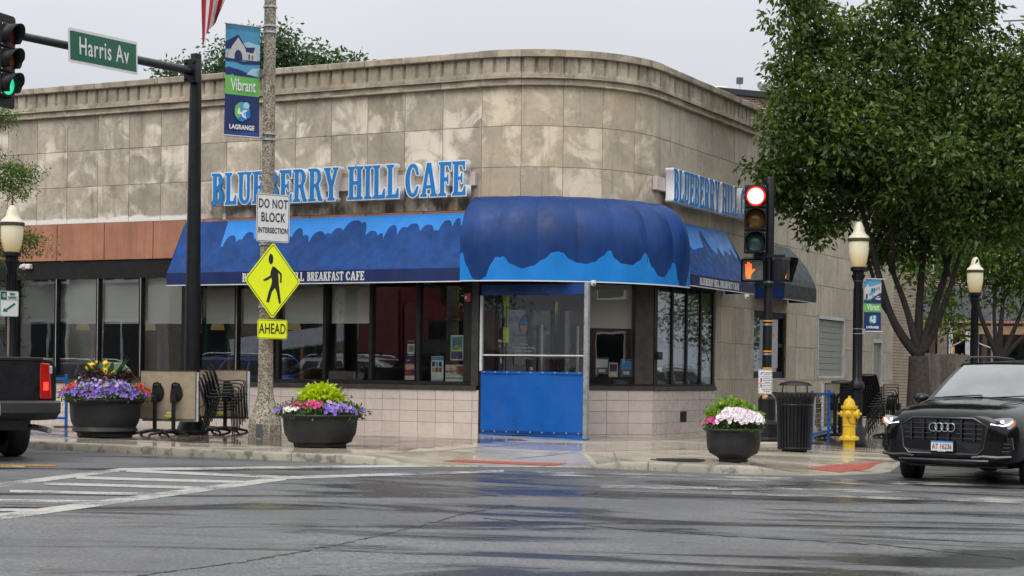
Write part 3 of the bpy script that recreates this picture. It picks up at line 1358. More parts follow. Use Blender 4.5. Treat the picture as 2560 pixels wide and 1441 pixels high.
# sill and frames
fbox(lplane, QL0, Q_END - .035, ZS, ZS + .075, -.20, .045).build('sill', 'brown_sill', cafe, bevel=.006)
fbox(lplane, QL0, Q_END - .01, ZS + .075, ZW0, -.14, .0).build('window_frame', 'dark_frame', cafe, bevel=.004)
fbox(lplane, QL0, Q_END - .01, ZH, ZR0 - .003, -.14, .018).build('fascia', 'dark_frame', cafe)
mxs = [-380, -275, -170, -66, 39, 139, 243, 350, 457, 590, 694, 811, 927, 1045.5, 1163]
mq = [q_left(x, 830)[0] for x in mxs]
for x, q in zip(mxs, mq):
    w = .032
    a, b = q - w, q + w
    if x == 457:
        b = q_left(497, 830)[0]
    if x == 1163:
        b = q_left(1180, 830)[0]
        fbox(lplane, b + .005, Q_END, ZS + .075, ZR0, -.2, .03).build('corner_post', 'brown_sill', cafe, bevel=.004)
    fbox(lplane, a, b, ZW0, ZH, -.13, .012).build('mullion', 'dark_frame', cafe, bevel=.004)
    if b - a < .1 and x < 600:
        fbox(lplane, q + .012, q + .020, ZW0, ZH, .0125, .018).build('mullion_strip', 'white_metal', cafe)
for i in range(len(mq) - 1):
    a, b = mq[i], mq[i + 1]
    if mxs[i] == 457:
        a = q_left(497, 830)[0]
    fbox(lplane, a + .02, b - .02, ZW0 + .002, ZH - .002, -.055, -.045).build('window_pane', 'glass', cafe)
    if mxs[i + 1] <= 927:
        sh = fbox(lplane, a + .05, b - .05, ZSH, ZH - .01, -.17, -.166).build('roller_shade', 'roller_shade', cafe)
        fbox(lplane, a + .05, b - .05, ZSH - .022, ZSH, -.175, -.160).build('shade_bar', 'white_trim', cafe)
# red enamel panels
rx = [-330, -210, -90, 28, 147, 265, 387]
rq = [q_left(x, 600)[0] for x in rx]
pw = rq[-1] - rq[-2]
while rq[-1] < -.3:
    rq.append(rq[-1] + pw)
rq[-1] = -.05
for a, b in zip(rq[:-1], rq[1:]):
    fbox(lplane, a + .008, b - .008, ZR0 + .004, ZR1 - .006, -.05, .055).build('red_panel', 'red_panel', cafe, bevel=.004)
fbox(lplane, QL0, -.03, ZR0, ZR1, -.25, .03).build('panel_backing', 'dark_frame', cafe)
# strip of pale deposit along the foot of the stone, below which the band begins
# ---------------- ground floor, chamfer
c0 = q_chord(1466, 900)[0]
cw0, cw1 = q_chord(1474, 830)[0], q_chord(1588, 830)[0]
zc_s = q_chord(1540, 976)[1]
zc_w0 = q_chord(1540, 961)[1]
cj = [0.0, .42, .84, 1.26, q_chord(1516, 1020)[0], q_chord(1570, 1020)[0], CL - .002]
cj = [0.0] + [q_chord(1516, 1020)[0] - .375 * k for k in range(5, 0, -1)] + [q_chord(1516, 1020)[0], q_chord(1570, 1020)[0], CL - .004]
tcz = [zc_s, q_chord(1540, 1002)[1], q_chord(1540, 1030)[1], q_chord(1540, 1058.5)[1], q_chord(1540, 1087)[1], -.12]
DOOR0, DOOR1 = .28, 1.42               # doorway along the chamfer
for a, b in zip(cj[:-1], cj[1:]):
    if b < DOOR1 + .02:
        continue
    a = max(a, DOOR1 + .06)
    for z1, z0 in zip(tcz[:-1], tcz[1:]):
        fbox(chord, a + .003, b - .003, z0 + .003, z1 - .003, -.02, .012).build('tile', 'tile_pink', cafe, bevel=.002)
fbox(chord, DOOR1 + .06, CL - .02, -.12, zc_s, -.2, .005).build('plinth', 'grout', cafe)
fbox(chord, DOOR1 + .06, CL - .012, zc_s, zc_s + .075, -.2, .04).build('sill', 'brown_sill', cafe, bevel=.005)
fbox(chord, DOOR1 + .06, CL - .012, zc_s + .075, zc_w0, -.14, .004).build('window_frame', 'dark_frame', cafe)
fbox(chord, 0.0, CL, 2.72, 3.42, -.16, .004).build('fascia', 'dark_frame', cafe)
fbox(chord, cw0, cw1, zc_w0, 2.72, -.06, -.05).build('window_pane', 'glass', cafe)
fbox(chord, cw0, cw1, q_chord(1540, 818)[1], 2.7, -.19, -.186).build('roller_shade', 'roller_shade', cafe)
fbox(chord, cw0, cw1, q_chord(1540, 818)[1] - .022, q_chord(1540, 818)[1], -.195, -.18).build('shade_bar', 'white_trim', cafe)
fbox(chord, DOOR1 + .02, cw0, zc_w0, 2.72, -.14, .012).build('mullion', 'dark_frame', cafe)
fbox(chord, cw1, CL - .006, zc_w0, 2.72, -.18, .014).build('corner_post', 'brown_sill', cafe, bevel=.004)
# glazed entrance door with side light
door = MB()
for a, b, z0, z1 in ((DOOR0, DOOR0 + .09, 0, 2.72), (DOOR1 - .09, DOOR1, 0, 2.72), (DOOR0 + .09, DOOR1 - .09, 2.2, 2.3), (DOOR0 + .09, DOOR1 - .09, 0, .25), (DOOR0 + .09, DOOR1 - .09, 2.62, 2.72)):
    fbox(chord, a, b, z0, z1, -.06, 0.0, door)
d_o = door.build('door', 'dark_frame', cafe, bevel=.005)
fbox(chord, DOOR0 + .09, DOOR1 - .09, .25, 2.2, -.035, -.028).build('door_pane', 'glass', d_o)
hq = q_chord(1350, 900)[0]
mb = MB()
for k in (.9, 1.9):
    fbox(chord, hq - .012, hq + .012, k, k + .03, 0.0, .07, mb)
fbox(chord, hq - .02, hq + .02, .62, 1.95, .07, .105, mb)
mb.build('door_handle', 'galv', d_o, bevel=.006)
fbox(chord, 0.02, DOOR0, 0.0, 2.72, -.12, .0).build('corner_post', 'brown_sill', cafe)
ux = DC
for s, sz, py, mt in (('Blueberry Hill', .075, 838, 'banner_navy'), ('Cafe', .075, 853, 'egg_gold'), ('Hours', .06, 861, 'text_white'), ('Monday thru Friday', .055, 870, 'text_white'),
                      ('7:00am - 3:00pm', .05, 878, 'text_white'), ('Saturday & Sunday', .045, 886, 'text_white'), ('7:00am - 3:00pm', .05, 896, 'text_white')):
    q, z = q_chord(1309, py)
    o = chord(q, .004) + UP * z
    put_text(s, sz, mt, o, DC, UP, d_o, name='door_lettering')
q, z = q_chord(1309, 812)
mb = MB()
mb.prism([(.085 * math.cos(a) * .8, .13 * math.sin(a)) for a in [2 * math.pi * k / 20 for k in range(20)]], chord(q, .003) + UP * z, DC, UP, NC * .003)
mb.build('door_emblem', 'letter_blue', d_o)
mb = MB()
mb.prism([(-.075, -.02), (.075, -.02), (.04, -.12), (0, -.135), (-.04, -.12)], chord(q, .0065) + UP * z, DC, UP, NC * .003)
mb.build('door_emblem', 'egg_gold', d_o)
for i, (x, y, w, h, mt) in enumerate(((1250, 853, .07, .045, 'paper_white'), (1262, 852, .04, .06, 'paper_red'), (1263, 865, .045, .035, 'paper_white'), (1249, 866, .03, .03, 'paper_cream'), (1252, 902, .035, .1, 'paper_white'),
                                      (1261, 898, .035, .05, 'paper_red'), (1261, 915, .035, .06, 'plate_blue'), (1298, 902, .2, .13, 'curtain_grey'), (1328, 922, .06, .06, 'paper_white'))):
    q, z = q_chord(x, y)
    mb = MB()
    mb.prism([(-w / 2, -h / 2), (w / 2, -h / 2), (w / 2, h / 2), (-w / 2, h / 2)], chord(q, .006) + UP * z, DC, UP, NC * .002)
    mb.build('sticker', mt, d_o)
# ---------------- ground floor, right front
RW = [q_right(x, 850)[0] for x in (1641, 1681, 1717, 1752, 1783.5)]
zr_s, zr_w0 = q_right(1700, 977.5)[1], q_right(1700, 961)[1]
R_TE = q_right(1787, 1000)[0]
rtz = [zr_s, q_right(1700, 1001)[1], q_right(1700, 1028)[1], q_right(1700, 1056)[1], q_right(1700, 1084)[1], -.15]
rj = [LA + .004, LA + (R_TE - LA) * .18, LA + (R_TE - LA) * .46, LA + (R_TE - LA) * .73, R_TE]
for a, b in zip(rj[:-1], rj[1:]):
    for z1, z0 in zip(rtz[:-1], rtz[1:]):
        fbox(path, a + .003, b - .003, z0 + .003, z1 - .003, -.02, .012).build('tile', 'tile_pink', cafe, bevel=.002)
va, vb = q_right(1699, 1040)[0], q_right(1714, 1040)[0]
vent = fbox(path, va, vb, q_right(1706, 1055)[1], q_right(1706, 1029)[1], .012, .022).build('vent_grille', 'grille_black', cafe)
for k in range(6):
    z = q_right(1706, 1055)[1] + .03 + k * .03
    fbox(path, va + .02, vb - .02, z, z + .01, .022, .03).build('vent_slat', 'dark_frame', vent)
fbox(path, LA + .02, R_TE, -.15, zr_s, -.2, .005).build('plinth', 'grout', cafe)
fbox(path, LA, R_TE, zr_s, zr_s + .075, -.2, .04).build('sill', 'brown_sill', cafe, bevel=.005)
fbox(path, LA, R_TE, zr_s + .075, zr_w0, -.14, .004).build('window_frame', 'dark_frame', cafe)
fbox(path, LA + .01, RW[0] - .02, zr_w0, 2.72, -.16, .012).build('corner_post', 'dark_frame', cafe)
fbox(path, LA + .004, R_TE, 2.72, 3.92, -.25, -.004).build('fascia', 'dark_frame', cafe)
for q in RW:
    fbox(path, q - .04, q + .04, zr_w0, 2.72, -.03, .008).build('mullion', 'dark_frame', cafe, bevel=.004)
zr_sh = q_right(1720, 838)[1]
for i, (a, b) in enumerate(zip(RW[:-1], RW[1:])):
    fbox(path, a + .03, b - .03, zr_w0, 2.72, -.022, -.014).build('window_pane', 'glass', cafe)
    zz = zr_sh - (.1 if i == 0 else 0)
    fbox(path, a + .03, b - .03, zz, 2.7, -.075, -.071).build('roller_shade', 'roller_shade', cafe)
    fbox(path, a + .03, b - .03, zz - .02, zz, -.08, -.066).build('shade_bar', 'white_trim', cafe)
    fbox(path, a + .03, b - .03, zr_w0, q_right(1700, 873)[1], -.042, -.038).build('frosted_film', 'frosted', cafe)
# stone of the right front, down to the ground, cut round the openings
OPEN = {}


def opening(x0, x1, y0, y1, xm=None):
    a, b = q_right(x0, y0)[0], q_right(x1, y0)[0]
    xm = xm or (x0 + x1) / 2
    return a, b, q_right(xm, y1)[1], q_right(xm, y0)[1]


O1 = opening(1886, 1967, 780, 946)
O2 = opening(2045, 2112, 792, 947)
O3 = opening(2182, 2206, 848, 1040)
O3 = (O3[0], O3[1], -.3, O3[3])


def cut(rects, o):
    out = []
    for a, b, z0, z1 in rects:
        if o[0] >= b or o[1] <= a or o[2] >= z1 or o[3] <= z0:
            out.append((a, b, z0, z1))
            continue
        if o[0] > a:
            out.append((a, o[0], z0, z1))
        if o[1] < b:
            out.append((o[1], b, z0, z1))
        lo, hi = max(a, o[0]), min(b, o[1])
        if o[2] > z0:
            out.append((lo, hi, z0, o[2]))
        if o[3] < z1:
            out.append((lo, hi, o[3], z1))
    return [r for r in out if r[1] - r[0] > .02 and r[3] - r[2] > .02]


ZL = [3.93, 3.2, 2.47, 1.74, 1.01, .28, -.3]
for mat, a, b, n in COLS:
    if mat != 'stone_side' or b < R_TE + .05:
        continue
    a = max(a, R_TE + .004)
    for z1, z0 in zip(ZL[:-1], ZL[1:]):
        rs = [(a, b, z0, z1)]
        for o in (O1, O2, O3):
            rs = cut(rs, o)
        for r in rs:
            fbox(path, r[0] + G, r[1] - G, r[2] + G, r[3] - G, -.02, rnd.uniform(-.003, .003)).build('stone_panel', mat, cafe, bevel=.004)
rs = [(R_TE, QR1, -.3, 3.93)]
for o in (O1, O2, O3):
    rs = cut(rs, o)
mb = MB()
for r in rs:
    fbox(path, r[0], r[1], r[2], r[3], -.25, -.014, mb)
mb.build('wall', 'mortar', cafe)
w1 = MB()
a, b, z0, z1 = O1
for r in ((a, a + .10, z0, z1), (b - .10, b, z0, z1), (a, b, z1 - .12, z1), (a, b, z0, z0 + .14), (a, b, (z0 + z1) / 2 - .04, (z0 + z1) / 2 + .04), ((a + b) / 2 - .06, (a + b) / 2 + .06, z0, z1)):
    fbox(path, r[0], r[1], r[2], r[3], -.14, -.04 - .004 * len(w1.f) / 6, w1)
wo = w1.build('window', 'dark_frame', cafe)
fbox(path, a + .1, b - .1, z0 + .14, z1 - .12, -.12, -.11).build('pane', 'glass', wo)
fbox(path, a + .1, b - .1, (z0 + z1) / 2, z1 - .12, -.20, -.196).build('roller_shade', 'roller_shade', wo)
# boarded window
a, b, z0, z1 = O2
bw = MB()
for r in ((a, a + .06, z0, z1), (b - .06, b, z0, z1), (a, b, z1 - .08, z1), (a, b, z0, z0 + .06)):
    fbox(path, r[0], r[1], r[2], r[3], -.10, .01, bw)
bo = bw.build('window', 'pvc', cafe, bevel=.004)
nb = 9
for k in range(nb):
    h = (z1 - z0 - .15) / nb
    fbox(path, a + .06, b - .06, z0 + .06 + h * k + .004, z0 + .06 + h * (k + 1) - .004, -.10, -.055 + rnd.uniform(-.003, .003)).build('board', 'curtain_grey', bo)
a, b, z0, z1 = O3
dm = MB()
fbox(path, a, a + .07, z0, z1, -.1, .006, dm)
fbox(path, b - .07, b, z0, z1, -.1, .006, dm)
fbox(path, a + .07, b - .07, z1 - .1, z1, -.1, .006, dm)
so = dm.build('side_door', 'pvc', cafe)
fbox(path, a + .07, b - .07, z0, z1 - .1, -.10, -.06).build('door_leaf', 'curtain_grey', so)
# tan brick end of the right front
QB = q_right(2300, 900)[0]


def uv_wall(name, a, b, z0, z1, thick, mat, parent, kind=None):
    """brick wall box with metric UVs, a and b ground points"""
    a, b = Vector((a.x, a.y, 0)), Vector((b.x, b.y, 0))
    d = (b - a)
    L = d.length
    n = d.normalized().cross(UP) * -thick
    mb_ = MB()
    mb_.hexa([a + UP * z0, b + UP * z0, b + n + UP * z0, a + n + UP * z0, a + UP * z1, b + UP * z1, b + n + UP * z1, a + n + UP * z1])
    me = mb_.mesh(name, mat)
    uvl = me.uv_layers.new(name='UVMap')
    for lp in me.loops:
        co = me.vertices[lp.vertex_index].co
        uvl.data[lp.index].uv = ((co - a).dot(d.normalized()) + (co - a).dot(n.normalized()), co.z)
    return link(name, me, parent)


uv_wall('brick_wall', path(QR1 + .01, -.05), path(QB, -.05), -.3, 6.3, .3, 'brick_tan', cafe)
# ---------------- inside
fl = MB()
pts = [lplane(QL0, -.2), lplane(0, -.2), chord(CL, -.2), path(QR1, -.3), path(QR1, -.3) - DR * 0 + DL * 14, lplane(QL0, -.2) + DR * 8]
fl.v = [(p.x, p.y, .0) for p in pts] + [(p.x, p.y, 3.32) for p in pts]
fl.f = [tuple(range(6)), tuple(range(6, 12))[::-1]]
fl.m = [0, 1]
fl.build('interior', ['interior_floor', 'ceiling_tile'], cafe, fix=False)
mb = MB()
for off in (5.2,):
    a, b = lplane(QL0, -off), lplane(-1.5, -off)
    mb.hexa([a, b, b - NL * .1, a - NL * .1] + [p + UP * 3.31 for p in (a, b, b - NL * .1, a - NL * .1)])
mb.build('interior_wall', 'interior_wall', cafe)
mb = MB()
a, b = path(LA + .2, -4.5), path(QR1 - .3, -4.5)
mb.hexa([a, b, b - NR * .1, a - NR * .1] + [p + UP * 3.31 for p in (a, b, b - NR * .1, a - NR * .1)])
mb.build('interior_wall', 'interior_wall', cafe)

# ================================================================== letters with flared serifs
def arc(cx, cy, rx, ry, a0, a1, n=8):
    return [(cx + rx * math.cos(RAD(a0 + (a1 - a0) * k / n)), cy + ry * math.sin(RAD(a0 + (a1 - a0) * k / n))) for k in range(n + 1)]


GL = {
    'I': (.34, [[(0, 0), (.34, 0), (.34, .06), (.265, .10), (.265, .90), (.34, .94), (.34, 1), (0, 1), (0, .94), (.075, .90), (.075, .10), (0, .06)]]),
    'L': (.56, [[(0, 0), (.56, 0), (.56, .30), (.50, .30), (.42, .12), (.265, .11), (.265, .90), (.34, .94), (.34, 1), (0, 1), (0, .94), (.075, .90), (.075, .10), (0, .06)]]),
    'E': (.58, [[(0, 0), (.58, 0), (.58, .27), (.52, .27), (.44, .11), (.265, .11), (.265, .46), (.36, .45), (.39, .36), (.44, .36), (.44, .66), (.39, .66), (.36, .56), (.265, .55), (.265, .89),
                 (.43, .89), (.49, .75), (.55, .75), (.55, 1), (0, 1), (0, .94), (.075, .90), (.075, .10), (0, .06)]]),
    'F': (.55, [[(0, 0), (.35, 0), (.35, .06), (.265, .10), (.265, .44), (.36, .43), (.39, .34), (.44, .34), (.44, .65), (.39, .65), (.36, .55), (.265, .54), (.265, .89),
                 (.43, .89), (.49, .74), (.55, .74), (.55, 1), (0, 1), (0, .94), (.075, .90), (.075, .10), (0, .06)]]),
    'H': (.70, [[(0, 0), (.33, 0), (.33, .06), (.265, .10), (.265, .45), (.435, .45), (.435, .10), (.37, .06), (.37, 0), (.70, 0), (.70, .06), (.625, .10), (.625, .90), (.70, .94), (.70, 1), (.37, 1), (.37, .94),
                 (.435, .90), (.435, .56), (.265, .56), (.265, .90), (.33, .94), (.33, 1), (0, 1), (0, .94), (.075, .90), (.075, .10), (0, .06)]]),
    'B': (.60, [[(0, 0)] + arc(.33, .27, .27, .27, -90, 62, 10) + arc(.31, .765, .25, .235, -60, 90, 10) + [(0, 1), (0, .94), (.075, .90), (.075, .10), (0, .06)],
                [(.265, .10)] + arc(.30, .28, .10, .18, -90, 90, 8) + [(.265, .46)], [(.265, .57)] + arc(.29, .735, .09, .165, -90, 90, 8) + [(.265, .90)]]),
    'R': (.66, [[(0, 0), (.34, 0), (.34, .06), (.265, .10), (.265, .43), (.32, .42), (.46, .0), (.66, 0), (.66, .07), (.61, .09), (.49, .44)] + arc(.33, .74, .26, .26, -52, 90, 10) +
                [(0, 1), (0, .94), (.075, .90), (.075, .10), (0, .06)], [(.265, .53)] + arc(.31, .715, .10, .185, -90, 90, 8) + [(.265, .90)]]),
    'U': (.66, [[(0, .94), (.075, .90)] + arc(.335, .28, .26, .28, 180, 360, 14) + [(.595, .90), (.66, .94), (.66, 1), (.38, 1), (.38, .94), (.45, .90)] + arc(.35, .28, .10, .16, 0, -180, 10) +
                [(.265, .90), (.34, .94), (.34, 1), (0, 1)]]),
    'C': (.62, [arc(.33, .5, .33, .5, 50, 312, 22) + [(.60, .33), (.52, .33)] + arc(.345, .5, .14, .39, -62, -298, 20) + [(.50, .66), (.60, .66)]]),
    'A': (.74, [[(0, 0), (.30, 0), (.30, .06), (.235, .10), (.265, .24), (.46, .24), (.49, .10), (.43, .06), (.43, 0), (.74, 0), (.74, .06), (.68, .10), (.47, 1), (.28, 1), (.07, .10), (0, .06)],
                [(.285, .34), (.44, .34), (.362, .74)]]),
    'Y': (.66, [[(.17, 0), (.50, 0), (.50, .06), (.43, .10), (.43, .42), (.60, .90), (.66, .94), (.66, 1), (.40, 1), (.40, .94), (.45, .90), (.355, .60), (.26, .90), (.31, .94), (.31, 1), (0, 1), (0, .94), (.055, .90), (.235, .42), (.235, .10), (.17, .06)]]),
    'K': (.68, [[(0, 0), (.33, 0), (.33, .06), (.265, .10), (.265, .40), (.30, .44), (.43, .10), (.38, .06), (.38, 0), (.68, 0), (.68, .06), (.63, .10), (.43, .58), (.58, .90), (.65, .94), (.65, 1), (.39, 1), (.39, .94), (.43, .90),
                 (.265, .56), (.265, .90), (.33, .94), (.33, 1), (0, 1), (0, .94), (.075, .90), (.075, .10), (0, .06)]]),
    'S': (.54, [[(.04, .02), (.09, .06)] + arc(.27, .25, .25, .25, -100, 62, 12) + [(.20, .66)] + arc(.26, .765, .085, .13, 200, 50, 8) + [(.40, .86), (.44, .70), (.50, .70), (.50, .98), (.45, .94)] + arc(.26, .75, .24, .25, 70, 235, 12) +
                [(.32, .36)] + arc(.27, .24, .085, .14, 20, -140, 8) + [(.14, .18), (.10, .33), (.04, .33)]]),
    'T': (.62, [[(.15, 0), (.47, 0), (.47, .06), (.405, .10), (.405, .89), (.48, .88), (.56, .72), (.62, .72), (.62, 1), (0, 1), (0, .72), (.06, .72), (.14, .88), (.215, .89), (.215, .10), (.15, .06)]]),
}


def glyph_mesh(ch, h, sx, ext, off, mat):
    cu = bpy.data.curves.new('glyph', 'CURVE')
    cu.dimensions = '2D'
    cu.fill_mode = 'BOTH'
    cu.extrude = ext
    cu.offset = off
    for poly in GL[ch][1]:
        sp = cu.splines.new('POLY')
        sp.points.add(len(poly) - 1)
        for pt, (x, y) in zip(sp.points, poly):
            pt.co = (x * h * sx, y * h, 0, 1)
        sp.use_cyclic_u = True
    ob = bpy.data.objects.new('glyph', cu)
    COL.objects.link(ob)
    dg = bpy.context.evaluated_depsgraph_get()
    me = bpy.data.meshes.new_from_object(ob.evaluated_get(dg))
    bpy.data.objects.remove(ob)
    me.materials.clear()
    me.materials.append(MAT[mat])
    return me


def word_layout(w, gap=.05):
    xs, x = [], 0.0
    for ch in w:
        xs.append(x)
        x += GL[ch][0] + gap
    return xs, x - gap


def cafe_sign(root, words, org, ux, zb, h, nrm, depth):
    """words: (text, start, end) along ux from org; raised letters with white returns and blue faces"""
    for txt, a, b in words:
        xs, W = word_layout(txt)
        sx = (b - a) / (W * h)
        for ch, x in zip(txt, xs):
            o = org + ux * (a + x * h * sx) + UP * zb
            body = glyph_mesh(ch, h, sx, depth / 2, .020 if ux.x > .6 else .010, 'letter_white')
            body.transform(frame(o + nrm * (depth / 2), ux, UP))
            lo = link('letter', body, root)
            face = glyph_mesh(ch, h, sx, .004, -.002, 'letter_blue')
            face.transform(frame(o + nrm * (depth + .003), ux, UP))
            link('letter_face', face, lo)


# sign on the left front
SD = .12
za, zb_ = q_left(850, 503, SD)[1], q_left(850, 421, SD)[1]
sign_l = thing('cafe_sign', 'blue and white raised letter sign above the long straight awning', 'sign', lplane(q_left(850, 470)[0], 0) + UP * za)
fbox(lplane, q_left(560, 480)[0], q_left(1187, 465, .1)[0], za + .18, za + .42, .004, .10).build('raceway', 'tile_pink', sign_l, bevel=.006)
U0 = -DL
cafe_sign(sign_l, [(t, q_left(x0, 470, .26)[0], q_left(x1, 470, .26)[0]) for t, x0, x1 in (('BLUEBERRY', 529, 846), ('HILL', 869, 997), ('CAFE', 1013, 1164))], TL + NL * .10, U0, za, zb_ - za, NL, .16)
# sign on the right front
zc, zd = q_right(1770, 530, SD)[1], q_right(1770, 452, SD)[1]
sign_r = thing('cafe_sign', 'blue and white raised letter sign on the right front behind the traffic signal', 'sign', path(q_right(1770, 470)[0], 0) + UP * zc)
fbox(path, q_right(1644, 470, .1)[0], q_right(1935, 520, .1)[0], zc + .18, zc + .42, .004, .10).build('raceway', 'tile_pink', sign_r, bevel=.006)
e0 = LA
cafe_sign(sign_r, [(t, q_right(x0, 490, .26)[0] - e0, q_right(x1, 490, .26)[0] - e0) for t, x0, x1 in (('BLUEBERRY', 1684, 1799), ('HILL', 1805, 1846), ('CAFE', 1852, 1897))], TR + NR * .10, DR, zc, zd - zc, NR, .16)


def flat_words(root, words, org, ux, zb, h, nrm, mat='text_white', uy=UP):
    for txt, a, b in words:
        xs, W = word_layout(txt, .03)
        sx = (b - a) / (W * h)
        for ch, x in zip(txt, xs):
            me = glyph_mesh(ch, h, sx, .0015, 0, mat)
            me.transform(frame(org + ux * (a + x * h * sx) + UP * zb + nrm * .004, ux, uy))
            link('letter', me, root)


# ================================================================== awnings
def lerp(a, b, t):
    return a + (b - a) * t


def interp(pts, x):
    if x <= pts[0][0]:
        return pts[0][1]
    for (x0, y0), (x1, y1) in zip(pts[:-1], pts[1:]):
        if x <= x1:
            return y0 + (y1 - y0) * smooth((x - x0) / (x1 - x0))
    return pts[-1][1]


PA = .62
aw = thing('awning', 'long straight navy awning with pale blue sky painted along its top', 'awning', lplane(-4, .3) + UP * 2.6)
qa, qb = q_left(470, 560)[0], -.03
zt = q_left(800, 546)[1]
zv1 = q_left(800, 676, PA)[1]
zv0 = q_left(800, 707.5, PA)[1]
# painted boundary: fingers of dark cloth reaching up into the sky colour (share of the slope, 0 foot .. 1 top)
FG = [(575, 16, .72), (598, 10, .64), (617, 17, .78), (642, 14, .70), (672, 16, .66), (700, 18, .72), (722, 11, .66), (740, 15, .82), (760, 12, .70), (792, 21, .76), (815, 12, .72), (838, 20, .80), (876, 30, .93), (898, 13, .90), (925, 20, .74), (948, 10, .69), (974, 17, .82),
      (1003, 15, .78), (1026, 22, .84), (1062, 22, .82), (1085, 10, .72), (1108, 20, .88), (1134, 13, .91), (1150, 9, .80)]
_q = lambda x: (q_left(x, 590, .3)[0] - qa) / (qb - qa)
FG = [(_q(x), abs(_q(x + w) - _q(x)), h) for x, w, h in FG]
U_S = _q(553)


def fingers(u):
    if u < U_S:
        return 1.0
    v = .50 + .05 * math.sin(u * 37) + .03 * math.sin(u * 90)
    for x, w, h in FG:
        k = (u - x) / w
        if abs(k) < 1:
            v = max(v, .46 + (h - .46) * (1 - abs(k) ** 2.6) ** .5)
    return v


nq = 420
mb = MB()


def aw_pt(q, t, sag=.02):
    """t 0 at the foot of the slope, 1 at the wall"""
    d = lerp(PA, .08, t)
    z = lerp(zv1, zt, t)
    w = math.sin(math.pi * t) * sag * (1 + .5 * math.sin(q * 5.3))
    p = lplane(q, d - w * .5)
    return (p.x, p.y, z - w)


rows_d, rows_s = 6, 3
for i in range(nq):
    u0, u1 = i / nq, (i + 1) / nq
    q0, q1 = lerp(qa, qb, u0), lerp(qa, qb, u1)
    b0, b1 = fingers(u0), fingers(u1)
    for k in range(rows_d):
        t0, t1 = k / rows_d, (k + 1) / rows_d
        mb.add([aw_pt(q0, b0 * t0), aw_pt(q1, b1 * t0), aw_pt(q1, b1 * t1), aw_pt(q0, b0 * t1)], [(0, 1, 2, 3)], 0)
    if b0 < .999 or b1 < .999:
        for k in range(rows_s):
            t0, t1 = k / rows_s, (k + 1) / rows_s
            f = lambda b, t: b + (1 - b) * t
            mb.add([aw_pt(q0, f(b0, t0)), aw_pt(q1, f(b1, t0)), aw_pt(q1, f(b1, t1)), aw_pt(q0, f(b0, t1))], [(0, 1, 2, 3)], 1)
for q in (qa, qb):                           # side cheeks
    mb.add([aw_pt(q, 0), aw_pt(q, 1), tuple(lplane(q, .08) + UP * zv0), tuple(lplane(q, PA) + UP * zv0)], [(0, 1, 2, 3)], 0)
cm = mb.mesh('canopy', ['awning_navy', 'awning_sky'], fix=False)
bmx = bmesh.new()
bmx.from_mesh(cm)
bmesh.ops.remove_doubles(bmx, verts=bmx.verts, dist=.0004)
bmesh.ops.recalc_face_normals(bmx, faces=bmx.faces)
bmx.to_mesh(cm)
bmx.free()
for p in cm.polygons:
    p.use_smooth = True
link('canopy', cm, aw)
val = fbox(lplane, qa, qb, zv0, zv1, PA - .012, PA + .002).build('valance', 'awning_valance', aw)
fbox(lplane, qa, qb, zv0 - .018, zv0, PA - .016, PA + .008).build('trim_bar', 'white_trim', aw)
mb = MB()
for k in range(6):
    q = lerp(qa + .05, qb - .05, k / 5)
    mb.tube([lplane(q, .06) + UP * (zv0 + .02), lplane(q, PA - .03) + UP * (zv0 + .02)], .014, 6)
mb.build('strut', 'galv', aw)
wq = lambda x: q_left(x, 690, PA)[0]
flat_words(val, [('BLUEBERRY', wq(606), wq(714)), ('HILL', wq(722), wq(760)), ('BREAKFAST', wq(768), wq(859)), ('CAFE', wq(865), wq(911))], TL + NL * (PA + .002), U0, lerp(zv0, zv1, .16), (zv1 - zv0) * .70, NL)

# round awning over the entrance
dome = thing('awning', 'rounded barrel awning over the corner entrance with bright blue scalloped hem', 'awning', path(LA / 2, .4) + UP * 2.7)
DP = .66
zd0 = (at_depth(1330, 700, 29.6)).z
zdt = at_depth(1330, 490, 30.28).z
zdm = zd0 + .62
NG = 7
q0d, q1d = -.03, LA + .06
sc_pts = [(0, .55), (.012, .60), (.03, .30), (.055, .03), (.075, -.02), (.10, .06), (.125, .36), (.14, .50), (.155, .47), (.165, .50), (.195, .33), (.235, .24), (.27, .30), (.31, .44), (.34, .58), (.36, .60), (.375, .58), (.40, .45), (.43, .38), (.46, .36), (.49, .40),
          (.52, .53), (.545, .66), (.555, .66), (.565, .52), (.60, .39), (.64, .37), (.67, .47), (.70, .66), (.71, .62), (.735, .36), (.77, .17), (.80, .15), (.83, .34), (.855, .50), (.865, .48), (.89, .12), (.91, -.02), (.95, -.02), (.97, .25), (.985, .52), (1, .50)]


def dome_pt(u, t, gore=True):
    """t 0 at the hem, .35 at the spring of the curve, 1 at the wall"""
    q = lerp(q0d, q1d, u)
    ts = .36
    if t < ts:
        d, z = DP, lerp(zd0, zdm, t / ts)
    else:
        a = (t - ts) / (1 - ts) * math.pi / 2
        d, z = .015 + (DP - .015) * math.cos(a), zdm + (zdt - zdm) * math.sin(a)
    if gore:
        w = abs(math.sin(math.pi * u * NG))
        d += .058 * w * min(1, t * 3)
        z -= .004 * (1 - w)
    p = path(q, d)
    return (p.x, p.y, z)


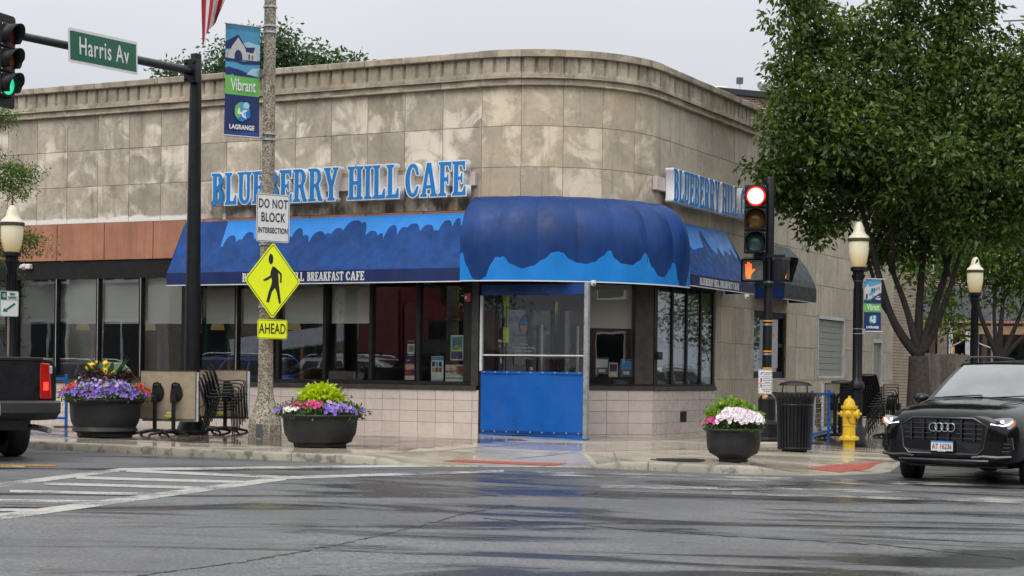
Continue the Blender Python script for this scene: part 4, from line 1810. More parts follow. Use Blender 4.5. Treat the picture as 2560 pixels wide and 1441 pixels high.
mb = MB()
nu = 168
for i in range(nu):
    u0, u1 = i / nu, (i + 1) / nu
    b0, b1 = max(0, interp(sc_pts, u0)) * .47, max(0, interp(sc_pts, u1)) * .47
    if b0 > 0 or b1 > 0:
        for k in range(2):
            mb.add([dome_pt(u0, b0 * k / 2), dome_pt(u1, b1 * k / 2), dome_pt(u1, b1 * (k + 1) / 2), dome_pt(u0, b0 * (k + 1) / 2)], [(0, 1, 2, 3)], 1)
    K = 14
    for k in range(K):
        f = lambda b, t: b + (1 - b) * t
        mb.add([dome_pt(u0, f(b0, k / K)), dome_pt(u1, f(b1, k / K)), dome_pt(u1, f(b1, (k + 1) / K)), dome_pt(u0, f(b0, (k + 1) / K))], [(0, 1, 2, 3)], 0)
for u in (0, 1):                               # flat ends
    q = lerp(q0d, q1d, u)
    ring = [Vector(dome_pt(u, t, False)) for t in [k / 20 for k in range(21)]] + [path(q, .015) + UP * zd0]
    mb.add(ring, [tuple(range(len(ring)))], 0)
cm = mb.mesh('canopy', ['awning_dome', 'awning_sky'], fix=False)
bmx = bmesh.new()
bmx.from_mesh(cm)
bmesh.ops.remove_doubles(bmx, verts=bmx.verts, dist=.0004)
bmesh.ops.recalc_face_normals(bmx, faces=bmx.faces)
bmx.to_mesh(cm)
bmx.free()
for p in cm.polygons:
    p.use_smooth = len(p.vertices) < 8
link('canopy', cm, dome)
mb = MB()
for k in range(24):
    fbox(path, lerp(q0d, q1d, k / 24), lerp(q0d, q1d, (k + 1) / 24), zd0 - .02, zd0 - .001, DP - .02, DP + .006, mb)
mb.build('trim_bar', 'white_trim', dome)
for g in range(1, NG):                          # welted seams
    mb = MB()
    mb.tube([Vector(dome_pt(g / NG, t)) for t in [.22 + k * .055 for k in range(15)]], .006, 5)
    mb.build('seam', 'awning_dome', dome, smooth=True)
# straight awning on the right front
PR = .62
awr = thing('awning', 'short navy awning over the narrow windows of the right front', 'awning', path(LA + .8, .3) + UP * 2.6)
ra, rb = LA + .10, q_right(1812, 579)[0]
zt_r = q_right(1760, 570)[1]
zv1r, zv0r = q_right(1790, 695, PR)[1], q_right(1790, 722, PR)[1]
rbx = [(0, .95), (.06, .72), (.15, .64), (.2, .60), (.25, .66), (.3, .52), (.42, .58), (.48, .60), (.53, .88), (.56, .92), (.62, .58), (.66, .52), (.72, .66), (.75, .50), (.82, .62), (.88, .55), (.93, .70), (.96, .5), (1, .55)]
mb = MB()
nq = 70


def ar_pt(q, t):
    d, z = lerp(PR, .02, t), lerp(zv1r, zt_r, t)
    w = math.sin(math.pi * t) * .025
    p = path(q, d - w * .5)
    return (p.x, p.y, z - w)


for i in range(nq):
    u0, u1 = i / nq, (i + 1) / nq
    qx0, qx1 = lerp(ra, rb, u0), lerp(ra, rb, u1)
    b0, b1 = interp(rbx, u0), interp(rbx, u1)
    f = lambda b, t: b + (1 - b) * t
    for k in range(5):
        mb.add([ar_pt(qx0, b0 * k / 5), ar_pt(qx1, b1 * k / 5), ar_pt(qx1, b1 * (k + 1) / 5), ar_pt(qx0, b0 * (k + 1) / 5)], [(0, 1, 2, 3)], 0)
    mb.add([ar_pt(qx0, b0), ar_pt(qx1, b1), ar_pt(qx1, 1), ar_pt(qx0, 1)], [(0, 1, 2, 3)], 1)
for q in (ra, rb):
    mb.add([ar_pt(q, 0), ar_pt(q, 1), tuple(path(q, .02) + UP * zv0r), tuple(path(q, PR) + UP * zv0r)], [(0, 1, 2, 3)], 0)
mb.build('canopy', ['awning_navy', 'awning_sky'], awr, fix=True)
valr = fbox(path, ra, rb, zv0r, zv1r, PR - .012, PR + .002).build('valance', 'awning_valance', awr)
fbox(path, ra, rb, zv0r - .018, zv0r, PR - .016, PR + .008).build('trim_bar', 'white_trim', awr)
wr = lambda x: q_right(x, 710, PR)[0] - LA
flat_words(valr, [('BLUEBERRY', wr(1749), wr(1783)), ('HILL', wr(1785), wr(1798)), ('BREAKFAST', wr(1800), wr(1831)), ('CAFE', wr(1833), wr(1847.5))], TR + NR * (PR + .002), DR, lerp(zv0r, zv1r, .14), (zv1r - zv0r) * .66, NR)
# far awning over the side window
awf = thing('awning', 'faded dark green awning with a blue end cheek over the side window', 'awning', path(O1[0], .3) + UP * 2.5)
fa = q_right(1886, 735, 0)[0]
PF = .64
fb = q_right(2040, 755, PF)[0]
zf0, zf1, zft = q_right(2000, 752, PF)[1], q_right(2000, 716, PF)[1], q_right(1945, 614, .05)[1]
mb = MB()


def af(q, t):
    p = path(q, lerp(PF, .02, t ** 1.25))
    return (p.x, p.y, lerp(zf1, zft, t) + .06 * math.sin(math.pi * t))


mb.grid(lambda u, v: af(lerp(fa, fb, u), v), 8, 8)
for q in (fa, fb):
    ring = [af(q, k / 8) for k in range(9)] + [tuple(path(q, .02) + UP * zf0), tuple(path(q, PF) + UP * zf0)]
    mb.add(ring, [tuple(range(len(ring)))], 1 if q == fa else 0)
mb.build('canopy', ['awning_green', 'blue_vinyl_dark'], awf)
fbox(path, fa, fb, zf0, zf1, PF - .01, PF + .004).build('valance', 'awning_green', awf)
fbox(path, fa, fb, zf0 - .015, zf0, PF - .014, PF + .006).build('trim_bar', 'white_metal', awf)

# ================================================================== vinyl entrance vestibule
ves = thing('entrance_vestibule', 'blue vinyl rain enclosure with clear windows round the cafe door', 'vestibule', lplane(.1, 0) + UP * base_z(-.5))
vq0, vq1 = q_left(1203, 900, .02)[0], q_left(1460, 900, .02)[0]
zk0, zk1 = q_left(1330, 1089, .02)[1], q_left(1330, 929.5, .02)[1]
zu0, zu1 = q_left(1330, 738, .02)[1], q_left(1330, 703, .02)[1]
zbar = q_left(1330, 889, .02)[1]
zu1 = min(zu1, zd0 - .045)


def vpl(q, d=0.0):
    return lplane(q, .02 + d)


mb = MB()
mb.grid(lambda u, v: vpl(lerp(vq0, vq1, u), .012 * math.sin(u * 9) * math.sin(v * 4 + 1)) + UP * lerp(zk0 - .015 * u, zk1, v), 24, 10)
skirt = mb.build('skirt_panel', 'blue_vinyl', ves, smooth=2)
mb = MB()
mb.grid(lambda u, v: vpl(lerp(vq0, vq1 + .01, u), .012 * math.sin(u * 14 + 1)) + UP * lerp(zu0, zu1, v), 24, 4)
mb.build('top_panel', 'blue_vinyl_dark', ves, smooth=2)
for zz in (zk1 - .02, zk0 + .05):
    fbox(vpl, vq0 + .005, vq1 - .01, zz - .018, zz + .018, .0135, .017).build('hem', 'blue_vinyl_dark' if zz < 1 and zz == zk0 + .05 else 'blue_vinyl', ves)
    for k in range(9):
        gq = lerp(vq0 + .06, vq1 - .08, k / 8)
        mb = MB()
        mb.tube([vpl(gq + .012 * math.cos(t_), .019) + UP * (zz + .012 * math.sin(t_)) for t_ in [2 * math.pi * j / 10 for j in range(10)]], .004, 5, closed=True)
        mb.build('grommet', 'galv', ves)
fbox(vpl, vq0 + .02, vq1 - .02, zk1 - .03, zu0 + .03, -.03, -.027).build('clear_window', 'clear_vinyl', ves)
fbox(vpl, vq0 + .03, vq1, zbar - .012, zbar + .012, -.05, .012).build('cross_bar', 'white_metal', ves, bevel=.004)
post = MB()
fbox(vpl, vq1 - .005, vq1 + .075, zk0 - .03, zu1 + .01, -.06, .02, post)
post.build('post', 'galv', ves, bevel=.006)
fbox(vpl, vq0 - .03, vq0 + .018, zk1, zu0, -.06, .015).build('post', 'white_metal', ves, bevel=.006)
fbox(vpl, vq0, vq1 + .09, zk0 - .05, zk0 - .02, -.06, .014).build('foot_rail', 'blue_rail', ves, bevel=.004)
# return side towards the wall
pa_, pb_ = vpl(vq1 + .07, -.02), chord(DOOR1 + .04, .03)
mb = MB()
mb.grid(lambda u, v: pa_.lerp(pb_, u) + UP * lerp(zk0 - .04, zk1, v), 4, 4)
mb.build('side_panel', 'blue_vinyl', ves)
mb = MB()
mb.grid(lambda u, v: pa_.lerp(pb_, u) + UP * lerp(zk1, zu0, v), 2, 2)
mb.build('clear_window', 'clear_vinyl', ves)
mb = MB()
mb.grid(lambda u, v: pa_.lerp(pb_, u) + UP * lerp(zu0, zu1, v), 2, 2)
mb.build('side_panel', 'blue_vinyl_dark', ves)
# lime feather flags standing inside the entrance
for px, w0, lab in ((1263, .13, 'lime green feather banner furled inside the entrance window'), (1388, .05, 'thin lime green feather banner beyond the door handle')):
    b0 = on_plane(px, 1000, lplane(.9, -.28), NL)
    f_ = thing('feather_banner', lab, 'banner', (b0.x, b0.y, .02))
    mb = MB()
    mb.tube([(0, 0, .0), (0, 0, 2.5)], .012, 6)
    mb.lathe([(.14, 0), (.14, .02), (.02, .03)], 12)
    mb.build('pole', 'black_metal', f_, world=False)
    mb = MB()
    zt_ = q_left(px, 742 if w0 > .1 else 757, -.28)[1]
    zl_ = q_left(px, 820 if w0 > .1 else 835, -.28)[1]
    n = 12
    for k in range(n + 1):
        t = k / n
        w = lerp(.02, w0, t ** .8)
        z = lerp(zl_, zt_, t)
        y = .03 * math.sin(t * 5)
        mb.v += [(-w / 2 * 1.0, y - .02, z), (w / 2, y + .015, z)]
    for k in range(n):
        mb.f.append((2 * k, 2 * k + 1, 2 * k + 3, 2 * k + 2))
        mb.m.append(0)
    if w0 > .1:
        mb.box((-.05, -.03, zl_ - .28), (.05, -.02, zl_ - .01))
    mb.build('cloth', 'lime_flag', f_, world=False)
# cameras, alarm, floodlight
def dome_cam(px, py, depth, lab):
    p = at_depth(px, py, depth)
    c = thing('security_camera', lab, 'camera', p)
    mb = MB()
    mb.lathe([(.045, .03), (.05, .0), (.048, -.03), (.036, -.058), (.012, -.07), (.0001, -.071)], 16)
    mb.build('housing', 'white', c, world=False, smooth=True)
    mb = MB()
    mb.ball((.012, -.04, -.035), .018, 0, 10, 6)
    mb.build('lens', 'grille_black', c, world=False, smooth=True)


_r = ray(1483, 706)
dome_cam(1483, 706, 29.85, 'small white dome camera under the rim of the rounded awning')
dome_cam(1867, 740, 33.6, 'small white dome camera at the end of the right awning')
q, z = q_left(1174, 744)
al = thing('fire_alarm', 'small red alarm box with strobe on the dark post beside the entrance', 'alarm', lplane(q, .03) + UP * z)
fbox(lplane, q - .055, q + .055, z - .075, z + .075, .03, .085).build('box', 'fire_alarm', al, bevel=.008)
fbox(lplane, q - .04, q - .01, z - .03, z + .02, .085, .10).build('strobe', 'white', al)
q, z = q_left(62, 667, .1)
flt = thing('flood_light', 'white floodlight head on the dark fascia at the far left', 'light', lplane(q, .02) + UP * z)
mb = MB()
mb.lathe([(.035, 0), (.05, .05), (.085, .15), (.09, .20), (.02, .205)], 16)
mb.xf(frame(lplane(q - .10, .12) + UP * z, UP, NL.cross(UP) * -1) @ Matrix.Identity(4))
mb.v = [tuple(Vector(v) - (lplane(q, .02) + UP * z)) for v in mb.v]
mb.build('lamp_head', 'white', flt, world=False, smooth=True)
fbox(lplane, q + .02, q + .14, z - .05, z + .05, .018, .12).build('mount', 'white', flt, bevel=.015)
mb = MB()
mb.tube([lplane(q, .03) + UP * (z + .03), lplane(q, .03) + UP * (z + .17)], .008, 5)
mb.build('cable', 'black_plastic', flt)
q, z = q_left(565, 542)
cb = thing('conduit_box', 'small white conduit box below the letters above the long awning', 'box', lplane(q, 0) + UP * z)
fbox(lplane, q - .035, q + .035, z - .06, z + .06, .0, .06).build('box', 'white', cb, bevel=.006)
mb = MB()
mb.tube([lplane(q, .03) + UP * (z + .06), lplane(q, .03) + UP * (za + .2)], .012, 6)
mb.build('conduit', 'white', cb)
q, z = q_right(1643, 890)
kb = thing('key_box', 'small black key box with a red light on the corner post', 'box', path(q, .012) + UP * z)
fbox(path, q - .1, q + .1, z - .07, z + .07, .0145, .07).build('box', 'black_plastic', kb, bevel=.008)
fbox(path, q - .08, q - .05, z + .01, z + .03, .07, .075).build('indicator', 'tail_red', kb)

# posters standing inside the glass
def poster(px, py, w, h, base, bits, lab):
    q, z = q_left(px, py, -.07)
    o = lplane(q, -.062) + UP * z
    t = thing('poster', lab, 'poster', o)
    mb = MB()
    mb.prism([(-w / 2, -h / 2), (w / 2, -h / 2), (w / 2, h / 2), (-w / 2, h / 2)], o, U0, UP, NL * .002)
    sheet = mb.build('sheet', base, t)
    for (x, y, bw, bh, mt) in bits:
        mb = MB()
        mb.prism([(x - bw / 2, y - bh / 2), (x + bw / 2, y - bh / 2), (x + bw / 2, y + bh / 2), (x - bw / 2, y + bh / 2)], o + NL * .0025, U0, UP, NL * .001)
        mb.build('print', mt, sheet)
    return o, sheet


r_ = random.Random(3)
poster(1143, 870, .25, .44, 'paper_white', [(0, .08, .23, .24, 'paper_teal'), (-.06, .10, .05, .14, 'banner_navy'), (.0, .11, .05, .12, 'paper_red'), (.06, .10, .05, .13, 'egg_gold'), (0, -.03, .15, .07, 'yellow_tag'), (0, -.13, .23, .14, 'banner_navy')],
       'colourful poster with hanging clothes taped high in the last window')
poster(1094, 922, .25, .44, 'paper_white', [(0, .18, .25, .07, 'paper_teal'), (0, -.205, .25, .02, 'paper_teal')] + [(-.08 + .07 * (k % 3), .08 - .1 * (k // 3), .055, .085, ['brown_dark', 'paper_teal', 'banner_navy', 'egg_gold', 'grey_box', 'paper_red'][k]) for k in range(6)],
       'white event flyer with a grid of photographs leaning in the last window')
o, sh = poster(1137, 934, .37, .30, 'paper_white', [(0, .05, .36, .19, 'paper_cream'), (.10, .06, .14, .14, 'paper_red'), (.15, -.02, .05, .06, 'banner_green'), (0, -.08, .36, .03, 'paper_teal')], 'wide market poster with fruit picture in the last window')
put_text('MARKET', .055, 'paper_purple', o + NL * .0045 - U0 * .07 + UP * .03, U0, UP, sh, bold=.002)
put_text('FARMERS', .026, 'paper_purple', o + NL * .0045 - U0 * .07 + UP * .075, U0, UP, sh)
poster(1025, 921, .20, .42, 'paper_red', [(0, .15, .2, .12, 'paper_purple'), (-.04, .14, .07, .03, 'paper_white'), (0, .02, .18, .09, 'paper_cream'), (0, -.17, .2, .07, 'paper_white'), (.06, -.06, .06, .1, 'paper_purple')],
       'red and purple poster standing at the edge of the fifth window')
poster(1028, 871, .14, .26, 'paper_white', [(0, .10, .14, .05, 'text_black'), (0, -.01, .11, .12, 'curtain_grey'), (.02, .0, .05, .06, 'letter_blue'), (0, -.11, .14, .015, 'text_black')], 'small black and white notice above the red poster')
# things seen through the chamfer window: framed notices and a plant
for px, py, w, h, m1, m2, lab in ((1505, 915, .26, .30, 'grey_box', 'paper_white', 'framed grey notice at the foot of the chamfer window'), (1533, 925, .17, .26, 'paper_cream', 'paper_purple', 'pale leaflet between two framed notices'),
                                  (1565, 920, .24, .32, 'grey_box', 'plate_blue', 'dark framed blue notice in the chamfer window')):
    q, z = q_chord(px, py, -.1)
    o = chord(q, -.10) + UP * z
    t = thing('notice', lab, 'notice', o)
    mb = MB()
    mb.prism([(-w / 2, -h / 2), (w / 2, -h / 2), (w / 2, h / 2), (-w / 2, h / 2)], o, DC, UP, NC * .008)
    mb.build('frame', m1, t)
    mb = MB()
    mb.prism([(-w * .4, -h * .1), (w * .4, -h * .1), (w * .4, h * .38), (-w * .4, h * .38)], o + NC * .009, DC, UP, NC * .001)
    mb.build('print', m2, t)
    mb = MB()
    mb.prism([(-w * .25, -h * .38), (w * .25, -h * .38), (w * .25, -h * .2), (-w * .25, -h * .2)], o + NC * .009, DC, UP, NC * .001)
    mb.build('print', 'paper_white', t)
q, z = q_chord(1558, 875, -.5)
pl = thing('house_plant', 'green potted plant behind the chamfer window', 'plant', chord(q, -.55) + UP * 0)
mb = MB()
mb.lathe([(.12, .75), (.17, 1.0), (.15, 1.0), (.14, .97)], 14)
mb.build('pot', 'white', pl, world=False, smooth=True)
mb = MB()
mb.box((-.2, -.2, 0), (.2, .2, .75))
mb.build('stand', 'brown_dark', pl, world=False)
mb = MB()
for k in range(14):
    a = k * 2.4
    L = r_.uniform(.35, .6)
    pts = [Vector((math.cos(a) * L * t * .7, math.sin(a) * L * t * .7, 1.0 + L * (1.2 * t - .75 * t * t))) for t in (0, .35, .7, 1)]
    s = Vector((-math.sin(a), math.cos(a), 0))
    for w, p in zip((.02, .05, .04, .004), pts):
        mb.v += [tuple(p - s * w), tuple(p + s * w)]
    b = len(mb.v) - 8
    for j in range(3):
        mb.f.append((b + 2 * j, b + 2 * j + 1, b + 2 * j + 3, b + 2 * j + 2))
        mb.m.append(0)
mb.build('leaves', 'leaf_planter', pl, world=False)
# pendant lamps and booth partitions seen in the dim dining room
mk('pendant_shade', (.55, .45, .16), .6, emit=(1, .75, .3), es=.10)
for px, py, n in ((207, 816, 'above the second booth'), (372, 816, 'above the fourth booth'), (544, 815, 'behind the dark signal mast'), (735, 815, 'behind the yellow warning sign')):
    q, z = q_left(px, py, -1.3)
    p = lplane(q, -1.3)
    t = thing('pendant_lamp', 'pleated yellow pendant lamp in the dining room ' + n, 'lamp', (p.x, p.y, z))
    mb = MB()
    mb.lathe([(.14, -.08), (.10, .12)], 18, cap=False)
    mb.build('shade', 'pendant_shade', t, world=False, smooth=True)
    mb = MB()
    mb.tube([(0, 0, .1), (0, 0, 3.3 - z)], .006, 5)
    mb.build('cord', 'black_plastic', t, world=False)
for px, n in ((234, 'second'), (399, 'fourth'), (575, 'fifth'), (757, 'seventh')):
    q, _ = q_left(px, 880, -.9)
    p = lplane(q, -.9)
    t = thing('booth', 'wooden booth partition with post behind the ' + n + ' window pane', 'booth', (p.x, p.y, 0))
    mb = MB()
    zt_ = q_left(px, 828 if px < 700 else 862, -.9)[1]
    fbox(lplane, q - .035, q + .035, 0, zt_, -.94, -.86, mb)
    mb.build('post', 'wood_booth', t, bevel=.005)
    mb = MB()
    fbox(lplane, q - .07, q + .02, 0, 1.12, -2.4, -.95, mb)
    mb.build('partition', 'wood_booth', t)
    mb = MB()
    fbox(lplane, q - .5, q - .08, 0, .45, -2.3, -1.0, mb)
    fbox(lplane, q + .03, q + .45, 0, .45, -2.3, -1.0, mb)
    mb.build('seat', 'brown_dark', t, bevel=.03)

# ================================================================== street furniture
CX, CY = Vector((1, 0, 0)), Vector((0, 1, 0))


def plate(root, name, poly, o, ux, uy, thick, mat, back=None):
    n = Vector(ux).cross(Vector(uy)).normalized()
    mb_ = MB()
    mb_.prism(poly, Vector(o) - n * thick, ux, uy, n * thick, 0, 1 if back else None)
    return mb_.build(name, [mat, back] if back else mat, root)


def rrect(w, h, r, n=4):
    out = []
    for cx, cy, a in ((w / 2 - r, h / 2 - r, 0), (-w / 2 + r, h / 2 - r, 90), (-w / 2 + r, -h / 2 + r, 180), (w / 2 - r, -h / 2 + r, 270)):
        out += arc(cx, cy, r, r, a, a + 90, n)
    return out


def ring_poly(root, name, outer_, inner_, o, ux, uy, thick, mat):
    n = Vector(ux).cross(Vector(uy)).normalized()
    mb_ = MB()
    a = [Vector(o) + Vector(ux) * x + Vector(uy) * y for x, y in outer_]
    b = [Vector(o) + Vector(ux) * x + Vector(uy) * y for x, y in inner_]
    k = len(a)
    mb_.v = [tuple(p + n * thick) for p in a + b]
    mb_.f = [(i, (i + 1) % k, k + (i + 1) % k, k + i) for i in range(k)]
    mb_.m = [0] * k
    return mb_.build(name, mat, root)


def dirv(deg):
    """horizontal unit vector for a panel whose face normal points deg degrees right of straight at the camera"""
    return Vector((math.cos(RAD(deg)), math.sin(RAD(deg)), 0))


# ------------------------------------------------ exposed-aggregate lamp pole with signs, banner and flag
pb = on_walk(662, 1096)
PD = pb.y
S_ = F / PD                                       # picture pixels per metre at the pole
pole = thing('concrete_pole', 'tall speckled concrete street light pole standing at the kerb', 'pole', pb)
mb = MB()
zs = lambda py, px=664: at_depth(px, py, PD).z - pb.z
ph = 9.2
wid = lambda px_: px_ / S_ / 2


def octo(prof):
    m_ = MB()
    m_.lathe(prof, 8)
    c, s = math.cos(RAD(22.5)), math.sin(RAD(22.5))
    m_.v = [(x * c - y * s, x * s + y * c, z) for x, y, z in m_.v]
    return m_


m_ = octo([(wid(40), zs(985)), (wid(37), zs(848)), (wid(35), zs(600)), (wid(32), zs(340)), (wid(30), zs(0)), (wid(22), ph)])
m_.build('shaft', 'aggregate', pole, world=False)
m_ = octo([(wid(86), -.12), (wid(86), zs(1062)), (wid(82), zs(1056)), (wid(80), zs(1048)), (wid(66), zs(1030)), (wid(50), zs(1005)), (wid(41), zs(984))])
m_.build('base', 'aggregate', pole, world=False)
mb = MB()
mb.box((-.112, -wid(86) * .945, .02), (.0, -wid(86) * .90, .24))
mb.build('access_door', 'grey_box', pole, world=False)
for py in (18, 66, 82, 336, 350, 612, 768):
    mb = MB()
    r = lerp(wid(38), wid(31), (900 - py) / 900) * 1.09
    z = zs(py)
    mb.lathe([(r, z - .018), (r + .006, z - .016), (r + .006, z + .016), (r, z + .018)], 16)
    mb.build('band_clamp', 'galv', pole, world=False)
mb = MB()
mb.box((-.15, -.12, zs(196)), (-.10, -.06, zs(176)))
mb.build('junction_box', 'grey_box', pole, world=False)
mb = MB()
mb.tube([(0, 0, ph - .1), (.1, -.3, ph + .25), (.25, -1.3, ph + .5), (.3, -1.9, ph + .5)], .05, 8)
mb.box((.16, -2.6, ph + .42), (.46, -1.8, ph + .58))
mb.build('lamp_arm', 'galv', pole, world=False)

sn_ang = 47                                      # the plates face along the main street, so they look narrow from here
pf = lambda px, py, d=.2: at_depth(px, py, PD - d)


def sign_board(name, label, px, py, w, h, ang, mat, r=.04, depth=None, edge=None, thick=.004, back='sign_back', cat='sign'):
    o = at_depth(px, py, depth or PD - .22)
    ux = dirv(ang)
    root = thing(name, label, cat, o)
    plate(root, 'plate', rrect(w, h, r), o, ux, UP, thick, mat, back)
    n = ux.cross(UP)
    if edge:
        m_, inset, lw = edge
        ring_poly(root, 'border', rrect(w - 2 * inset, h - 2 * inset, max(.01, r - inset)), rrect(w - 2 * inset - 2 * lw, h - 2 * inset - 2 * lw, max(.008, r - inset - lw)), o + n * .0015, ux, UP, .001, m_)
    return root, o, ux, n


hs = lambda a, b: (b - a) / S_                     # pixel height to metres at the pole
# DO NOT BLOCK INTERSECTION
w = (714 - 650) / S_ / math.cos(RAD(sn_ang - 8))
r_o, o, ux, n = sign_board('regulatory_sign', 'white rectangular sign forbidding to block the intersection, on the concrete pole', 682.5, 546, .61, hs(487, 606), 36, 'sign_white', .04, edge=('text_black', .012, .008))
for s_, sz, dz, sx in (('DO NOT', .21, .22, .60), ('BLOCK', .21, .005, .62), ('INTERSECTION', .125, -.20, .60)):
    put_text(s_, sz, 'text_black', o + n * .004 + UP * dz * hs(487, 606) / .762, ux, UP, r_o, sx=sx, bold=.002, spacing=1.08)
# crossing diamond
dd = hs(607, 798) / math.sqrt(2)
o = at_depth(682, 702, PD - .26)
ux = dirv(41)
root = thing('warning_sign', 'fluorescent yellow diamond with a black walking figure on the concrete pole', 'sign', o)
D = hs(607, 798) / 2
rot = lambda pts, a: [(x * math.cos(a) - y * math.sin(a), x * math.sin(a) + y * math.cos(a)) for x, y in pts]
wx = (744 - 619) / S_ / 2 / math.cos(RAD(41)) / D
dia = lambda k, r: [(x * wx, y) for x, y in rot(rrect(D * math.sqrt(2) * k, D * math.sqrt(2) * k, r), RAD(45))]
plate(root, 'plate', dia(1, .06), o, ux, UP, .004, 'sign_lime', 'sign_back')
n = ux.cross(UP)
ring_poly(root, 'border', dia(.95, .05), dia(.925, .045), o + n * .0015, ux, UP, .001, 'text_black')
k = D / .645
fig = MB()
off = o + n * .003
fig.prism([(x * k * wx, y * k) for x, y in arc(-.05, .36, .052, .088, 0, 330, 14)], off, ux, UP, n * .002)
fig.prism([(x * k * wx, (.24 - (.24 - y) * .63) * k) for x, y in [(-.01, .24), (.05, .215), (.185, .075), (.20, .05), (.20, -.18), (.165, -.19), (.165, .03), (.115, .08), (.125, -.03), (.14, -.27), (.19, -.72), (.15, -.76), (.085, -.42), (.05, -.33), (-.02, -.44), (-.085, -.73), (-.145, -.71),
            (-.09, -.43), (-.035, -.26), (-.02, -.15), (-.035, -.06), (-.13, -.14), (-.205, -.165), (-.215, -.125), (-.06, -.01), (-.05, .10)]], off, ux, UP, n * .002)
fig.build('walking_figure', 'text_black', root)
# AHEAD plaque
r_o, o, ux, n = sign_board('plaque_sign', 'fluorescent yellow AHEAD plaque under the diamond sign', 681, 823.5, .56, hs(800, 848), 38, 'sign_lime', .035, edge=('text_black', .010, .007))
put_text('AHEAD', .235, 'text_black', o + n * .004, ux, UP, r_o, sx=.62, bold=.003, spacing=1.06)


# ------------------------------------------------ street banners
def banner(root, o, ux, uy_len, w, scene_bits, wav=.02, lean=0.0):
    """cloth banner hung from o (top inner corner), along ux for w, down uy_len"""
    n = ux.cross(UP).normalized()

    def P(x, y, dz=0.0):
        ww = w * (1 - lean * y * (1 - .35 * y) * 1.0) if lean else w
        wv = wav * math.sin(3.1 * x + 4 * y) * (0.3 + y)
        if lean and y > .86:
            ww = w * (1 - lean * .86 * (1 - .35 * .86)) + (w * .93 - w * (1 - lean * .86 * (1 - .35 * .86))) * smooth((y - .86) / .14)
        return o + ux * (x * ww) - UP * (y * uy_len) + n * (wv + dz)
    bands = [(0, .05, 'banner_hem_top'), (.05, .46, 'banner_sky'), (.46, .63, 'banner_green'), (.63, .955, 'banner_navy'), (.955, 1.0, 'banner_hem')]
    cl = None
    for a, b, m in bands:
        mb_ = MB()
        mb_.grid(lambda u, v: P(u, lerp(a, b, v)), 10, max(2, int((b - a) * 24)))
        x = mb_.build('cloth', m, root, smooth=2)
        cl = cl or x
    lay = [0]
    def draw(poly, m):
        """flat print cut into the cloth surface, laid in thin layers on both faces"""
        lay[0] += 1
        for sgn in (1, -1):
            mb_ = MB()
            mb_.v = [tuple(P(x, y, sgn * (.0012 * lay[0]))) for x, y in poly]
            mb_.f = [tuple(range(len(poly)))]
            mb_.m = [0]
            mb_.build('print', m, cl)
    for poly, m in scene_bits:
        draw(poly, m)
    return P, n, cl


mk('banner_hem_top', (.06, .26, .44), .6)
ell = lambda cx, cy, rx, ry, a0=0, a1=360, n=18: arc(cx, cy, rx, ry, a0, a1 if a1 != 360 else 340, n)
logo = [(ell(.5, .775, .22, .085), 'banner_sky'), ([(.30, .73), (.44, .70), (.44, .85), (.36, .845), (.29, .80)], 'banner_green'), (ell(.62, .72, .09, .03), 'banner_pale'), (ell(.67, .80, .07, .035), 'letter_blue'), (ell(.48, .845, .10, .022), 'letter_blue')]
mir = lambda bits: [([(1 - x, y) for x, y in p], m) for p, m in bits]
station = [([(0, .40), (.10, .385), (.22, .395), (.36, .40), (.50, .41), (.66, .43), (.82, .45), (1, .46), (1, .46), (0, .46)], 'banner_navy'),
           ([(.62, .44), (.75, .385), (1, .37), (1, .455), (.8, .44)], 'banner_pale'),
           ([(.52, .16), (.66, .145), (.8, .155), (1, .165), (1, .30), (.52, .30)], 'banner_pale'),
           ([(0, .165), (.36, .09), (.62, .21), (.0, .225)], 'banner_navy'),
           ([(.18, .20), (.36, .115), (.58, .215), (.60, .31), (.14, .31), (.10, .27)], 'cloth_white'),
           ([(.56, .20), (.84, .19), (.94, .255), (.58, .235)], 'banner_navy'),
           ([(.80, .245), (.85, .195), (.92, .25), (.93, .31), (.60, .31), (.58, .24)], 'cloth_white'),
           ([(.0, .24), (.16, .235), (.13, .31), (.0, .315)], 'cloth_white'), ([(.04, .25), (.07, .25), (.07, .30), (.04, .305)], 'banner_sky'),
           ([(0, .305), (.3, .315), (.5, .33), (.7, .315), (1, .31), (1, .335), (.5, .35), (.25, .33), (0, .335)], 'banner_navy'),
           ([(.26, .315), (.26, .27), (.29, .24), (.36, .225), (.43, .24), (.47, .27), (.48, .32)], 'banner_navy'),
           ([(.66, .26), (.70, .26), (.70, .30), (.66, .30)], 'banner_navy'), ([(.76, .265), (.79, .265), (.79, .30), (.76, .30)], 'banner_navy')]
ball_ = [([(0, .20), (.18, .11), (.22, .10), (.28, .16), (1, .08), (1, .33), (.0, .40)], 'cloth_white')] + [([(.45 + k * .13, .19 - k * .012), (.50 + k * .13, .185 - k * .012), (.50 + k * .13, .24 - k * .012), (.45 + k * .13, .245 - k * .012)], 'banner_navy') for k in range(4)] + \
        [([(.48 + k * .11, .315), (.52 + k * .11, .31), (.52 + k * .11, .36), (.48 + k * .11, .365)], 'banner_navy') for k in range(2)] + \
        [([(.08, .30), (.18, .28), (.18, .37), (.08, .40)], 'banner_navy'), ([(0, .46), (0, .40), (.2, .415), (.40, .40), (.52, .36), (.62, .33), (.75, .30), (.88, .27), (1, .26), (1, .46)], 'banner_navy'), ([(.62, .36), (.98, .36), (.93, .39), (.85, .395), (.85, .46), (.76, .46), (.76, .395), (.67, .39)], 'cloth_white'),
         ([(.70, .325), (.90, .325), (.86, .345), (.74, .345)], 'cloth_white')]


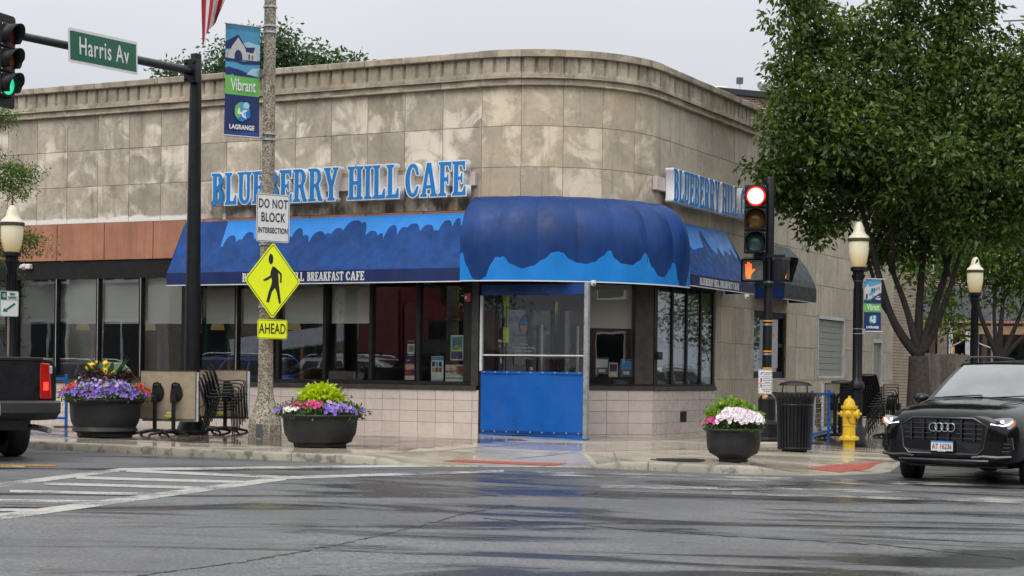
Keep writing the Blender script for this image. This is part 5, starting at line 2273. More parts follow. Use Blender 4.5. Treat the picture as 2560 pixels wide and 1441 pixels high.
def banner_text(P, cl, w, uy_len, n, ux):
    lx = .0
    put_text('Vibrant', .46 * w, 'text_white', P(.52, .545, .016), ux, UP, cl, sx=.52, bold=.006 * w)
    put_text('L', .30 * w, 'text_white', P(.44, .765, .018), ux, UP, cl, sx=.9, bold=.02 * w)
    put_text('G', .26 * w, 'text_white', P(.58, .80, .018), ux, UP, cl, sx=.9, bold=.018 * w)
    put_text('LAGRANGE', .17 * w, 'text_white', P(.5, .92, .016), ux, UP, cl, sx=.82, bold=.006 * w)


b1 = thing('street_banner', 'blue and green street banner with a train station picture hung from the concrete pole', 'banner', at_depth(608, 200, PD - .1))
o1 = at_depth(564, 58, PD - .38)
ux1 = (at_depth(651, 66, PD - .05) - o1)
bw = Vector((ux1.x, ux1.y, 0)).length
ux1 = Vector((ux1.x, ux1.y, 0)).normalized()
bl = at_depth(608, 60, PD - .2).z - at_depth(608, 338, PD - .2).z
P1, n1, cl1 = banner(b1, o1, ux1, bl, bw, station + logo, .015)
banner_text(P1, cl1, bw, bl, n1, ux1)
for y in (0.0, 1.0):
    mb = MB()
    a, b = P1(-.02, y), P1(1.25, y)
    mb.tube([a, b], .014, 8)
    mb.build('banner_rod', 'galv', b1, smooth=True)
# the corner of a flag hanging from above
fl_o = at_depth(545, -240, PD - .7)
flag = thing('flag', 'red and white striped tail of a flag hanging beside the concrete pole', 'flag', fl_o)
mb = MB()
strips = 7


def fp(u, v):
    # hanging folded cloth: u across stripes, v down
    x = lerp(-.25, .52, u) * (1 - .62 * v ** 2.2) - .12 * v ** 2 - .02
    z = -v * (2.28 - .55 * u)
    y = .09 * math.sin(u * 9 + v * 1.5) * (.4 + .6 * v)
    return (fl_o.x + x, fl_o.y + y, fl_o.z + z)


for k in range(strips):
    mb.grid(lambda u, v: fp((k + u) / strips, v), 3, 14, k % 2)
mb.build('cloth', ['cloth_red', 'cloth_white'], flag, smooth=2)
mb = MB()
mb.tube([(fl_o.x + .45, fl_o.y + .1, fl_o.z - .35), (fl_o.x - .35, fl_o.y - .1, fl_o.z + .12)], .016, 6)
mb.tube([(fl_o.x + .42, fl_o.y + .1, fl_o.z - .35), (pb.x - .1, pb.y, fl_o.z - .55)], .02, 6)
mb.build('staff', 'galv', flag)


# ------------------------------------------------ signal mast with arm, street name sign and signal
db = on_walk(478, 1084)
mast = thing('signal_mast', 'dark steel signal mast with a long arm on the left sidewalk', 'signal mast', db)
MD = db.y
SM = F / MD
mz = lambda py, px=478: at_depth(px, py, MD).z - db.z
mb = MB()
mb.lathe([(20.5 / SM, 0), (20 / SM, mz(760)), (18.5 / SM, mz(690)), (15.5 / SM, mz(300)), (14 / SM, mz(140)), (13.5 / SM, mz(136)), (.0001, mz(132))], 12)
mb.v = [(x + .0, y, z) for x, y, z in mb.v]
mb.build('post', 'black_metal', mast, world=False, smooth=True)
mb = MB()
mb.lathe([(.30, 0), (.30, .03), (.26, .05), (.22, .16), (.165, .30), (.155, .32)], 16)
mb.build('base', 'black_metal', mast, world=False, smooth=True)
jt = at_depth(478, 178, MD - .15)
tipd = MD - 4.6
ta_ = at_depth(40, 88, tipd)
adir = (ta_ - jt).normalized()
mb = MB()
mb.tube([jt, ta_ + adir * 1.6], [.075, .055], 10)
mb.build('arm', 'black_metal', mast, smooth=True)
mb = MB()
ah = Vector((adir.x, adir.y, 0)).normalized()
mb.obox(jt - ah * .02, ah * .07, ah.cross(UP) * .12, UP * .20)
for sx_ in (-1, 1):
    for sz_ in (-1, 1):
        mb.obox(jt + ah * .06 + ah.cross(UP) * .08 * sx_ + UP * .14 * sz_, ah * .025, ah.cross(UP) * .018, UP * .018)
mb.build('clamp', 'black_metal', mast, bevel=.006)
# street name
mid = at_depth(240, 131, lerp(MD - .15, tipd, .57))
sg = thing('street_sign', 'green street name sign with white letters on the mast arm', 'sign', mid)
e1 = at_depth(150, 118, 1)
# plate follows the arm direction
n_ = UP.cross(adir).normalized()
if n_.y > 0:
    n_ = -n_
ux = (UP.cross(n_)).normalized()
if ux.x < 0:
    ux = -ux
uxs = (-adir).normalized()
uys = (UP - uxs * UP.dot(uxs)).normalized()
L_ = (at_depth(330, 143, lerp(MD - .15, tipd, .375)) - at_depth(150, 117, lerp(MD - .15, tipd, .76))).length
H_ = 98 / F * mid.y
sgo = mid + uxs.cross(uys) * .15
plate(sg, 'border_plate', rrect(L_, H_ * .86, .04), sgo, uxs, uys, .004, 'sign_white', 'sign_back')
plate(sg, 'face', rrect(L_ - .09, H_ * .86 - .09, .03), sgo + uxs.cross(uys) * .003, uxs, uys, .002, 'sign_green')
put_text('Harris Av', H_ * .62, 'text_white', sgo + uxs.cross(uys) * .006, uxs, uys, sg, sx=.80, bold=.004, spacing=1.12)
for sx_ in (-1, 1):
    for sz_ in (-1, 1):
        mb = MB()
        mb.ball(sgo + uxs * (L_ / 2 - .06) * sx_ + uys * (H_ * .43 - .06) * sz_ + uxs.cross(uys) * .005, .012, 0, 8, 5)
        mb.build('bolt', 'text_black', sg)


def signal_head(root, o, face, lit, scale=1.0, body='black_plastic'):
    """three-section head facing the unit vector face, o its centre"""
    rt = UP.cross(face).normalized()
    S = .356 * scale
    for k, nm in enumerate(('red', 'amber', 'green')):
        c = o + UP * S * (1 - k)
        mb_ = MB()
        mb_.obox(c - face * .09, rt * .17 * scale, face * .09, UP * (S / 2 - .003))
        h = mb_.build('section', body, root, bevel=.012)
        for sx in (-1, 1):
            for sz in (-1, 1):
                mb_ = MB()
                mb_.ball(c + rt * .145 * sx * scale + UP * .145 * sz * scale + face * .002, .008, 0, 6, 4)
                mb_.build('screw', 'galv', h)
        mb_ = MB()
        M4 = Matrix.Identity(4)
        for i in range(3):
            M4[i][0], M4[i][1], M4[i][2], M4[i][3] = rt[i], UP[i], face[i], c[i]
        mb_.lathe([(.150 * scale, 0), (.149 * scale, .006), (.12 * scale, .028), (.0001, .042)], 24)
        mb_.xf(M4)
        mb_.build('lens', f'lens_{nm}_{"on" if lit == nm else "off"}', h, smooth=True)
        if lit == nm == 'red':
            mb_ = MB()
            mb_.lathe([(.128 * scale, .027), (.10 * scale, .038), (.0001, .047)], 24)
            mb_.xf(M4)
            mb_.build('lens_core', 'lens_core', h, smooth=True)
        mb_ = MB()                                        # visor: open tube cut at the bottom
        n = 20
        for i in range(n + 1):
            a = RAD(-50 + 280 * i / n)
            ln = .23 * scale * (.72 + .28 * math.sin(max(0, a)) if a > 0 else .6)
            for rr, zz in ((.158, 0), (.158, ln), (.152, ln), (.152, 0)):
                p = c + rt * (rr * scale * math.cos(a)) + UP * (rr * scale * math.sin(a)) + face * zz
                mb_.v.append(tuple(p))
        for i in range(n):
            for j in range(3):
                mb_.f.append((i * 4 + j, i * 4 + j + 1, i * 4 + 5 + j, i * 4 + 4 + j))
                mb_.m.append(0)
        mb_.build('visor', body, h, smooth=2)


for nm, on, off_ in (('red', (1, .012, .008), (.16, .02, .01)), ('amber', (1, .5, .02), (.20, .09, .012)), ('green', (.05, 1, .55), (.035, .10, .09))):
    t = mk(f'lens_{nm}_off', off_, .25, var=.25, vs=30, coat=.5)
    t = NT(f'lens_{nm}_on')
    vec = t.coord('Generated')
    t.set(Base_Color=on, Emission_Color=on, Emission_Strength={'red': 2.2, 'green': .55}.get(nm, 3))
mk('lens_core', (1, .6, .5), .3, emit=(1, .42, .34), es=2.6)
sh_o = at_depth(20, 150, tipd - .30)
sig1 = thing('traffic_signal', 'black backplated traffic signal with green lit hung on the mast arm', 'traffic signal', sh_o)
fc = Vector((.94, -.34, 0)).normalized()
signal_head(sig1, sh_o, fc, 'green')
rt = UP.cross(fc).normalized()
mb = MB()
mb.prism(rrect(.62, 1.36, .06), sh_o - fc * .10, rt, UP, -fc * .006)
mb.build('backplate', 'black_plastic', sig1)
mb = MB()
mb.tube([sh_o - fc * .13 + UP * .6, sh_o - fc * .13 - UP * .6], .02, 6)
mb.bar(sh_o - fc * .13, sh_o - fc * .25, .06)
mb.build('bracket', 'black_metal', sig1)

# ------------------------------------------------ corner signal post on the right
cb_ = on_walk(1916, 1110)
QD = cb_.y
SQ = F / QD
qz = lambda py, px=1916: at_depth(px, py, QD).z - cb_.z
cp = thing('signal_post', 'black signal post on an octagonal concrete footing beside the litter bin', 'signal post', cb_)
mb = MB()
mb.box((-.34, -.34, -.2), (.34, .34, .045))
mb.build('footing', 'concrete', cp, world=False, bevel=.03)
mb = MB()
mb.lathe([(.27, .045), (.27, .09), (.235, .12), (.225, .36), (.16, .42), (.155, .80), (.10, .86)], 8)
mb.build('base', 'black_metal', cp, world=False, bevel=.004)
mb = MB()
mb.lathe([(.078, .8), (.078, qz(716)), (.072, qz(710)), (.072, qz(640)), (.09, qz(640)), (.09, qz(446)), (.08, qz(443))], 14)
mb.build('shaft', 'black_metal', cp, world=False, smooth=True)
for py in (803, 879, 921):
    mb = MB()
    mb.lathe([(.08, qz(py) - .014), (.086, qz(py) - .012), (.086, qz(py) + .012), (.08, qz(py) + .014)], 14)
    mb.build('band', 'orange_box', cp, world=False)
for py in (812, 886, 706):
    mb = MB()
    mb.lathe([(.08, qz(py) - .018), (.088, qz(py) - .012), (.088, qz(py) + .012), (.08, qz(py) + .018)], 14)
    mb.build('clamp', 'galv', cp, world=False)
for pz in (qz(462), qz(636)):
    mb = MB()
    mb.bar((-.02, -.02, pz), (-.14, -.2, pz), .05)
    mb.build('bracket', 'black_metal', cp, world=False)
so_ = at_depth(1888.5, 548, QD - .28)
fc2 = Vector((-.12, -1, 0)).normalized()
sig2 = thing('traffic_signal', 'traffic signal with red lit on the right corner post', 'traffic signal', so_)
signal_head(sig2, so_, fc2, 'red', 170 / SQ / (3 * .356))


def ped_head(o, face, label, hand):
    r = thing('pedestrian_signal', label, 'pedestrian signal', o)
    rt_ = UP.cross(face).normalized()
    mb_ = MB()
    mb_.obox(o - face * .09, rt_ * .205, face * .09, UP * .205)
    mb_.build('housing', 'black_plastic', r, bevel=.02)
    mb_ = MB()
    mb_.prism(rrect(.35, .35, .03), o + face * .002, rt_, UP, face * .003)
    mb_.build('screen', 'ped_screen', r)
    ring = rrect(.42, .43, .05)
    mb_ = MB()
    k = len(ring)
    for zz in (-.01, .15):
        mb_.v += [tuple(o + rt_ * x + UP * y + face * (zz if zz < 0 or y > -.12 else .05)) for x, y in ring]
    mb_.f = [(i, (i + 1) % k, k + (i + 1) % k, k + i) for i in range(k)]
    mb_.m = [0] * k
    mb_.build('hood', 'black_plastic', r, smooth=True)
    mb_ = MB()
    hx, hy, s = -.075, -.01, 1.0
    hnd = [(-.035, -.14), (.035, -.14), (.05, -.06), (.085, -.01), (.115, .015), (.105, .035), (.055, .015), (.055, .08), (.05, .125), (.032, .125), (.03, .06), (.026, .06), (.022, .15), (.002, .15), (0, .06), (-.004, .06), (-.008, .15), (-.026, .148), (-.028, .055), (-.032, .055), (-.042, .115), (-.06, .11), (-.052, .03), (-.052, -.06)]
    mb_.prism([(hx + x * s, hy + y * s) for x, y in hnd], o + face * .007, rt_, UP, face * .003)
    mb_.build('raised_hand', 'hand_lit', r)
    return r


mk('ped_screen', (.11, .12, .11), .25, var=.2)
mk('hand_lit', (.9, .2, .03), .4, emit=(1, .09, .02), es=1.7)
ped_head(at_depth(1882, 676, QD - .26), Vector((-.10, -1, 0)).normalized(), 'pedestrian signal with lit orange hand facing the street', True)
ped_head(at_depth(1966, 675, QD - .05), Vector((.88, -.47, 0)).normalized(), 'pedestrian signal turned aside showing a sliver of its lit hand', True)
for py in (641, 713):
    a, b = at_depth(1885, py, QD - .1), at_depth(1962, py, QD - .05)
    mb = MB()
    mb.bar(a, b, .05)
    mb.build('bracket', 'black_metal', cp)
# plates on the post
sb = thing('sign_back', 'plain grey back of a tall sign strapped to the corner signal post', 'sign', at_depth(1920, 860, QD + .1))
mb = MB()
for x0, x1, a0, a1 in ((1899, 1906, .16, .02), (1926, 1944, .02, .30)):
    p0, p1 = at_depth(x0, 860, QD + a0), at_depth(x1, 860, QD + a1)
    hh = (919 - 798) / SQ / 2
    d = (p1 - p0)
    d.z = 0
    nn = d.cross(UP).normalized() * .002
    mb.hexa([p0 - UP * hh - nn, p1 - UP * hh - nn, p1 - UP * hh + nn, p0 - UP * hh + nn, p0 + UP * hh - nn, p1 + UP * hh - nn, p1 + UP * hh + nn, p0 + UP * hh + nn])
mb.build('plate', 'sign_back', sb)
r_o, o, ux, n = sign_board('button_sign', 'small white crossing instruction sign above the orange push button', 1913, 955, 36 / SQ, 62 / SQ, 8, 'sign_white', .03, depth=QD - .12, edge=('text_black', .008, .006))
hh = 62 / SQ
for s_, y, sz in (('START CROSSING', .36, .024), ('WATCH FOR', .29, .02), ('DONT START', .14, .022), ('FINISH CROSSING', .06, .02), ('IF STARTED', -.02, .02), ('DONT CROSS', -.15, .024), ('PUSH BUTTON', -.31, .026), ('TO CROSS', -.39, .024)):
    put_text(s_, sz, 'text_black', o + n * .003 + ux * .03 + UP * y * hh, ux, UP, r_o)
for y, m in ((.33, 'plate_blue'), (.12, 'text_red'), (.02, 'text_red'), (-.15, 'text_red')):
    plate(r_o, 'pictogram', [(-.015, -.02), (.015, -.02), (.015, .02), (-.015, .02)], o + n * .003 - ux * .075 + UP * y * hh, ux, UP, .001, m)
for y in (.22, -.07, -.23):
    plate(r_o, 'rule', [(-.115, -.002), (.115, -.002), (.115, .002), (-.115, .002)], o + n * .003 + UP * y * hh, ux, UP, .001, 'text_black')
bo_ = at_depth(1913, 994, QD - .09)
bt = thing('push_button', 'orange pedestrian push button on the corner signal post', 'button', bo_)
mb = MB()
mb.lathe([(.055, -.04), (.055, .02), (.045, .03), (.0001, .03)], 18)
mb.xf(frame(bo_, CX, UP))
mb.build('housing', 'orange_box', bt, smooth=True)
mb = MB()
mb.lathe([(.028, .03), (.026, .045), (.0001, .05)], 14)
mb.xf(frame(bo_, CX, UP))
mb.build('button', 'galv', bt, smooth=True)

# ------------------------------------------------ litter bin
lb = on_walk(1986, 1129)
LS = F / lb.y
bin_ = thing('litter_bin', 'black slatted steel litter bin with flared rim and raised lid', 'litter bin', lb)
R0, R1, RF = 37 / LS, 45 / LS, 57 / LS
zt_ = at_depth(1986, 983, lb.y).z - lb.z
nS = 30
for k in range(nS):
    a = 2 * math.pi * k / nS
    mb = MB()
    pr = [(R0 * 1.12, .03), (R0 * 1.14, .12), (R1 * .98, zt_ * .55), (R1, zt_ * .80), (R1 * 1.08, zt_ * .92), (RF, zt_)]
    w = .020
    for r, z in pr:
        for s_, dr in ((-1, 0), (1, 0), (1, -.008), (-1, -.008)):
            x, y = (r + dr), s_ * w
            mb.v.append((x * math.cos(a) - y * math.sin(a), x * math.sin(a) + y * math.cos(a), z))
    for i in range(len(pr) - 1):
        for j in range(4):
            j2 = (j + 1) % 4
            mb.f.append((i * 4 + j, i * 4 + j2, i * 4 + 4 + j2, i * 4 + 4 + j))
            mb.m.append(0)
    mb.build('slat', 'black_metal', bin_, world=False)
mb = MB()
for z, r in ((.06, R0 * 1.14), (zt_ * .80, R1 * 1.0), (zt_, RF)):
    mb.tube([(r * math.cos(2 * math.pi * k / 28), r * math.sin(2 * math.pi * k / 28), z) for k in range(28)], .013, 6, closed=True)
mb.build('hoop', 'black_metal', bin_, world=False, smooth=True)
mb = MB()
mb.lathe([(R0 * .86, .0), (R0 * .86, .05), (R0 * 1.02, .06), (R0 * 1.02, zt_ * .78), (R0 * .98, zt_ * .78)], 24)
mb.build('liner', 'black_plastic', bin_, world=False, smooth=True)
mb = MB()
mb.lathe([(R1 * .95, zt_ + .12), (R1 * .8, zt_ + .165), (R1 * .4, zt_ + .195), (.0001, zt_ + .20)], 24)
for a in (.4, 2.5, 4.6):
    mb.tube([(R1 * .8 * math.cos(a), R1 * .8 * math.sin(a), zt_ - .02), (R1 * .75 * math.cos(a), R1 * .75 * math.sin(a), zt_ + .16)], .010, 6)
mb.build('lid', 'black_metal', bin_, world=False, smooth=True)

# ------------------------------------------------ fire hydrant
hb = on_walk(2122, 1119)
HS = F / hb.y
hy = thing('fire_hydrant', 'yellow fire hydrant with a hose chain on the wet pavers', 'fire hydrant', hb)
u_ = 1 / HS
mb = MB()
mb.lathe([(15 * u_, -.05), (15 * u_, 18 * u_), (25 * u_, 19 * u_), (25 * u_, 25 * u_), (24 * u_, 26 * u_), (16 * u_, 30 * u_), (15.5 * u_, 52 * u_), (17 * u_, 53 * u_), (17 * u_, 56 * u_), (15.5 * u_, 57 * u_), (16.5 * u_, 70 * u_), (16.5 * u_, 96 * u_), (20.5 * u_, 97 * u_), (21 * u_, 103 * u_), (15 * u_, 105 * u_)], 24)
mb.build('barrel', 'hydrant', hy, world=False, smooth=True)
mb = MB()
mb.lathe([(15 * u_, 105 * u_), (14 * u_, 113 * u_), (9.5 * u_, 120 * u_), (5 * u_, 123 * u_), (3.6 * u_, 124 * u_), (3.6 * u_, 129 * u_), (.0001, 129 * u_)], 20)
mb.build('bonnet', 'hydrant', hy, world=False, smooth=True)
for d, r, L, nm in (((-.35, -.94, 0), 8.5, 22, 'hose_cap'), ((.92, -.40, 0), 12, 24, 'pumper_cap'), ((-.95, .2, 0), 8, 21, 'hose_cap')):
    d = Vector(d).normalized()
    s_ = d.cross(UP)
    M4 = Matrix.Identity(4)
    for i in range(3):
        M4[i][0], M4[i][1], M4[i][2] = s_[i], UP[i], d[i]
    M4[2][3] = 84 * u_
    mb = MB()
    mb.lathe([(r * .85 * u_, 8 * u_), (r * .85 * u_, (L - 5) * u_), (r * u_, (L - 5) * u_), (r * u_, L * u_), (r * .7 * u_, (L + 2) * u_), (3 * u_, (L + 2.2) * u_), (3 * u_, (L + 7) * u_), (.0001, (L + 7) * u_)], 18)
    mb.xf(M4)
    mb.build(nm, 'hydrant', hy, world=False, smooth=True)
for k in range(8):
    a = 2 * math.pi * k / 8
    mb = MB()
    mb.lathe([(2.2 * u_, 25 * u_), (2.2 * u_, 28 * u_), (.0001, 28 * u_)], 6, (21.5 * u_ * math.cos(a), 21.5 * u_ * math.sin(a), 0))
    mb.build('bolt', 'rust', hy, world=False)
ch = [Vector((-7 * u_, -17.5 * u_, 76 * u_)), Vector((-5 * u_, -19 * u_, 66 * u_)), Vector((3 * u_, -19.5 * u_, 59 * u_)), Vector((12 * u_, -17 * u_, 58 * u_)), Vector((19 * u_, -12 * u_, 64 * u_)), Vector((20 * u_, -10 * u_, 72 * u_))]
mb = MB()
for a, b in zip(ch[:-1], ch[1:]):
    for k in range(3):
        p = a.lerp(b, (k + .5) / 3)
        mb.ball(p, .009, 0, 6, 4, (1, 1, 1.3))
mb.build('chain', 'rust', hy, world=False)

# ------------------------------------------------ street lamps
def make_lamp(label, loc, s=1.0, height=3.78, banner_=False):
    t = thing('street_lamp', label, 'street lamp', loc, group='acorn street lamps')
    zg = height - 1.02 * s
    mb_ = MB()
    mb_.lathe([(.19, 0), (.19, .08), (.165, .12), (.155, .30), (.12, .36), (.105, .42), (.10, 1.02), (.14, 1.05), (.145, 1.12), (.115, 1.17), (.088, 1.21), (.085, 2.0), (.078, zg - .35), (.085, zg - .34)], 16)
    mb_.build('shaft', 'lamp_black', t, world=False, smooth=True)
    mb_ = MB()
    for k in range(12):
        a = 2 * math.pi * k / 12
        mb_.obox((.097 * math.cos(a), .097 * math.sin(a), .72), Vector((math.cos(a), math.sin(a), 0)) * .008, Vector((-math.sin(a), math.cos(a), 0)) * .010, UP * .28)
        mb_.obox((.082 * math.cos(a), .082 * math.sin(a), lerp(1.25, zg - .45, .5)), Vector((math.cos(a), math.sin(a), 0)) * .006, Vector((-math.sin(a), math.cos(a), 0)) * .008, UP * (zg - .45 - 1.25) / 2)
    mb_.build('fluting', 'lamp_black', t, world=False)
    mb_ = MB()
    mb_.lathe([(.078, zg - .36), (.10, zg - .30), (.13, zg - .22), (.10, zg - .19), (.105, zg - .15), (.145, zg - .13), (.145, zg - .075), (.12, zg - .06)], 16)
    mb_.build('capital', 'lamp_black', t, world=False, smooth=True)
    mb_ = MB()
    mb_.lathe([(.115 * s, zg - .06), (.15 * s, zg + .03), (.178 * s, zg + .18), (.185 * s, zg + .33), (.182 * s, zg + .41)], 24)
    mb_.build('globe', 'lamp_globe', t, world=False, smooth=True)
    mb_ = MB()
    mb_.lathe([(.185 * s, zg + .40), (.205 * s, zg + .41), (.205 * s, zg + .455), (.19 * s, zg + .465)], 24)
    mb_.build('ring', 'lamp_brown', t, world=False, smooth=True)
    mb_ = MB()
    mb_.lathe([(.195 * s, zg + .46), (.18 * s, zg + .50), (.125 * s, zg + .545), (.10 * s, zg + .60), (.085 * s, zg + .68), (.05 * s, zg + .75), (.03 * s, zg + .765)], 24)
    mb_.build('roof', 'lamp_cap', t, world=False, smooth=True)
    mb_ = MB()
    mb_.lathe([(.022, zg + .755), (.022, zg + .785), (.010, zg + .80), (.020, zg + .83), (.012, zg + .86), (.004, zg + .93), (.0001, zg + .94)], 10)
    mb_.build('finial', 'lamp_brown', t, world=False, smooth=True)
    return t, zg


pl_ = path(LA, 0) + NR * 3.12
rr = ray(2142, 1000)
k = (pl_.x - rr.x * pl_.y) / (rr.x * DR.y - DR.x)
lp = pl_ + DR * k
lp.z = walk_z(lp.x, lp.y)
htop = at_depth(2143, 531, lp.y).z - lp.z
lamp_b, zg_b = make_lamp('black street lamp with acorn globe and a town banner beside the hydrant', lp, 1.0, htop + .08)
rr = ray(2434, 1000)
k = (pl_.x - rr.x * pl_.y) / (rr.x * DR.y - DR.x)
lp2 = pl_ + DR * k
lp2.z = walk_z(lp2.x, lp2.y)
dup(lamp_b, lp2, .3, 'black street lamp with acorn globe half hidden by leaves behind the black car')
lp3 = at_depth(24, 1060, 29.3)
lp3.z = walk_z(lp3.x, lp3.y)
l3 = dup(lamp_b, lp3, .2, 'black street lamp with acorn globe beside the parking sign')
k3 = (at_depth(24, 478, 29.3).z - lp3.z) / (htop + .08)
for c_ in l3.children:
    c_.scale = (1, 1, k3)
# its banner
b2 = thing('street_banner', 'small blue and green town banner on the street lamp near the hydrant', 'banner', at_depth(2186, 760, lp.y))
o2 = at_depth(2161, 697, lp.y)
ux2 = Vector((1, .35, 0)).normalized()
w2 = (2207 - 2161) / F * lp.y / ux2.x
l2_ = at_depth(2186, 697, lp.y).z - at_depth(2186, 829, lp.y).z
P2, n2, cl2 = banner(b2, o2, ux2, l2_, w2, ball_ + logo, .008)
banner_text(P2, cl2, w2, l2_, n2, ux2)
for y in (0.0, 1.0):
    a, b = P2(-.22, y), P2(1.28 if y == 0 else 1.1, y)
    mb = MB()
    mb.tube([a, b], .011, 8)
    mb.build('banner_rod', 'white_metal', b2, smooth=True)
    mb = MB()
    mb.obox((lp.x + .10, lp.y - .02, a.z), CX * .03, CY * .03, UP * .05)
    for dz in (-.045, .045):
        mb.lathe([(.089, -.008), (.093, -.006), (.093, .006), (.089, .008)], 14, (lp.x, lp.y, a.z + dz))
    mb.build('bracket', 'galv', b2)
# parking sign beside the left lamp
r_o, o, ux, n = sign_board('parking_sign', 'green and white fifteen minute parking sign with an arrow', 23.5, 760, 38 / F * 29.2 * 1.25, 64 / F * 29.2, 36, 'sign_white', .03, depth=29.15, edge=('text_green', .006, .005))
W_, H2 = 38 / F * 29.2 * 1.25, 64 / F * 29.2
plate(r_o, 'panel', [(-W_ * .46, H2 * .17), (-W_ * .15, H2 * .17), (-W_ * .15, H2 * .47), (-W_ * .46, H2 * .47)], o + n * .003, ux, UP, .001, 'sign_green')
put_text('15', .085, 'text_white', o + n * .006 - ux * W_ * .305 + UP * H2 * .31, ux, UP, r_o, sx=.7, bold=.002)
put_text('MIN', .06, 'text_green', o + n * .005 + ux * W_ * .16 + UP * H2 * .38, ux, UP, r_o, sx=.85, bold=.002)
put_text('PARKING', .048, 'text_green', o + n * .005 + ux * W_ * .16 + UP * H2 * .245, ux, UP, r_o, sx=.72, bold=.002)
plate(r_o, 'rule', [(-W_ * .46, -.003), (W_ * .46, -.003), (W_ * .46, .003), (-W_ * .46, .003)], o + n * .003 + UP * H2 * .155, ux, UP, .001, 'text_green')
ar_ = [(-.30, -.36), (-.255, -.20), (-.185, -.25), (.24, .02), (.30, -.055), (-.115, -.315), (-.06, -.37)]
plate(r_o, 'arrow', [(x * W_ * 1.15, (y * .95 + .03) * H2) for x, y in ar_], o + n * .003, ux, UP, .001, 'text_green')
pp = o - n * .03
gz = walk_z(pp.x, pp.y)
mb = MB()
mb.bar((pp.x, pp.y, gz), (pp.x, pp.y, o.z + H2 * .48), .045, .03)
mb.build('post', 'utility_wood', r_o)

# ================================================================== planters with flowers
def flower_mesh(name, centres, outs, size, seed, mats, eye=True):
    g = random.Random(seed)
    mb_ = MB()
    for c, o in zip(centres, outs):
        c = Vector(c)
        n = (Vector(o) + Vector((g.gauss(0, .3), g.gauss(0, .3) - .25, g.gauss(0, .3)))).normalized()
        x = n.cross(Vector((g.random(), g.random(), g.random()))).normalized()
        y = n.cross(x)
        s = size * g.uniform(.75, 1.2)
        k = 10
        ring = []
        for i in range(k):
            a = 2 * math.pi * i / k
            r = s * (1.0 if i % 2 == 0 else .80)
            ring.append(c + (x * math.cos(a) + y * math.sin(a)) * r + n * s * .22 * (1 if i % 2 else .7))
        mb_.add([c - n * s * .15] + ring, [(0, 1 + i, 1 + (i + 1) % k) for i in range(k)], 0)
        if eye:
            mb_.add([c + n * s * .02 + (x * math.cos(a) + y * math.sin(a)) * s * .22 for a in (0, 2.1, 4.2)], [(0, 1, 2)], 1)
    return mb_.mesh(name, mats, fix=False)


def mound(n, R, h, seed, amin=0, amax=360, rmin=.1, rmax=1.0, z0=0.0, front=True):
    g = random.Random(seed)
    P, O = [], []
    while len(P) < n:
        a = RAD(g.uniform(amin, amax))
        r = math.sqrt(g.uniform(rmin ** 2, rmax ** 2))
        x, y = R * r * math.cos(a), R * r * math.sin(a)
        z = z0 + h * math.sqrt(max(0, 1 - (r / 1.12) ** 2)) + g.gauss(0, h * .07)
        P.append((x, y, z))
        O.append(Vector((x / R * .9, y / R * .9 - .15, .45 + .3 * (1 - r))))
    return P, O


def planter(base, label, rim, body, foot, H, pxm):
    """bowl from picture half widths"""
    k = 1 / pxm
    t = thing('flower_planter', label, 'planter', base, group='round sidewalk planters')
    mb_ = MB()
    r, b, f, h = rim * k, body * k, foot * k, H * k
    mb_.lathe([(f * .97, 0), (f, .012), (f, h * .10), (f * 1.05, h * .11), (f * 1.20, h * .16), (b * .88, h * .26), (b * .955, h * .40), (b * .985, h * .60), (b, h * .86), (r * .93, h * .90), (r * .99, h * .935), (r, h * .965), (r * .985, h * .99), (r * .93, h), (b * .93, h * .985), (b * .90, h * .93)], 48)
    mb_.build('bowl', 'planter', t, world=False, smooth=True)
    mb_ = MB()
    mb_.lathe([(b * .95, h * .95), (b * .5, h * .99), (.0001, h)], 32)
    mb_.build('soil', 'soil', t, world=False)
    return t, r, h


def stuff(o, label=None):
    o['kind'] = 'stuff'
    if label:
        o['label'] = label
    return o


def greens(t, name, R, h, z0, n, seed, mat, size=.07, spread=.06, rmax=1.0, **kw):
    P, O = mound(n, R, h, seed, z0=z0, rmax=rmax, **kw)
    P = [(x * .97, y * .97, z - .02) for x, y, z in P]
    return stuff(link(name, leaf_mesh(name, P, 7, spread, size, seed, mat, droop=.1), t, False))


def blooms(t, name, mat, n, R, h, z0, size, seed, amin=0, amax=360, rmin=.1, rmax=1.0, eye='flower_eye', lab=None):
    P, O = mound(n, R, h, seed, amin, amax, rmin, rmax, z0)
    return stuff(link(name, flower_mesh(name, P, O, size, seed, [mat, eye or mat], bool(eye)), t, False), lab)


# 1: cannas and violet petunias
b = on_walk(262, 1092)
pm = F / b.y
t, R, h = planter(b, 'round black planter with violet petunias and tall yellow cannas', 99, 87, 68, 96, pm)
greens(t, 'foliage', R * 1.02, .34, h - .08, 520, 1, 'leaf_planter', .06)
blooms(t, 'petunias', 'flower_violet', 460, R * 1.08, .34, h - .08, .032, 2, 175, 365, .15, 1.04, lab='violet petunias')
blooms(t, 'petunias', 'flower_lilac', 190, R * 1.04, .37, h - .06, .030, 12, 200, 340, .05, .8, lab='pale lilac petunias')
blooms(t, 'begonias', 'flower_red', 46, R * 1.08, .33, h - .03, .034, 3, 335, 375, .75, 1.02, None, 'red begonias')
blooms(t, 'begonias', 'flower_red', 50, R * 1.06, .33, h - .03, .034, 4, 178, 222, .7, 1.0, None, 'red begonias')
blooms(t, 'begonias', 'flower_red', 10, R * 1.0, .30, h - .03, .028, 5, 250, 300, .6, .95, None, 'red begonias')
greens(t, 'dark_leaves', R * .62, .12, h + .27, 70, 6, 'leaf_dark', .10, .05)
g = random.Random(5)
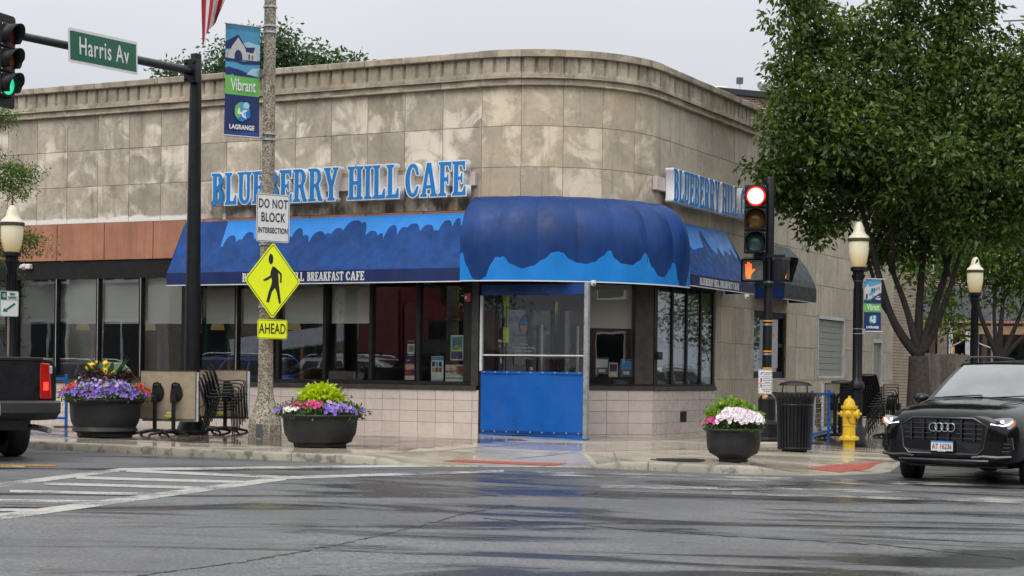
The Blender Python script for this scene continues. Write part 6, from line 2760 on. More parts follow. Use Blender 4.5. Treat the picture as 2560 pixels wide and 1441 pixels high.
for k in range(15):
    a = g.uniform(0, 6.28)
    lean = g.uniform(.1, .75)
    L = g.uniform(.42, .62)
    mbx = MB()
    base_ = Vector((math.cos(a) * .10, math.sin(a) * .10, h + .2))
    d = Vector((math.cos(a) * lean, math.sin(a) * lean, 1)).normalized()
    s = Vector((-math.sin(a), math.cos(a), 0))
    for j, w in enumerate((.015, .055, .07, .06, .035, .003)):
        tt = j / 5
        p = base_ + d * L * tt + Vector((math.cos(a), math.sin(a), 0)) * .10 * lean * tt * tt - UP * .10 * lean * tt * tt
        mbx.v += [tuple(p - s * w + UP * .012 * (1 if w > .02 else 0)), tuple(p), tuple(p + s * w + UP * .012 * (1 if w > .02 else 0))]
    for j in range(5):
        mbx.f += [(3 * j, 3 * j + 1, 3 * j + 4, 3 * j + 3), (3 * j + 1, 3 * j + 2, 3 * j + 5, 3 * j + 4)]
        mbx.m += [0, 0]
    mbx.build('canna_leaf', 'leaf_canna', t, world=False, smooth=2)
for x, z in ((-.20, .56), (.03, .56), (.11, .42), (-.23, .52)):
    mbx = MB()
    mbx.tube([(x * .5, -.05, h + .1), (x, -.12, h + z)], .008, 5)
    st = mbx.build('canna_stem', 'leaf_canna', t, world=False)
    P = [(x + g.gauss(0, .028), -.12 + g.gauss(0, .025), h + z + g.gauss(0, .03)) for _ in range(10 if z > .25 else 4)]
    link('canna_flower', flower_mesh('canna_flower', P, [(0, -1, .4)] * len(P), .038, 8, ['flower_yellow', 'flower_yellow'], False), st, False)
# 2: lime coleus, pink, white and violet
b = on_walk(800, 1117)
pm = F / b.y
t, R, h = planter(b, 'low black planter with lime foliage and pink, white and violet flowers', 104, 93, 66, 82, pm)
greens(t, 'foliage', R * .98, .20, h - .05, 420, 11, 'leaf_planter', .055)
greens(t, 'lime_coleus', R * .44, .34, h + .03, 420, 12, 'leaf_lime', .085, .045)
blooms(t, 'petunias', 'flower_violet', 60, R * 1.05, .20, h - .04, .034, 13, 282, 372, .55, 1.05, lab='violet petunias')
blooms(t, 'petunias', 'flower_lilac', 36, R * 1.0, .22, h - .03, .032, 18, 285, 330, .5, 1.0, lab='pale lilac petunias')
blooms(t, 'petunias', 'flower_violet', 46, R * 1.06, .18, h - .03, .032, 14, 165, 205, .7, 1.06, lab='violet petunias')
blooms(t, 'impatiens', 'flower_pink', 34, R * .98, .23, h - .02, .028, 15, 195, 282, .6, .95, None, 'pink impatiens')
blooms(t, 'impatiens', 'flower_red', 12, R * .98, .22, h - .02, .024, 19, 205, 275, .6, .95, None, 'red impatiens')
blooms(t, 'impatiens', 'flower_white', 55, R * 1.0, .17, h - .02, .026, 16, 208, 240, .78, 1.02, None, 'white impatiens')
greens(t, 'dark_leaves', R * .40, .10, h + .08, 40, 17, 'leaf_dark', .08, .05, amin=-60, amax=60, rmin=.6)
mbx = MB()
for k in range(26):
    a = g.uniform(-.9, 1.6)
    L = g.uniform(.3, .5)
    p0 = Vector((.12 + g.gauss(0, .05), .05, h + .12))
    d = Vector((math.cos(a) * .8, g.gauss(0, .4), 1.0)).normalized()
    pts = [p0 + d * L * q - UP * .12 * q * q * abs(d.x) for q in (0, .4, .75, 1)]
    mbx.tube(pts, [.005, .004, .003, .001], 3)
stuff(mbx.build('fountain_grass', 'leaf_dark', t, world=False))
mk_leaf('leaf_lime2', [(.16, .32, .03), (.26, .44, .05), (.34, .50, .08)], .3)
# 3: blush petunias and fern
b = on_walk(1833, 1155)
pm = F / b.y
t, R, h = planter(b, 'black planter with a dome of blush petunias and feathery green fern', 76, 68, 36, 84, pm)
greens(t, 'foliage', R * .92, .15, h - .05, 240, 21, 'leaf_planter', .05, .04)
greens(t, 'fern', R * .72, .30, h - .0, 420, 22, 'leaf_lime2', .10, .05, amin=10, amax=190)
blooms(t, 'petunias', 'flower_blush', 430, R * 1.03, .31, h - .04, .036, 23, 228, 392, .1, .96, lab='blush petunias')
blooms(t, 'impatiens', 'flower_pink', 30, R * 1.03, .20, h - .01, .030, 24, 180, 228, .6, .98, None, 'pink impatiens')
blooms(t, 'impatiens', 'flower_pink', 10, R * 1.0, .20, h - .01, .022, 25, 350, 380, .7, .95, None, 'pink impatiens')


# ================================================================== stacked terrace tables, chairs and railings
def make_table():
    t = thing('folding_table', 'x', 'table', (0, 0, 0), group='tilted terrace tables')
    W, T, Ht, z0 = .96, .045, .83, .27
    mb_ = MB()
    mb_.box((-W / 2, 0.02, z0), (W / 2, .02 + T * .5, z0 + Ht))
    mb_.build('top', 'table_underside', t, world=False, bevel=.004)
    mb_ = MB()
    mb_.box((-W / 2 + .035, .0435, z0 - .035), (W / 2 + .035, .10, z0 + Ht - .03))
    mb_.build('top_face', 'table_edge', t, world=False, bevel=.004)
    mb_ = MB()
    for a_, b_ in (((-W / 2, z0 + Ht - .008), (W / 2, z0 + Ht)), ((-W / 2, z0), (W / 2, z0 + .008)), ((-W / 2, z0 + .008), (-W / 2 + .008, z0 + Ht - .008)), ((W / 2 - .008, z0 + .008), (W / 2, z0 + Ht - .008))):
        mb_.box((a_[0], .008, a_[1]), (b_[0], .0195, b_[1]))
    mb_.build('edge_strip', 'brown_dark', t, world=False)
    for x in (-.17, .15):
        mb_ = MB()
        mb_.lathe([(.10, 0), (.105, .02), (.085, .05), (.0001, .055)], 16, sy=1.5)
        mb_.v = [(vx + x, .018 - vz, vy + .72) for vx, vy, vz in mb_.v]
        mb_.tube([(x - .07, -.03, .80), (x - .055, -.06, .87), (x, -.07, .89), (x + .055, -.06, .87), (x + .07, -.03, .80)], .016, 6)
        mb_.box((x - .07, -.15, .56), (x + .02, -.02, .70))
        mb_.build('tilt_bracket', 'black_plastic', t, world=False, smooth=True)
        mb_ = MB()
        mb_.bar((x - .02, -.10, .06), (x - .02, -.10, .60), .06, .06)
        mb_.build('leg', 'chair_black', t, world=False, bevel=.006)
        mb_ = MB()
        for d in (-1, 1):
            mb_.tube([(x - .02, -.10, .09), (x - .02 + d * .12, -.10 - .12, .075), (x - .02 + d * .30, -.10 - .30, .03), (x - .02 + d * .33, -.10 - .33, .0)], [.032, .03, .022, .02], 6)
            mb_.tube([(x - .02, -.10, .09), (x - .02 + d * .12, .02, .075), (x - .02 + d * .30, .20, .03), (x - .02 + d * .33, .23, .0)], [.032, .03, .022, .02], 6)
        mb_.build('foot', 'chair_black', t, world=False, smooth=True)
    for x, z, m in ((.02, .33, 'yellow_tag'), (.02, .375, 'paper_white')):
        mb_ = MB()
        w_ = .065 if m == 'yellow_tag' else .04
        mb_.box((x - w_, .0175, z - .02), (x + w_, .0195, z + .02 + (.012 if m == 'yellow_tag' else 0)))
        mb_.build('tag', m, t, world=False)
    return t


tab0 = make_table()
p = on_walk(418, 1089)
tab0.location = p
tab0.rotation_euler = (0, 0, RAD(-4))
tab0['label'] = 'tilted terrace table with tan underside between the canna planter and the dark mast'
p = on_walk(548, 1081)
dup(tab0, p, RAD(-6), 'tilted terrace table with tan underside behind the stacked chairs beside the concrete pole')
p = on_walk(2082, 1096)
dup(tab0, p, RAD(62), 'tilted terrace table turned edge on beside the blue railing behind the hydrant')
p = on_walk(2228, 1092)
dup(tab0, p, RAD(60), 'tilted terrace table turned edge on behind the front of the black car')


def make_chair():
    t = thing('terrace_chair', 'x', 'chair', (0, 0, 0))
    r = .011
    for s in (-1, 1):
        x = s * .26
        mb_ = MB()
        mb_.tube([(x, .26, 0), (x, .235, .30), (x, .22, .60), (x, .20, .645), (x, .12, .66), (x, -.16, .64), (x, -.22, .66)], r, 6)
        mb_.build('front_leg', 'chair_black', t, world=False, smooth=True)
        mb_ = MB()
        mb_.tube([(x * .93, -.30, 0), (x * .93, -.20, .42), (x * .93, -.27, .72), (x * .93, -.34, .90)], r, 6)
        mb_.build('back_leg', 'chair_black', t, world=False, smooth=True)
    mb_ = MB()
    mb_.grid(lambda u, v: (lerp(-.25, .25, u), lerp(-.20, .235, v), .43 - .02 * math.sin(math.pi * v) + .01 * v), 6, 6)
    mb_.grid(lambda u, v: (lerp(-.25, .25, u), lerp(-.20, .235, v), .422 - .02 * math.sin(math.pi * v) + .01 * v), 6, 6)
    mb_.build('seat', 'chair_black', t, world=False)
    mb_ = MB()
    mb_.grid(lambda u, v: (lerp(-.24, .24, u), lerp(-.205, -.335, v) - .02 * math.sin(math.pi * u), lerp(.45, .89, v)), 6, 6)
    mb_.build('backrest', 'chair_mesh', t, world=False)
    mb_ = MB()
    mb_.tube([(-.24, -.34, .90), (0, -.365, .915), (.24, -.34, .90)], r, 6)
    mb_.build('top_rail', 'chair_black', t, world=False, smooth=True)
    mb_ = MB()
    mb_.tube([(-.25, .24, .42), (.25, .24, .42)], r, 6)
    mb_.build('cross_rail', 'chair_black', t, world=False, smooth=True)
    return t


mk('chair_mesh', (.016, .016, .017), .6, var=.3)
ch0 = make_chair()
first = True
for (px, py, rz, n, dy, lab) in ((545, 1087, RAD(-78), 6, .045, 'black chair in the stack between the tilted tables and the concrete pole'),
                                 (2168, 1096, RAD(-62), 8, .05, 'black chair in the leaning stack behind the yellow hydrant'),
                                 (2095, 1092, RAD(20), 5, .05, 'black chair in the upright stack between hydrant and edge on table')):
    p = on_walk(px, py)
    for k in range(n):
        d = Vector((math.sin(-rz), math.cos(rz), 0)) * -1
        loc = p + Vector((-math.sin(rz), math.cos(rz), 0)) * (-dy * k) * -1 + UP * .055 * k
        o = ch0 if first else dup(ch0, loc, rz)
        o.location = loc
        o.rotation_euler = (0, 0, rz)
        o['label'] = ('lowest ' if k == 0 else 'topmost ' if k == n - 1 else ['', 'second ', 'third ', 'fourth ', 'fifth ', 'sixth ', 'seventh '][k]) + lab + ('' if k in (0, n - 1) else ', counted upwards')
        o['group'] = 'stacked terrace chairs'
        first = False
# security cable looped round the stack
cp_ = [on_walk(x, y0) + UP * z for x, y0, z in ((420, 1090, .28), (470, 1086, .32), (530, 1082, .58), (572, 1078, .78), (596, 1077, .88), (606, 1077, .86), (611, 1077, .62), (606, 1077, .50), (560, 1080, .42))]
mb = MB()
mb.tube(cp_, .008, 6)
tag(mb.build('security_cable', 'black_plastic', smooth=True), 'black security cable looped through the tables and stacked chairs', 'cable')


def railing(pa, pb, posts, label, hgt=.92):
    """section between two ground points"""
    t = thing('railing', label, 'railing', (pa + pb) / 2, group='blue terrace railings')
    d = pb - pa
    for k in range(posts):
        q = pa + d * (k / (posts - 1))
        z = walk_z(q.x, q.y)
        mb_ = MB()
        mb_.bar((q.x, q.y, z), (q.x, q.y, z + hgt + .03), .05, .05)
        mb_.lathe([(.033, hgt + .03), (.033, hgt + .045), (.0001, hgt + .055)], 8, (q.x, q.y, z))
        mb_.build('post', 'blue_rail', t, bevel=.006)
    for h_ in (hgt - .03, .16):
        mb_ = MB()
        mb_.bar(pa + UP * h_, pb + UP * h_, .035, .045)
        mb_.build('rail', 'blue_rail', t)
    for k in range(6):
        mb_ = MB()
        z = .25 + k * .095
        mb_.tube([pa + UP * z, pb + UP * z], .004, 4)
        mb_.build('wire', 'galv', t)
    mb_ = MB()
    for q in (pa, pb):
        mb_ = MB()
        mb_.box((q.x - .22, q.y - .04, q.z), (q.x + .22, q.y + .04, q.z + .015))
        mb_.build('foot', 'chair_black', t)
    return t


railing(on_walk(20, 1062), on_walk(165, 1068), 2, 'blue terrace railing ending beside the canna planter')
railing(on_walk(478, 1064), on_walk(637, 1068), 2, 'blue terrace railing between the dark mast and the concrete pole')
railing(on_walk(2029, 1109), on_walk(2108, 1088), 3, 'blue terrace railing beside the litter bin')

# ================================================================== vehicles
def apply_mods(o):
    dg = bpy.context.evaluated_depsgraph_get()
    dg.update()
    me = bpy.data.meshes.new_from_object(o.evaluated_get(dg))
    o.modifiers.clear()
    o.data = me
    return o


def loft_body(stations, sub=2):
    """stations: (x, [(y,z) from bottom centre to top centre]) -> mirrored closed hull"""
    mb_ = MB()
    n = len(stations[0][1])
    ringn = 2 * n - 2
    for x, pts in stations:
        for y, z in pts:
            mb_.v.append((x, y, z))
        for y, z in pts[-2:0:-1]:
            mb_.v.append((x, -y, z))
    for i in range(len(stations) - 1):
        for k in range(ringn):
            k2 = (k + 1) % ringn
            mb_.f.append((i * ringn + k, i * ringn + k2, (i + 1) * ringn + k2, (i + 1) * ringn + k))
            mb_.m.append(0)
    mb_.f += [tuple(range(ringn))[::-1], tuple((len(stations) - 1) * ringn + k for k in range(ringn))]
    mb_.m += [0, 0]
    return mb_


def patch(c, bulge, u0=0., u1=1., v0=0., v1=1., off=0., nu=8, nv=6):
    """bilinear patch through four corners c00 c10 c11 c01 with an outward bulge"""
    c00, c10, c11, c01 = [Vector(p) for p in c]
    n = (c10 - c00).cross(c01 - c00).normalized()

    def fn(u, v):
        U, V = lerp(u0, u1, u), lerp(v0, v1, v)
        p = (c00 * (1 - U) + c10 * U) * (1 - V) + (c01 * (1 - U) + c11 * U) * V
        return p + n * (bulge * (math.sin(math.pi * U) * .7 + .3) * math.sin(math.pi * (V * .8 + .1)) + off)
    return MB().grid(fn, nu, nv)


def wheel(root, x, y, r, w, side, rim='alloy', spokes=10, steer=0.0):
    t = MB()
    t.lathe([(r * .60, -w / 2), (r * .90, -w / 2), (r * .985, -w * .36), (r, -w * .2), (r, w * .2), (r * .985, w * .36), (r * .90, w / 2), (r * .60, w / 2)], 36, cap=False)
    M4 = Matrix.Translation((x, y, r)) @ Matrix.Rotation(steer, 4, 'Z') @ Matrix.Rotation(RAD(90), 4, 'X')
    t.xf(M4)
    ty = t.build('wheel', 'tyre', root, world=False, smooth=True)
    t = MB()
    s = -side
    t.lathe([(r * .70, s * w * .46), (r * .68, s * w * .40), (r * .64, s * w * .1), (r * .10, s * w * .05), (.0001, s * w * .05)], 30, cap=False)
    t.xf(M4)
    t.build('rim_dish', 'grille_black', ty, world=False, smooth=True)
    t = MB()
    t.lathe([(r * .715, s * w * .47), (r * .70, s * w * .485), (r * .66, s * w * .46), (r * .66, s * w * .40)], 36, cap=False)
    for k in range(spokes):
        a = 2 * math.pi * k / spokes
        d = Vector((math.cos(a), math.sin(a), 0))
        e = Vector((-math.sin(a), math.cos(a), 0))
        for j in (-1, 1):
            p0, p1 = d * r * .12 + e * r * .03 * j, d * r * .67 + e * r * .075 * j
            t.obox((p0 + p1) / 2 + UP * s * w * .40, (p1 - p0) / 2, e * r * .018, UP * w * .035)
    t.lathe([(r * .16, s * w * .36), (r * .16, s * w * .45), (.0001, s * w * .47)], 16)
    t.xf(M4)
    t.build('rim', rim, ty, world=False, smooth=True)


def arch_cut(body, specs):
    for x, y, r, w in specs:
        c = MB()
        c.lathe([(r, -w), (r, w)], 32)
        c.xf(Matrix.Translation((x, y, r * .86)) @ Matrix.Rotation(RAD(90), 4, 'X'))
        co = c.build('cutter', 'grille_black', None)
        m = body.modifiers.new('cut', 'BOOLEAN')
        m.object = co
        m.operation = 'DIFFERENCE'
        m.solver = 'EXACT'
        apply_mods(body)
        bpy.data.objects.remove(co)


def suv(name, label, cat, loc, heading, paint, L=5.06, W=1.97, H=1.74, detail=False, rack=False, group=None):
    """heading: angle of the nose direction in the ground plane"""
    t = thing(name, label, cat, loc, heading, group)
    k, kw, kh = L / 5.06, W / 1.97, H / 1.74
    def st(x, zb, wb, zt, wt, w, zs, crown=.03):
        hgt = zt - zb
        return (x * k, [(0, zb * kh), (wb * kw, zb * kh), (w * .985 * kw, (zb + .12) * kh), (w * kw, (zb + hgt * .42) * kh), (w * .995 * kw, zs * kh), (wt * kw, zt * kh), (wt * .55 * kw, (zt + crown * .8) * kh), (0, (zt + crown) * kh)])
    S = [st(2.53, .34, .48, .90, .52, .66, .74, .02), st(2.47, .27, .70, .97, .66, .84, .78, .025), st(2.30, .25, .82, 1.015, .74, .945, .82, .04), st(2.0, .24, .88, 1.05, .78, .985, .87, .05), st(1.5, .24, .90, 1.085, .80, .985, .93, .055),
         st(1.05, .24, .90, 1.115, .82, .985, .96, .055), st(.4, .24, .90, 1.12, .84, .98, .98, .05), st(-.6, .24, .90, 1.125, .85, .98, .99, .05), st(-1.6, .24, .90, 1.135, .85, .985, 1.0, .05), st(-2.2, .26, .86, 1.14, .82, .975, 1.0, .04), st(-2.46, .34, .74, 1.10, .74, .90, .98, .03), st(-2.53, .42, .60, 1.0, .62, .78, .90, .02)]
    mb_ = loft_body(S)
    body = mb_.build('body', [paint], t, world=False, smooth=2)
    ss = body.modifiers.new('sub', 'SUBSURF')
    ss.levels = ss.render_levels = 2
    apply_mods(body)
    ax = (1.50 * k, -1.49 * k)
    wr = .375 * kh
    arch_cut(body, [(x, s * W / 2, wr * 1.16, .34) for x in ax for s in (-1, 1)])
    for p in body.data.polygons:
        p.use_smooth = True
    body.data.set_sharp_from_angle(angle=RAD(50))
    mb_ = MB()
    for x in ax:
        mb_.box((x - wr * 1.05, -W / 2 + .30, .25), (x + wr * 1.05, W / 2 - .30, .9 * kh))
    mb_.box((-2.1 * k, -.7 * kw, .22), (2.0 * k, .7 * kw, .4))
    mb_.build('underbody', 'grille_black', t, world=False)
    # greenhouse
    fb, rb = (1.14 * k, .80 * kw, 1.115 * kh), (-2.36 * k, .76 * kw, 1.13 * kh)
    ft, rt_ = (.30 * k, .60 * kw, 1.645 * kh), (-2.02 * k, .585 * kw, 1.655 * kh)
    m_ = lambda p: (p[0], -p[1], p[2])
    sides = {'front': ([m_(fb), fb, ft, m_(ft)], .06), 'left': ([fb, rb, rt_, ft], .035), 'rear': ([rb, m_(rb), m_(rt_), rt_], .04), 'right': ([m_(rb), m_(fb), m_(ft), m_(rt_)], .035), 'roof': ([m_(ft), ft, rt_, m_(rt_)], .07)}
    mb_ = MB()
    for c, bl in sides.values():
        q = patch(c, bl, nu=10, nv=8)
        mb_.add(q.v, q.f, 0)
    gh = mb_.mesh('roof', [paint], fix=True)
    bmx_ = bmesh.new()
    bmx_.from_mesh(gh)
    bmesh.ops.remove_doubles(bmx_, verts=bmx_.verts, dist=.012)
    bmesh.ops.recalc_face_normals(bmx_, faces=bmx_.faces)
    bmx_.to_mesh(gh)
    bmx_.free()
    for p in gh.polygons:
        p.use_smooth = True
    gh.set_sharp_from_angle(angle=RAD(55))
    link('roof', gh, t, False)
    c, bl = sides['front']
    patch(c, bl, .05, .95, .06, .93, .006).build('windshield', 'car_glass_front' if detail else 'car_glass', t, world=False, smooth=2)
    c, bl = sides['rear']
    patch(c, bl, .08, .92, .15, .9, .006).build('rear_window', 'car_glass', t, world=False, smooth=2)
    for nm in ('left', 'right'):
        c, bl = sides[nm]
        for a, b in ((.10, .42), (.45, .72), (.75, .93)):
            if nm == 'right':
                a, b = 1 - b, 1 - a
            patch(c, bl, a, b, .10, .86, .006).build('side_window', 'car_glass', t, world=False, smooth=2)
    for x in ax:
        for s in (-1, 1):
            wheel(t, x, s * (W / 2 - .135), wr, .27, s, 'alloy' if detail or paint != 'paint_black' else 'alloy', 10, RAD(14) if (detail and x > 0) else 0)
    for s in (-1, 1):
        q = MB()
        q.ball((.86 * k, s * (W / 2 + .02), 1.13 * kh), .12, 0, 14, 10, (.7, 1.0, .72))
        q.bar((.82 * k, s * .82 * kw, 1.10 * kh), (.84 * k, s * W / 2, 1.11 * kh), .05)
        q.build('mirror', paint, t, world=False, smooth=True)
        q = MB()
        q.tube([(.15 * k, s * .60 * kw, 1.69 * kh), (0, s * .60 * kw, 1.745 * kh), (-1.0 * k, s * .595 * kw, 1.76 * kh), (-1.75 * k, s * .585 * kw, 1.74 * kh), (-1.95 * k, s * .58 * kw, 1.68 * kh)], .018, 6)
        q.build('roof_rail', 'chrome' if not detail else 'alloy_dark', t, world=False, smooth=True)
        # lamps
        if not detail:
            q = patch([(2.36 * k, s * .88 * kw, .80 * kh), (2.36 * k, s * .5 * kw, .80 * kh), (2.42 * k, s * .5 * kw, .93 * kh), (2.30 * k, s * .9 * kw, .95 * kh)], .02, nu=4, nv=3)
            q.v = [(x + .07, y, z) for x, y, z in q.v]
            q.build('headlight', 'headlamp', t, world=False)
        q = MB()
        q.obox((-2.42 * k, s * .80 * kw, .98 * kh), Vector((.10, 0, 0)), Vector((0, .11, 0)), UP * .09)
        q.build('tail_light', 'tail_red', t, world=False, bevel=.02)
    if rack:
        for x in (-.3, -1.4):
            q = MB()
            q.bar((x, -.66 * kw, 1.80 * kh), (x, .66 * kw, 1.80 * kh), .06, .03)
            q.bar((x, -.6 * kw, 1.74 * kh), (x, -.6 * kw, 1.80 * kh), .05)
            q.bar((x, .6 * kw, 1.74 * kh), (x, .6 * kw, 1.80 * kh), .05)
            q.build('roof_rack', 'black_plastic', t, world=False)
    return t


def mk_windshield():
    t = NT('car_glass_front')
    vec = t.coord('Object')
    t.set(Base_Color=t.mix(t.rng(t.noise(2.2, vec, 3), .4, .6), (.02, .026, .030), (.06, .07, .075)), Roughness=.03, Specular_IOR_Level=1.0, Coat_Weight=1.0, Coat_IOR=1.8)
    t.set(Coat_Roughness=.02)


mk_windshield()
# --- black SUV at the right
wl = on_road(2280, 1194)                       # its right front tyre on the road
hd = Vector((-math.sin(RAD(35.5)), -math.cos(RAD(35.5)), 0))
ang = math.atan2(hd.y, hd.x)
lf = Vector((-hd.y, hd.x, 0))
org = wl - hd * 1.50 + lf * .86
org.z = road_z(org.x) + .0
car = suv('parked_car', 'glossy black luxury SUV with chrome ring emblem stopped at the crosswalk', 'car', org, ang, 'paint_black', detail=True)
# front end: octagonal grille, bars, emblem, plate, lamps, intakes
def fx(y, z):
    """front surface of the nose"""
    return 2.515 - .32 * max(0.0, abs(y) - .30) ** 1.7 - .10 * max(0, z - .72) ** 1.2


def front_poly(poly, off, thick, name, mat, parent=car, bev=0.0):
    mb_ = MB()
    n = len(poly)
    a = [(fx(y, z) + off, y, z) for y, z in poly]
    b = [(fx(y, z) + off + thick, y, z) for y, z in poly]
    mb_.v = a + b
    mb_.f = [tuple(range(n)), tuple(n + i for i in range(n))[::-1]] + [(i, (i + 1) % n, n + (i + 1) % n, n + i) for i in range(n)]
    mb_.m = [0] * len(mb_.f)
    return mb_.build(name, mat, parent, world=False, bevel=bev)


oct_ = [(-.42, .90), (.42, .90), (.60, .80), (.56, .50), (.48, .42), (-.48, .42), (-.56, .50), (-.60, .80)]
gr = front_poly(oct_, -.03, .062, 'grille', 'grille_black')
mb = MB()
pts = [Vector((fx(y, z) + .036, y, z)) for y, z in oct_]
mb.tube(pts, .016, 6, closed=True)
mb.build('grille_frame', 'grille_gloss', gr, world=False, smooth=True)
for k in range(6):
    y = lerp(-.44, .44, k / 5)
    mb = MB()
    mb.bar((fx(y, .62) + .045, y, .60), (fx(y, .86) + .045, y, .88 if abs(y) < .42 else .85), .022, .018)
    mb.build('grille_bar', 'alloy_dark', gr, world=False)
for k in range(4):
    z = .63 + k * .065
    mb = MB()
    mb.tube([(fx(y, z) + .038, y, z) for y in [lerp(-.54, .54, j / 10) for j in range(11)]], .006, 5)
    mb.build('grille_rib', 'grille_black', gr, world=False)
for k in range(4):
    y = (k - 1.5) * .083
    mb = MB()
    mb.tube([(fx(y, .775) + .055, y + .055 * math.cos(a), .775 + .055 * math.sin(a)) for a in [2 * math.pi * j / 24 for j in range(24)]], .0085, 6, closed=True)
    mb.build('emblem_ring', 'chrome', gr, world=False, smooth=True)
pf_ = front_poly([(-.17, .445), (.17, .445), (.17, .60), (-.17, .60)], .02, .026, 'plate_frame', 'grille_black')
front_poly([(-.152, .46), (.152, .46), (.152, .59), (-.152, .59)], .047, .002, 'number_plate', 'plate_white', pf_)
front_poly([(-.152, .57), (.152, .57), (.152, .59), (-.152, .59)], .0495, .001, 'plate_band', 'plate_blue', pf_)
put_text('AT 16236', .10, 'plate_red', Vector((fx(0, .5) + .052, 0, .515)), (0, 1, 0), UP, pf_, world=False, sx=.68, bold=.001, name='plate_number')
put_text('WESTMONT', .022, 'text_white', Vector((fx(0, .45) + .049, 0, .452)), (0, 1, 0), UP, pf_, world=False, name='plate_frame_text')
for s in (-1, 1):
    hl = MB()
    top = [(.58, .86), (.70, .905), (.84, .92), (.90, .915)]
    bot = [(.62, .78), (.74, .755), (.86, .765), (.92, .80)]
    a = []
    for (y, z), (y2, z2) in zip(top, bot):
        for j in range(5):
            yy, zz = lerp(y, y2, j / 4), lerp(z, z2, j / 4)
            xx = 2.50 - .62 * max(0, yy - .52) ** 1.6 - .06 * max(0, zz - .75) + .010
            hl.v.append((xx, s * yy, zz))
    for i in range(3):
        for j in range(4):
            hl.f.append((i * 5 + j, i * 5 + j + 1, i * 5 + 6 + j, i * 5 + 5 + j))
            hl.m.append(0)
    ho = hl.build('headlight', 'headlamp', car, world=False, smooth=2)
    q = MB()
    q.tube([(2.50 - .62 * max(0, y - .52) ** 1.6 - .06 * max(0, z - .75) + .02, s * y, z) for y, z in ((.64, .83), (.72, .815), (.80, .81), (.86, .83), (.90, .87))], .012, 6)
    q.build('running_light', 'drl', ho, world=False, smooth=True)
    for xx, yy, zz, rr_ in ((2.42, .77, .862, .028), (2.35, .84, .868, .024)):
        q = MB()
        q.ball((xx, s * yy, zz), rr_, 0, 10, 8)
        q.build('lamp_lens', 'drl', ho, world=False, smooth=True)
    q = MB()
    q.tube([(2.50 - .62 * max(0, y - .52) ** 1.6 + .012, s * y, z) for y, z in ((.90, .80), (.925, .84), (.92, .89))], .014, 6)
    q.build('side_marker', 'amber', ho, world=False, smooth=True)
    # bumper intake
    ink = front_poly([(s * .66, .62), (s * .90, .66), (s * .92, .50), (s * .86, .42), (s * .66, .44)], .0, .035, 'bumper_intake', 'grille_black')
    for z in (.47, .52, .57):
        q = MB()
        q.tube([(fx(y, z) + .045, s * y, z) for y in (.69, .78, .88)], .006, 5)
        q.build('intake_blade', 'alloy_dark', ink, world=False)
    q = MB()
    q.tube([(fx(y, .36) + .03, s * y, z) for y, z in ((.40, .38), (.55, .395), (.72, .385), (.90, .40))], [.02, .025, .028, .02], 6)
    q.build('bumper_lip', 'grille_gloss', car, world=False, smooth=True)
q = MB()
q.tube([(fx(y, .3) + .035, y, .335) for y in [lerp(-.62, .62, j / 10) for j in range(11)]], .022, 6)
q.build('skid_trim', 'alloy_dark', car, world=False, smooth=True)
q = MB()                                           # bonnet creases and shut line
for s in (-1, 1):
    q.tube([(2.30, s * .50, 1.008), (1.9, s * .58, 1.085), (1.3, s * .64, 1.145)], [.002, .008, .006], 5)
q.build('bonnet_crease', 'paint_black', car, world=False, smooth=True)
for s, y0 in ((1, .12), (-1, -.55)):
    q = MB()
    q.tube([(1.155, y0, 1.165), (1.10, y0 + .55, 1.20)], .009, 5)
    q.build('wiper', 'black_plastic', car, world=False)
q = MB()
q.box((.38, -.09, 1.55), (.42, .09, 1.60))
q.build('sensor_housing', 'grey_box', car, world=False)

# --- dark pickup at the left, seen from behind
hd = Vector((-math.sin(RAD(33)), math.cos(RAD(33)), 0))
lf = Vector((-hd.y, hd.x, 0))
tr_ = on_road(30, 1141)                             # right rear tyre
o_ = tr_ + lf * .79 * 1.12 - hd * .30 * 1.12
o_.z = road_z(o_.x)
pk = thing('pickup_truck', 'black pickup truck seen from behind with brake light lit', 'truck', o_, math.atan2(hd.y, hd.x))
pk.scale = (1.12, 1.12, 1.12)
# local: x forward, rear axle at .30, y left
def st2(x, zb, w, zt, r=.05):
    return (x, [(0, zb), (w * .86, zb), (w, zb + .14), (w * 1.0, zb + .36), (w * .985, zt - .10), (w * .95, zt - .012), (w * .90, zt), (0, zt)])


body = loft_body([st2(-1.02, .62, .905, 1.245), st2(-1.0, .60, .925, 1.26), st2(-.6, .55, .94, 1.265), st2(.5, .52, .945, 1.265), st2(1.2, .50, .945, 1.265), st2(3.0, .48, .945, 1.24), st2(4.2, .50, .92, 1.20), st2(4.55, .60, .82, 1.05)])
bo_ = body.build('body', 'paint_truck', pk, world=False, smooth=True)
arch_cut(bo_, [(x, s * .94, .47, .35) for x in (.30, 3.50) for s in (-1, 1)])
cabm = MB()
for c, bl in (([(2.6, -.82, 1.24), (2.6, .82, 1.24), (2.05, .66, 1.78), (2.05, -.66, 1.78)], .03), ([(2.6, .82, 1.24), (.62, .82, 1.26), (.72, .66, 1.80), (2.05, .66, 1.78)], .02), ([(.62, .82, 1.26), (.62, -.82, 1.26), (.72, -.66, 1.80), (.72, .66, 1.80)], .02),
              ([(.62, -.82, 1.26), (2.6, -.82, 1.24), (2.05, -.66, 1.78), (.72, -.66, 1.80)], .02), ([(2.05, -.66, 1.78), (2.05, .66, 1.78), (.72, .66, 1.80), (.72, -.66, 1.80)], .03)):
    q = patch(c, bl)
    cabm.add(q.v, q.f, 0)
cabm.build('cab', 'paint_truck', pk, world=False, smooth=True)
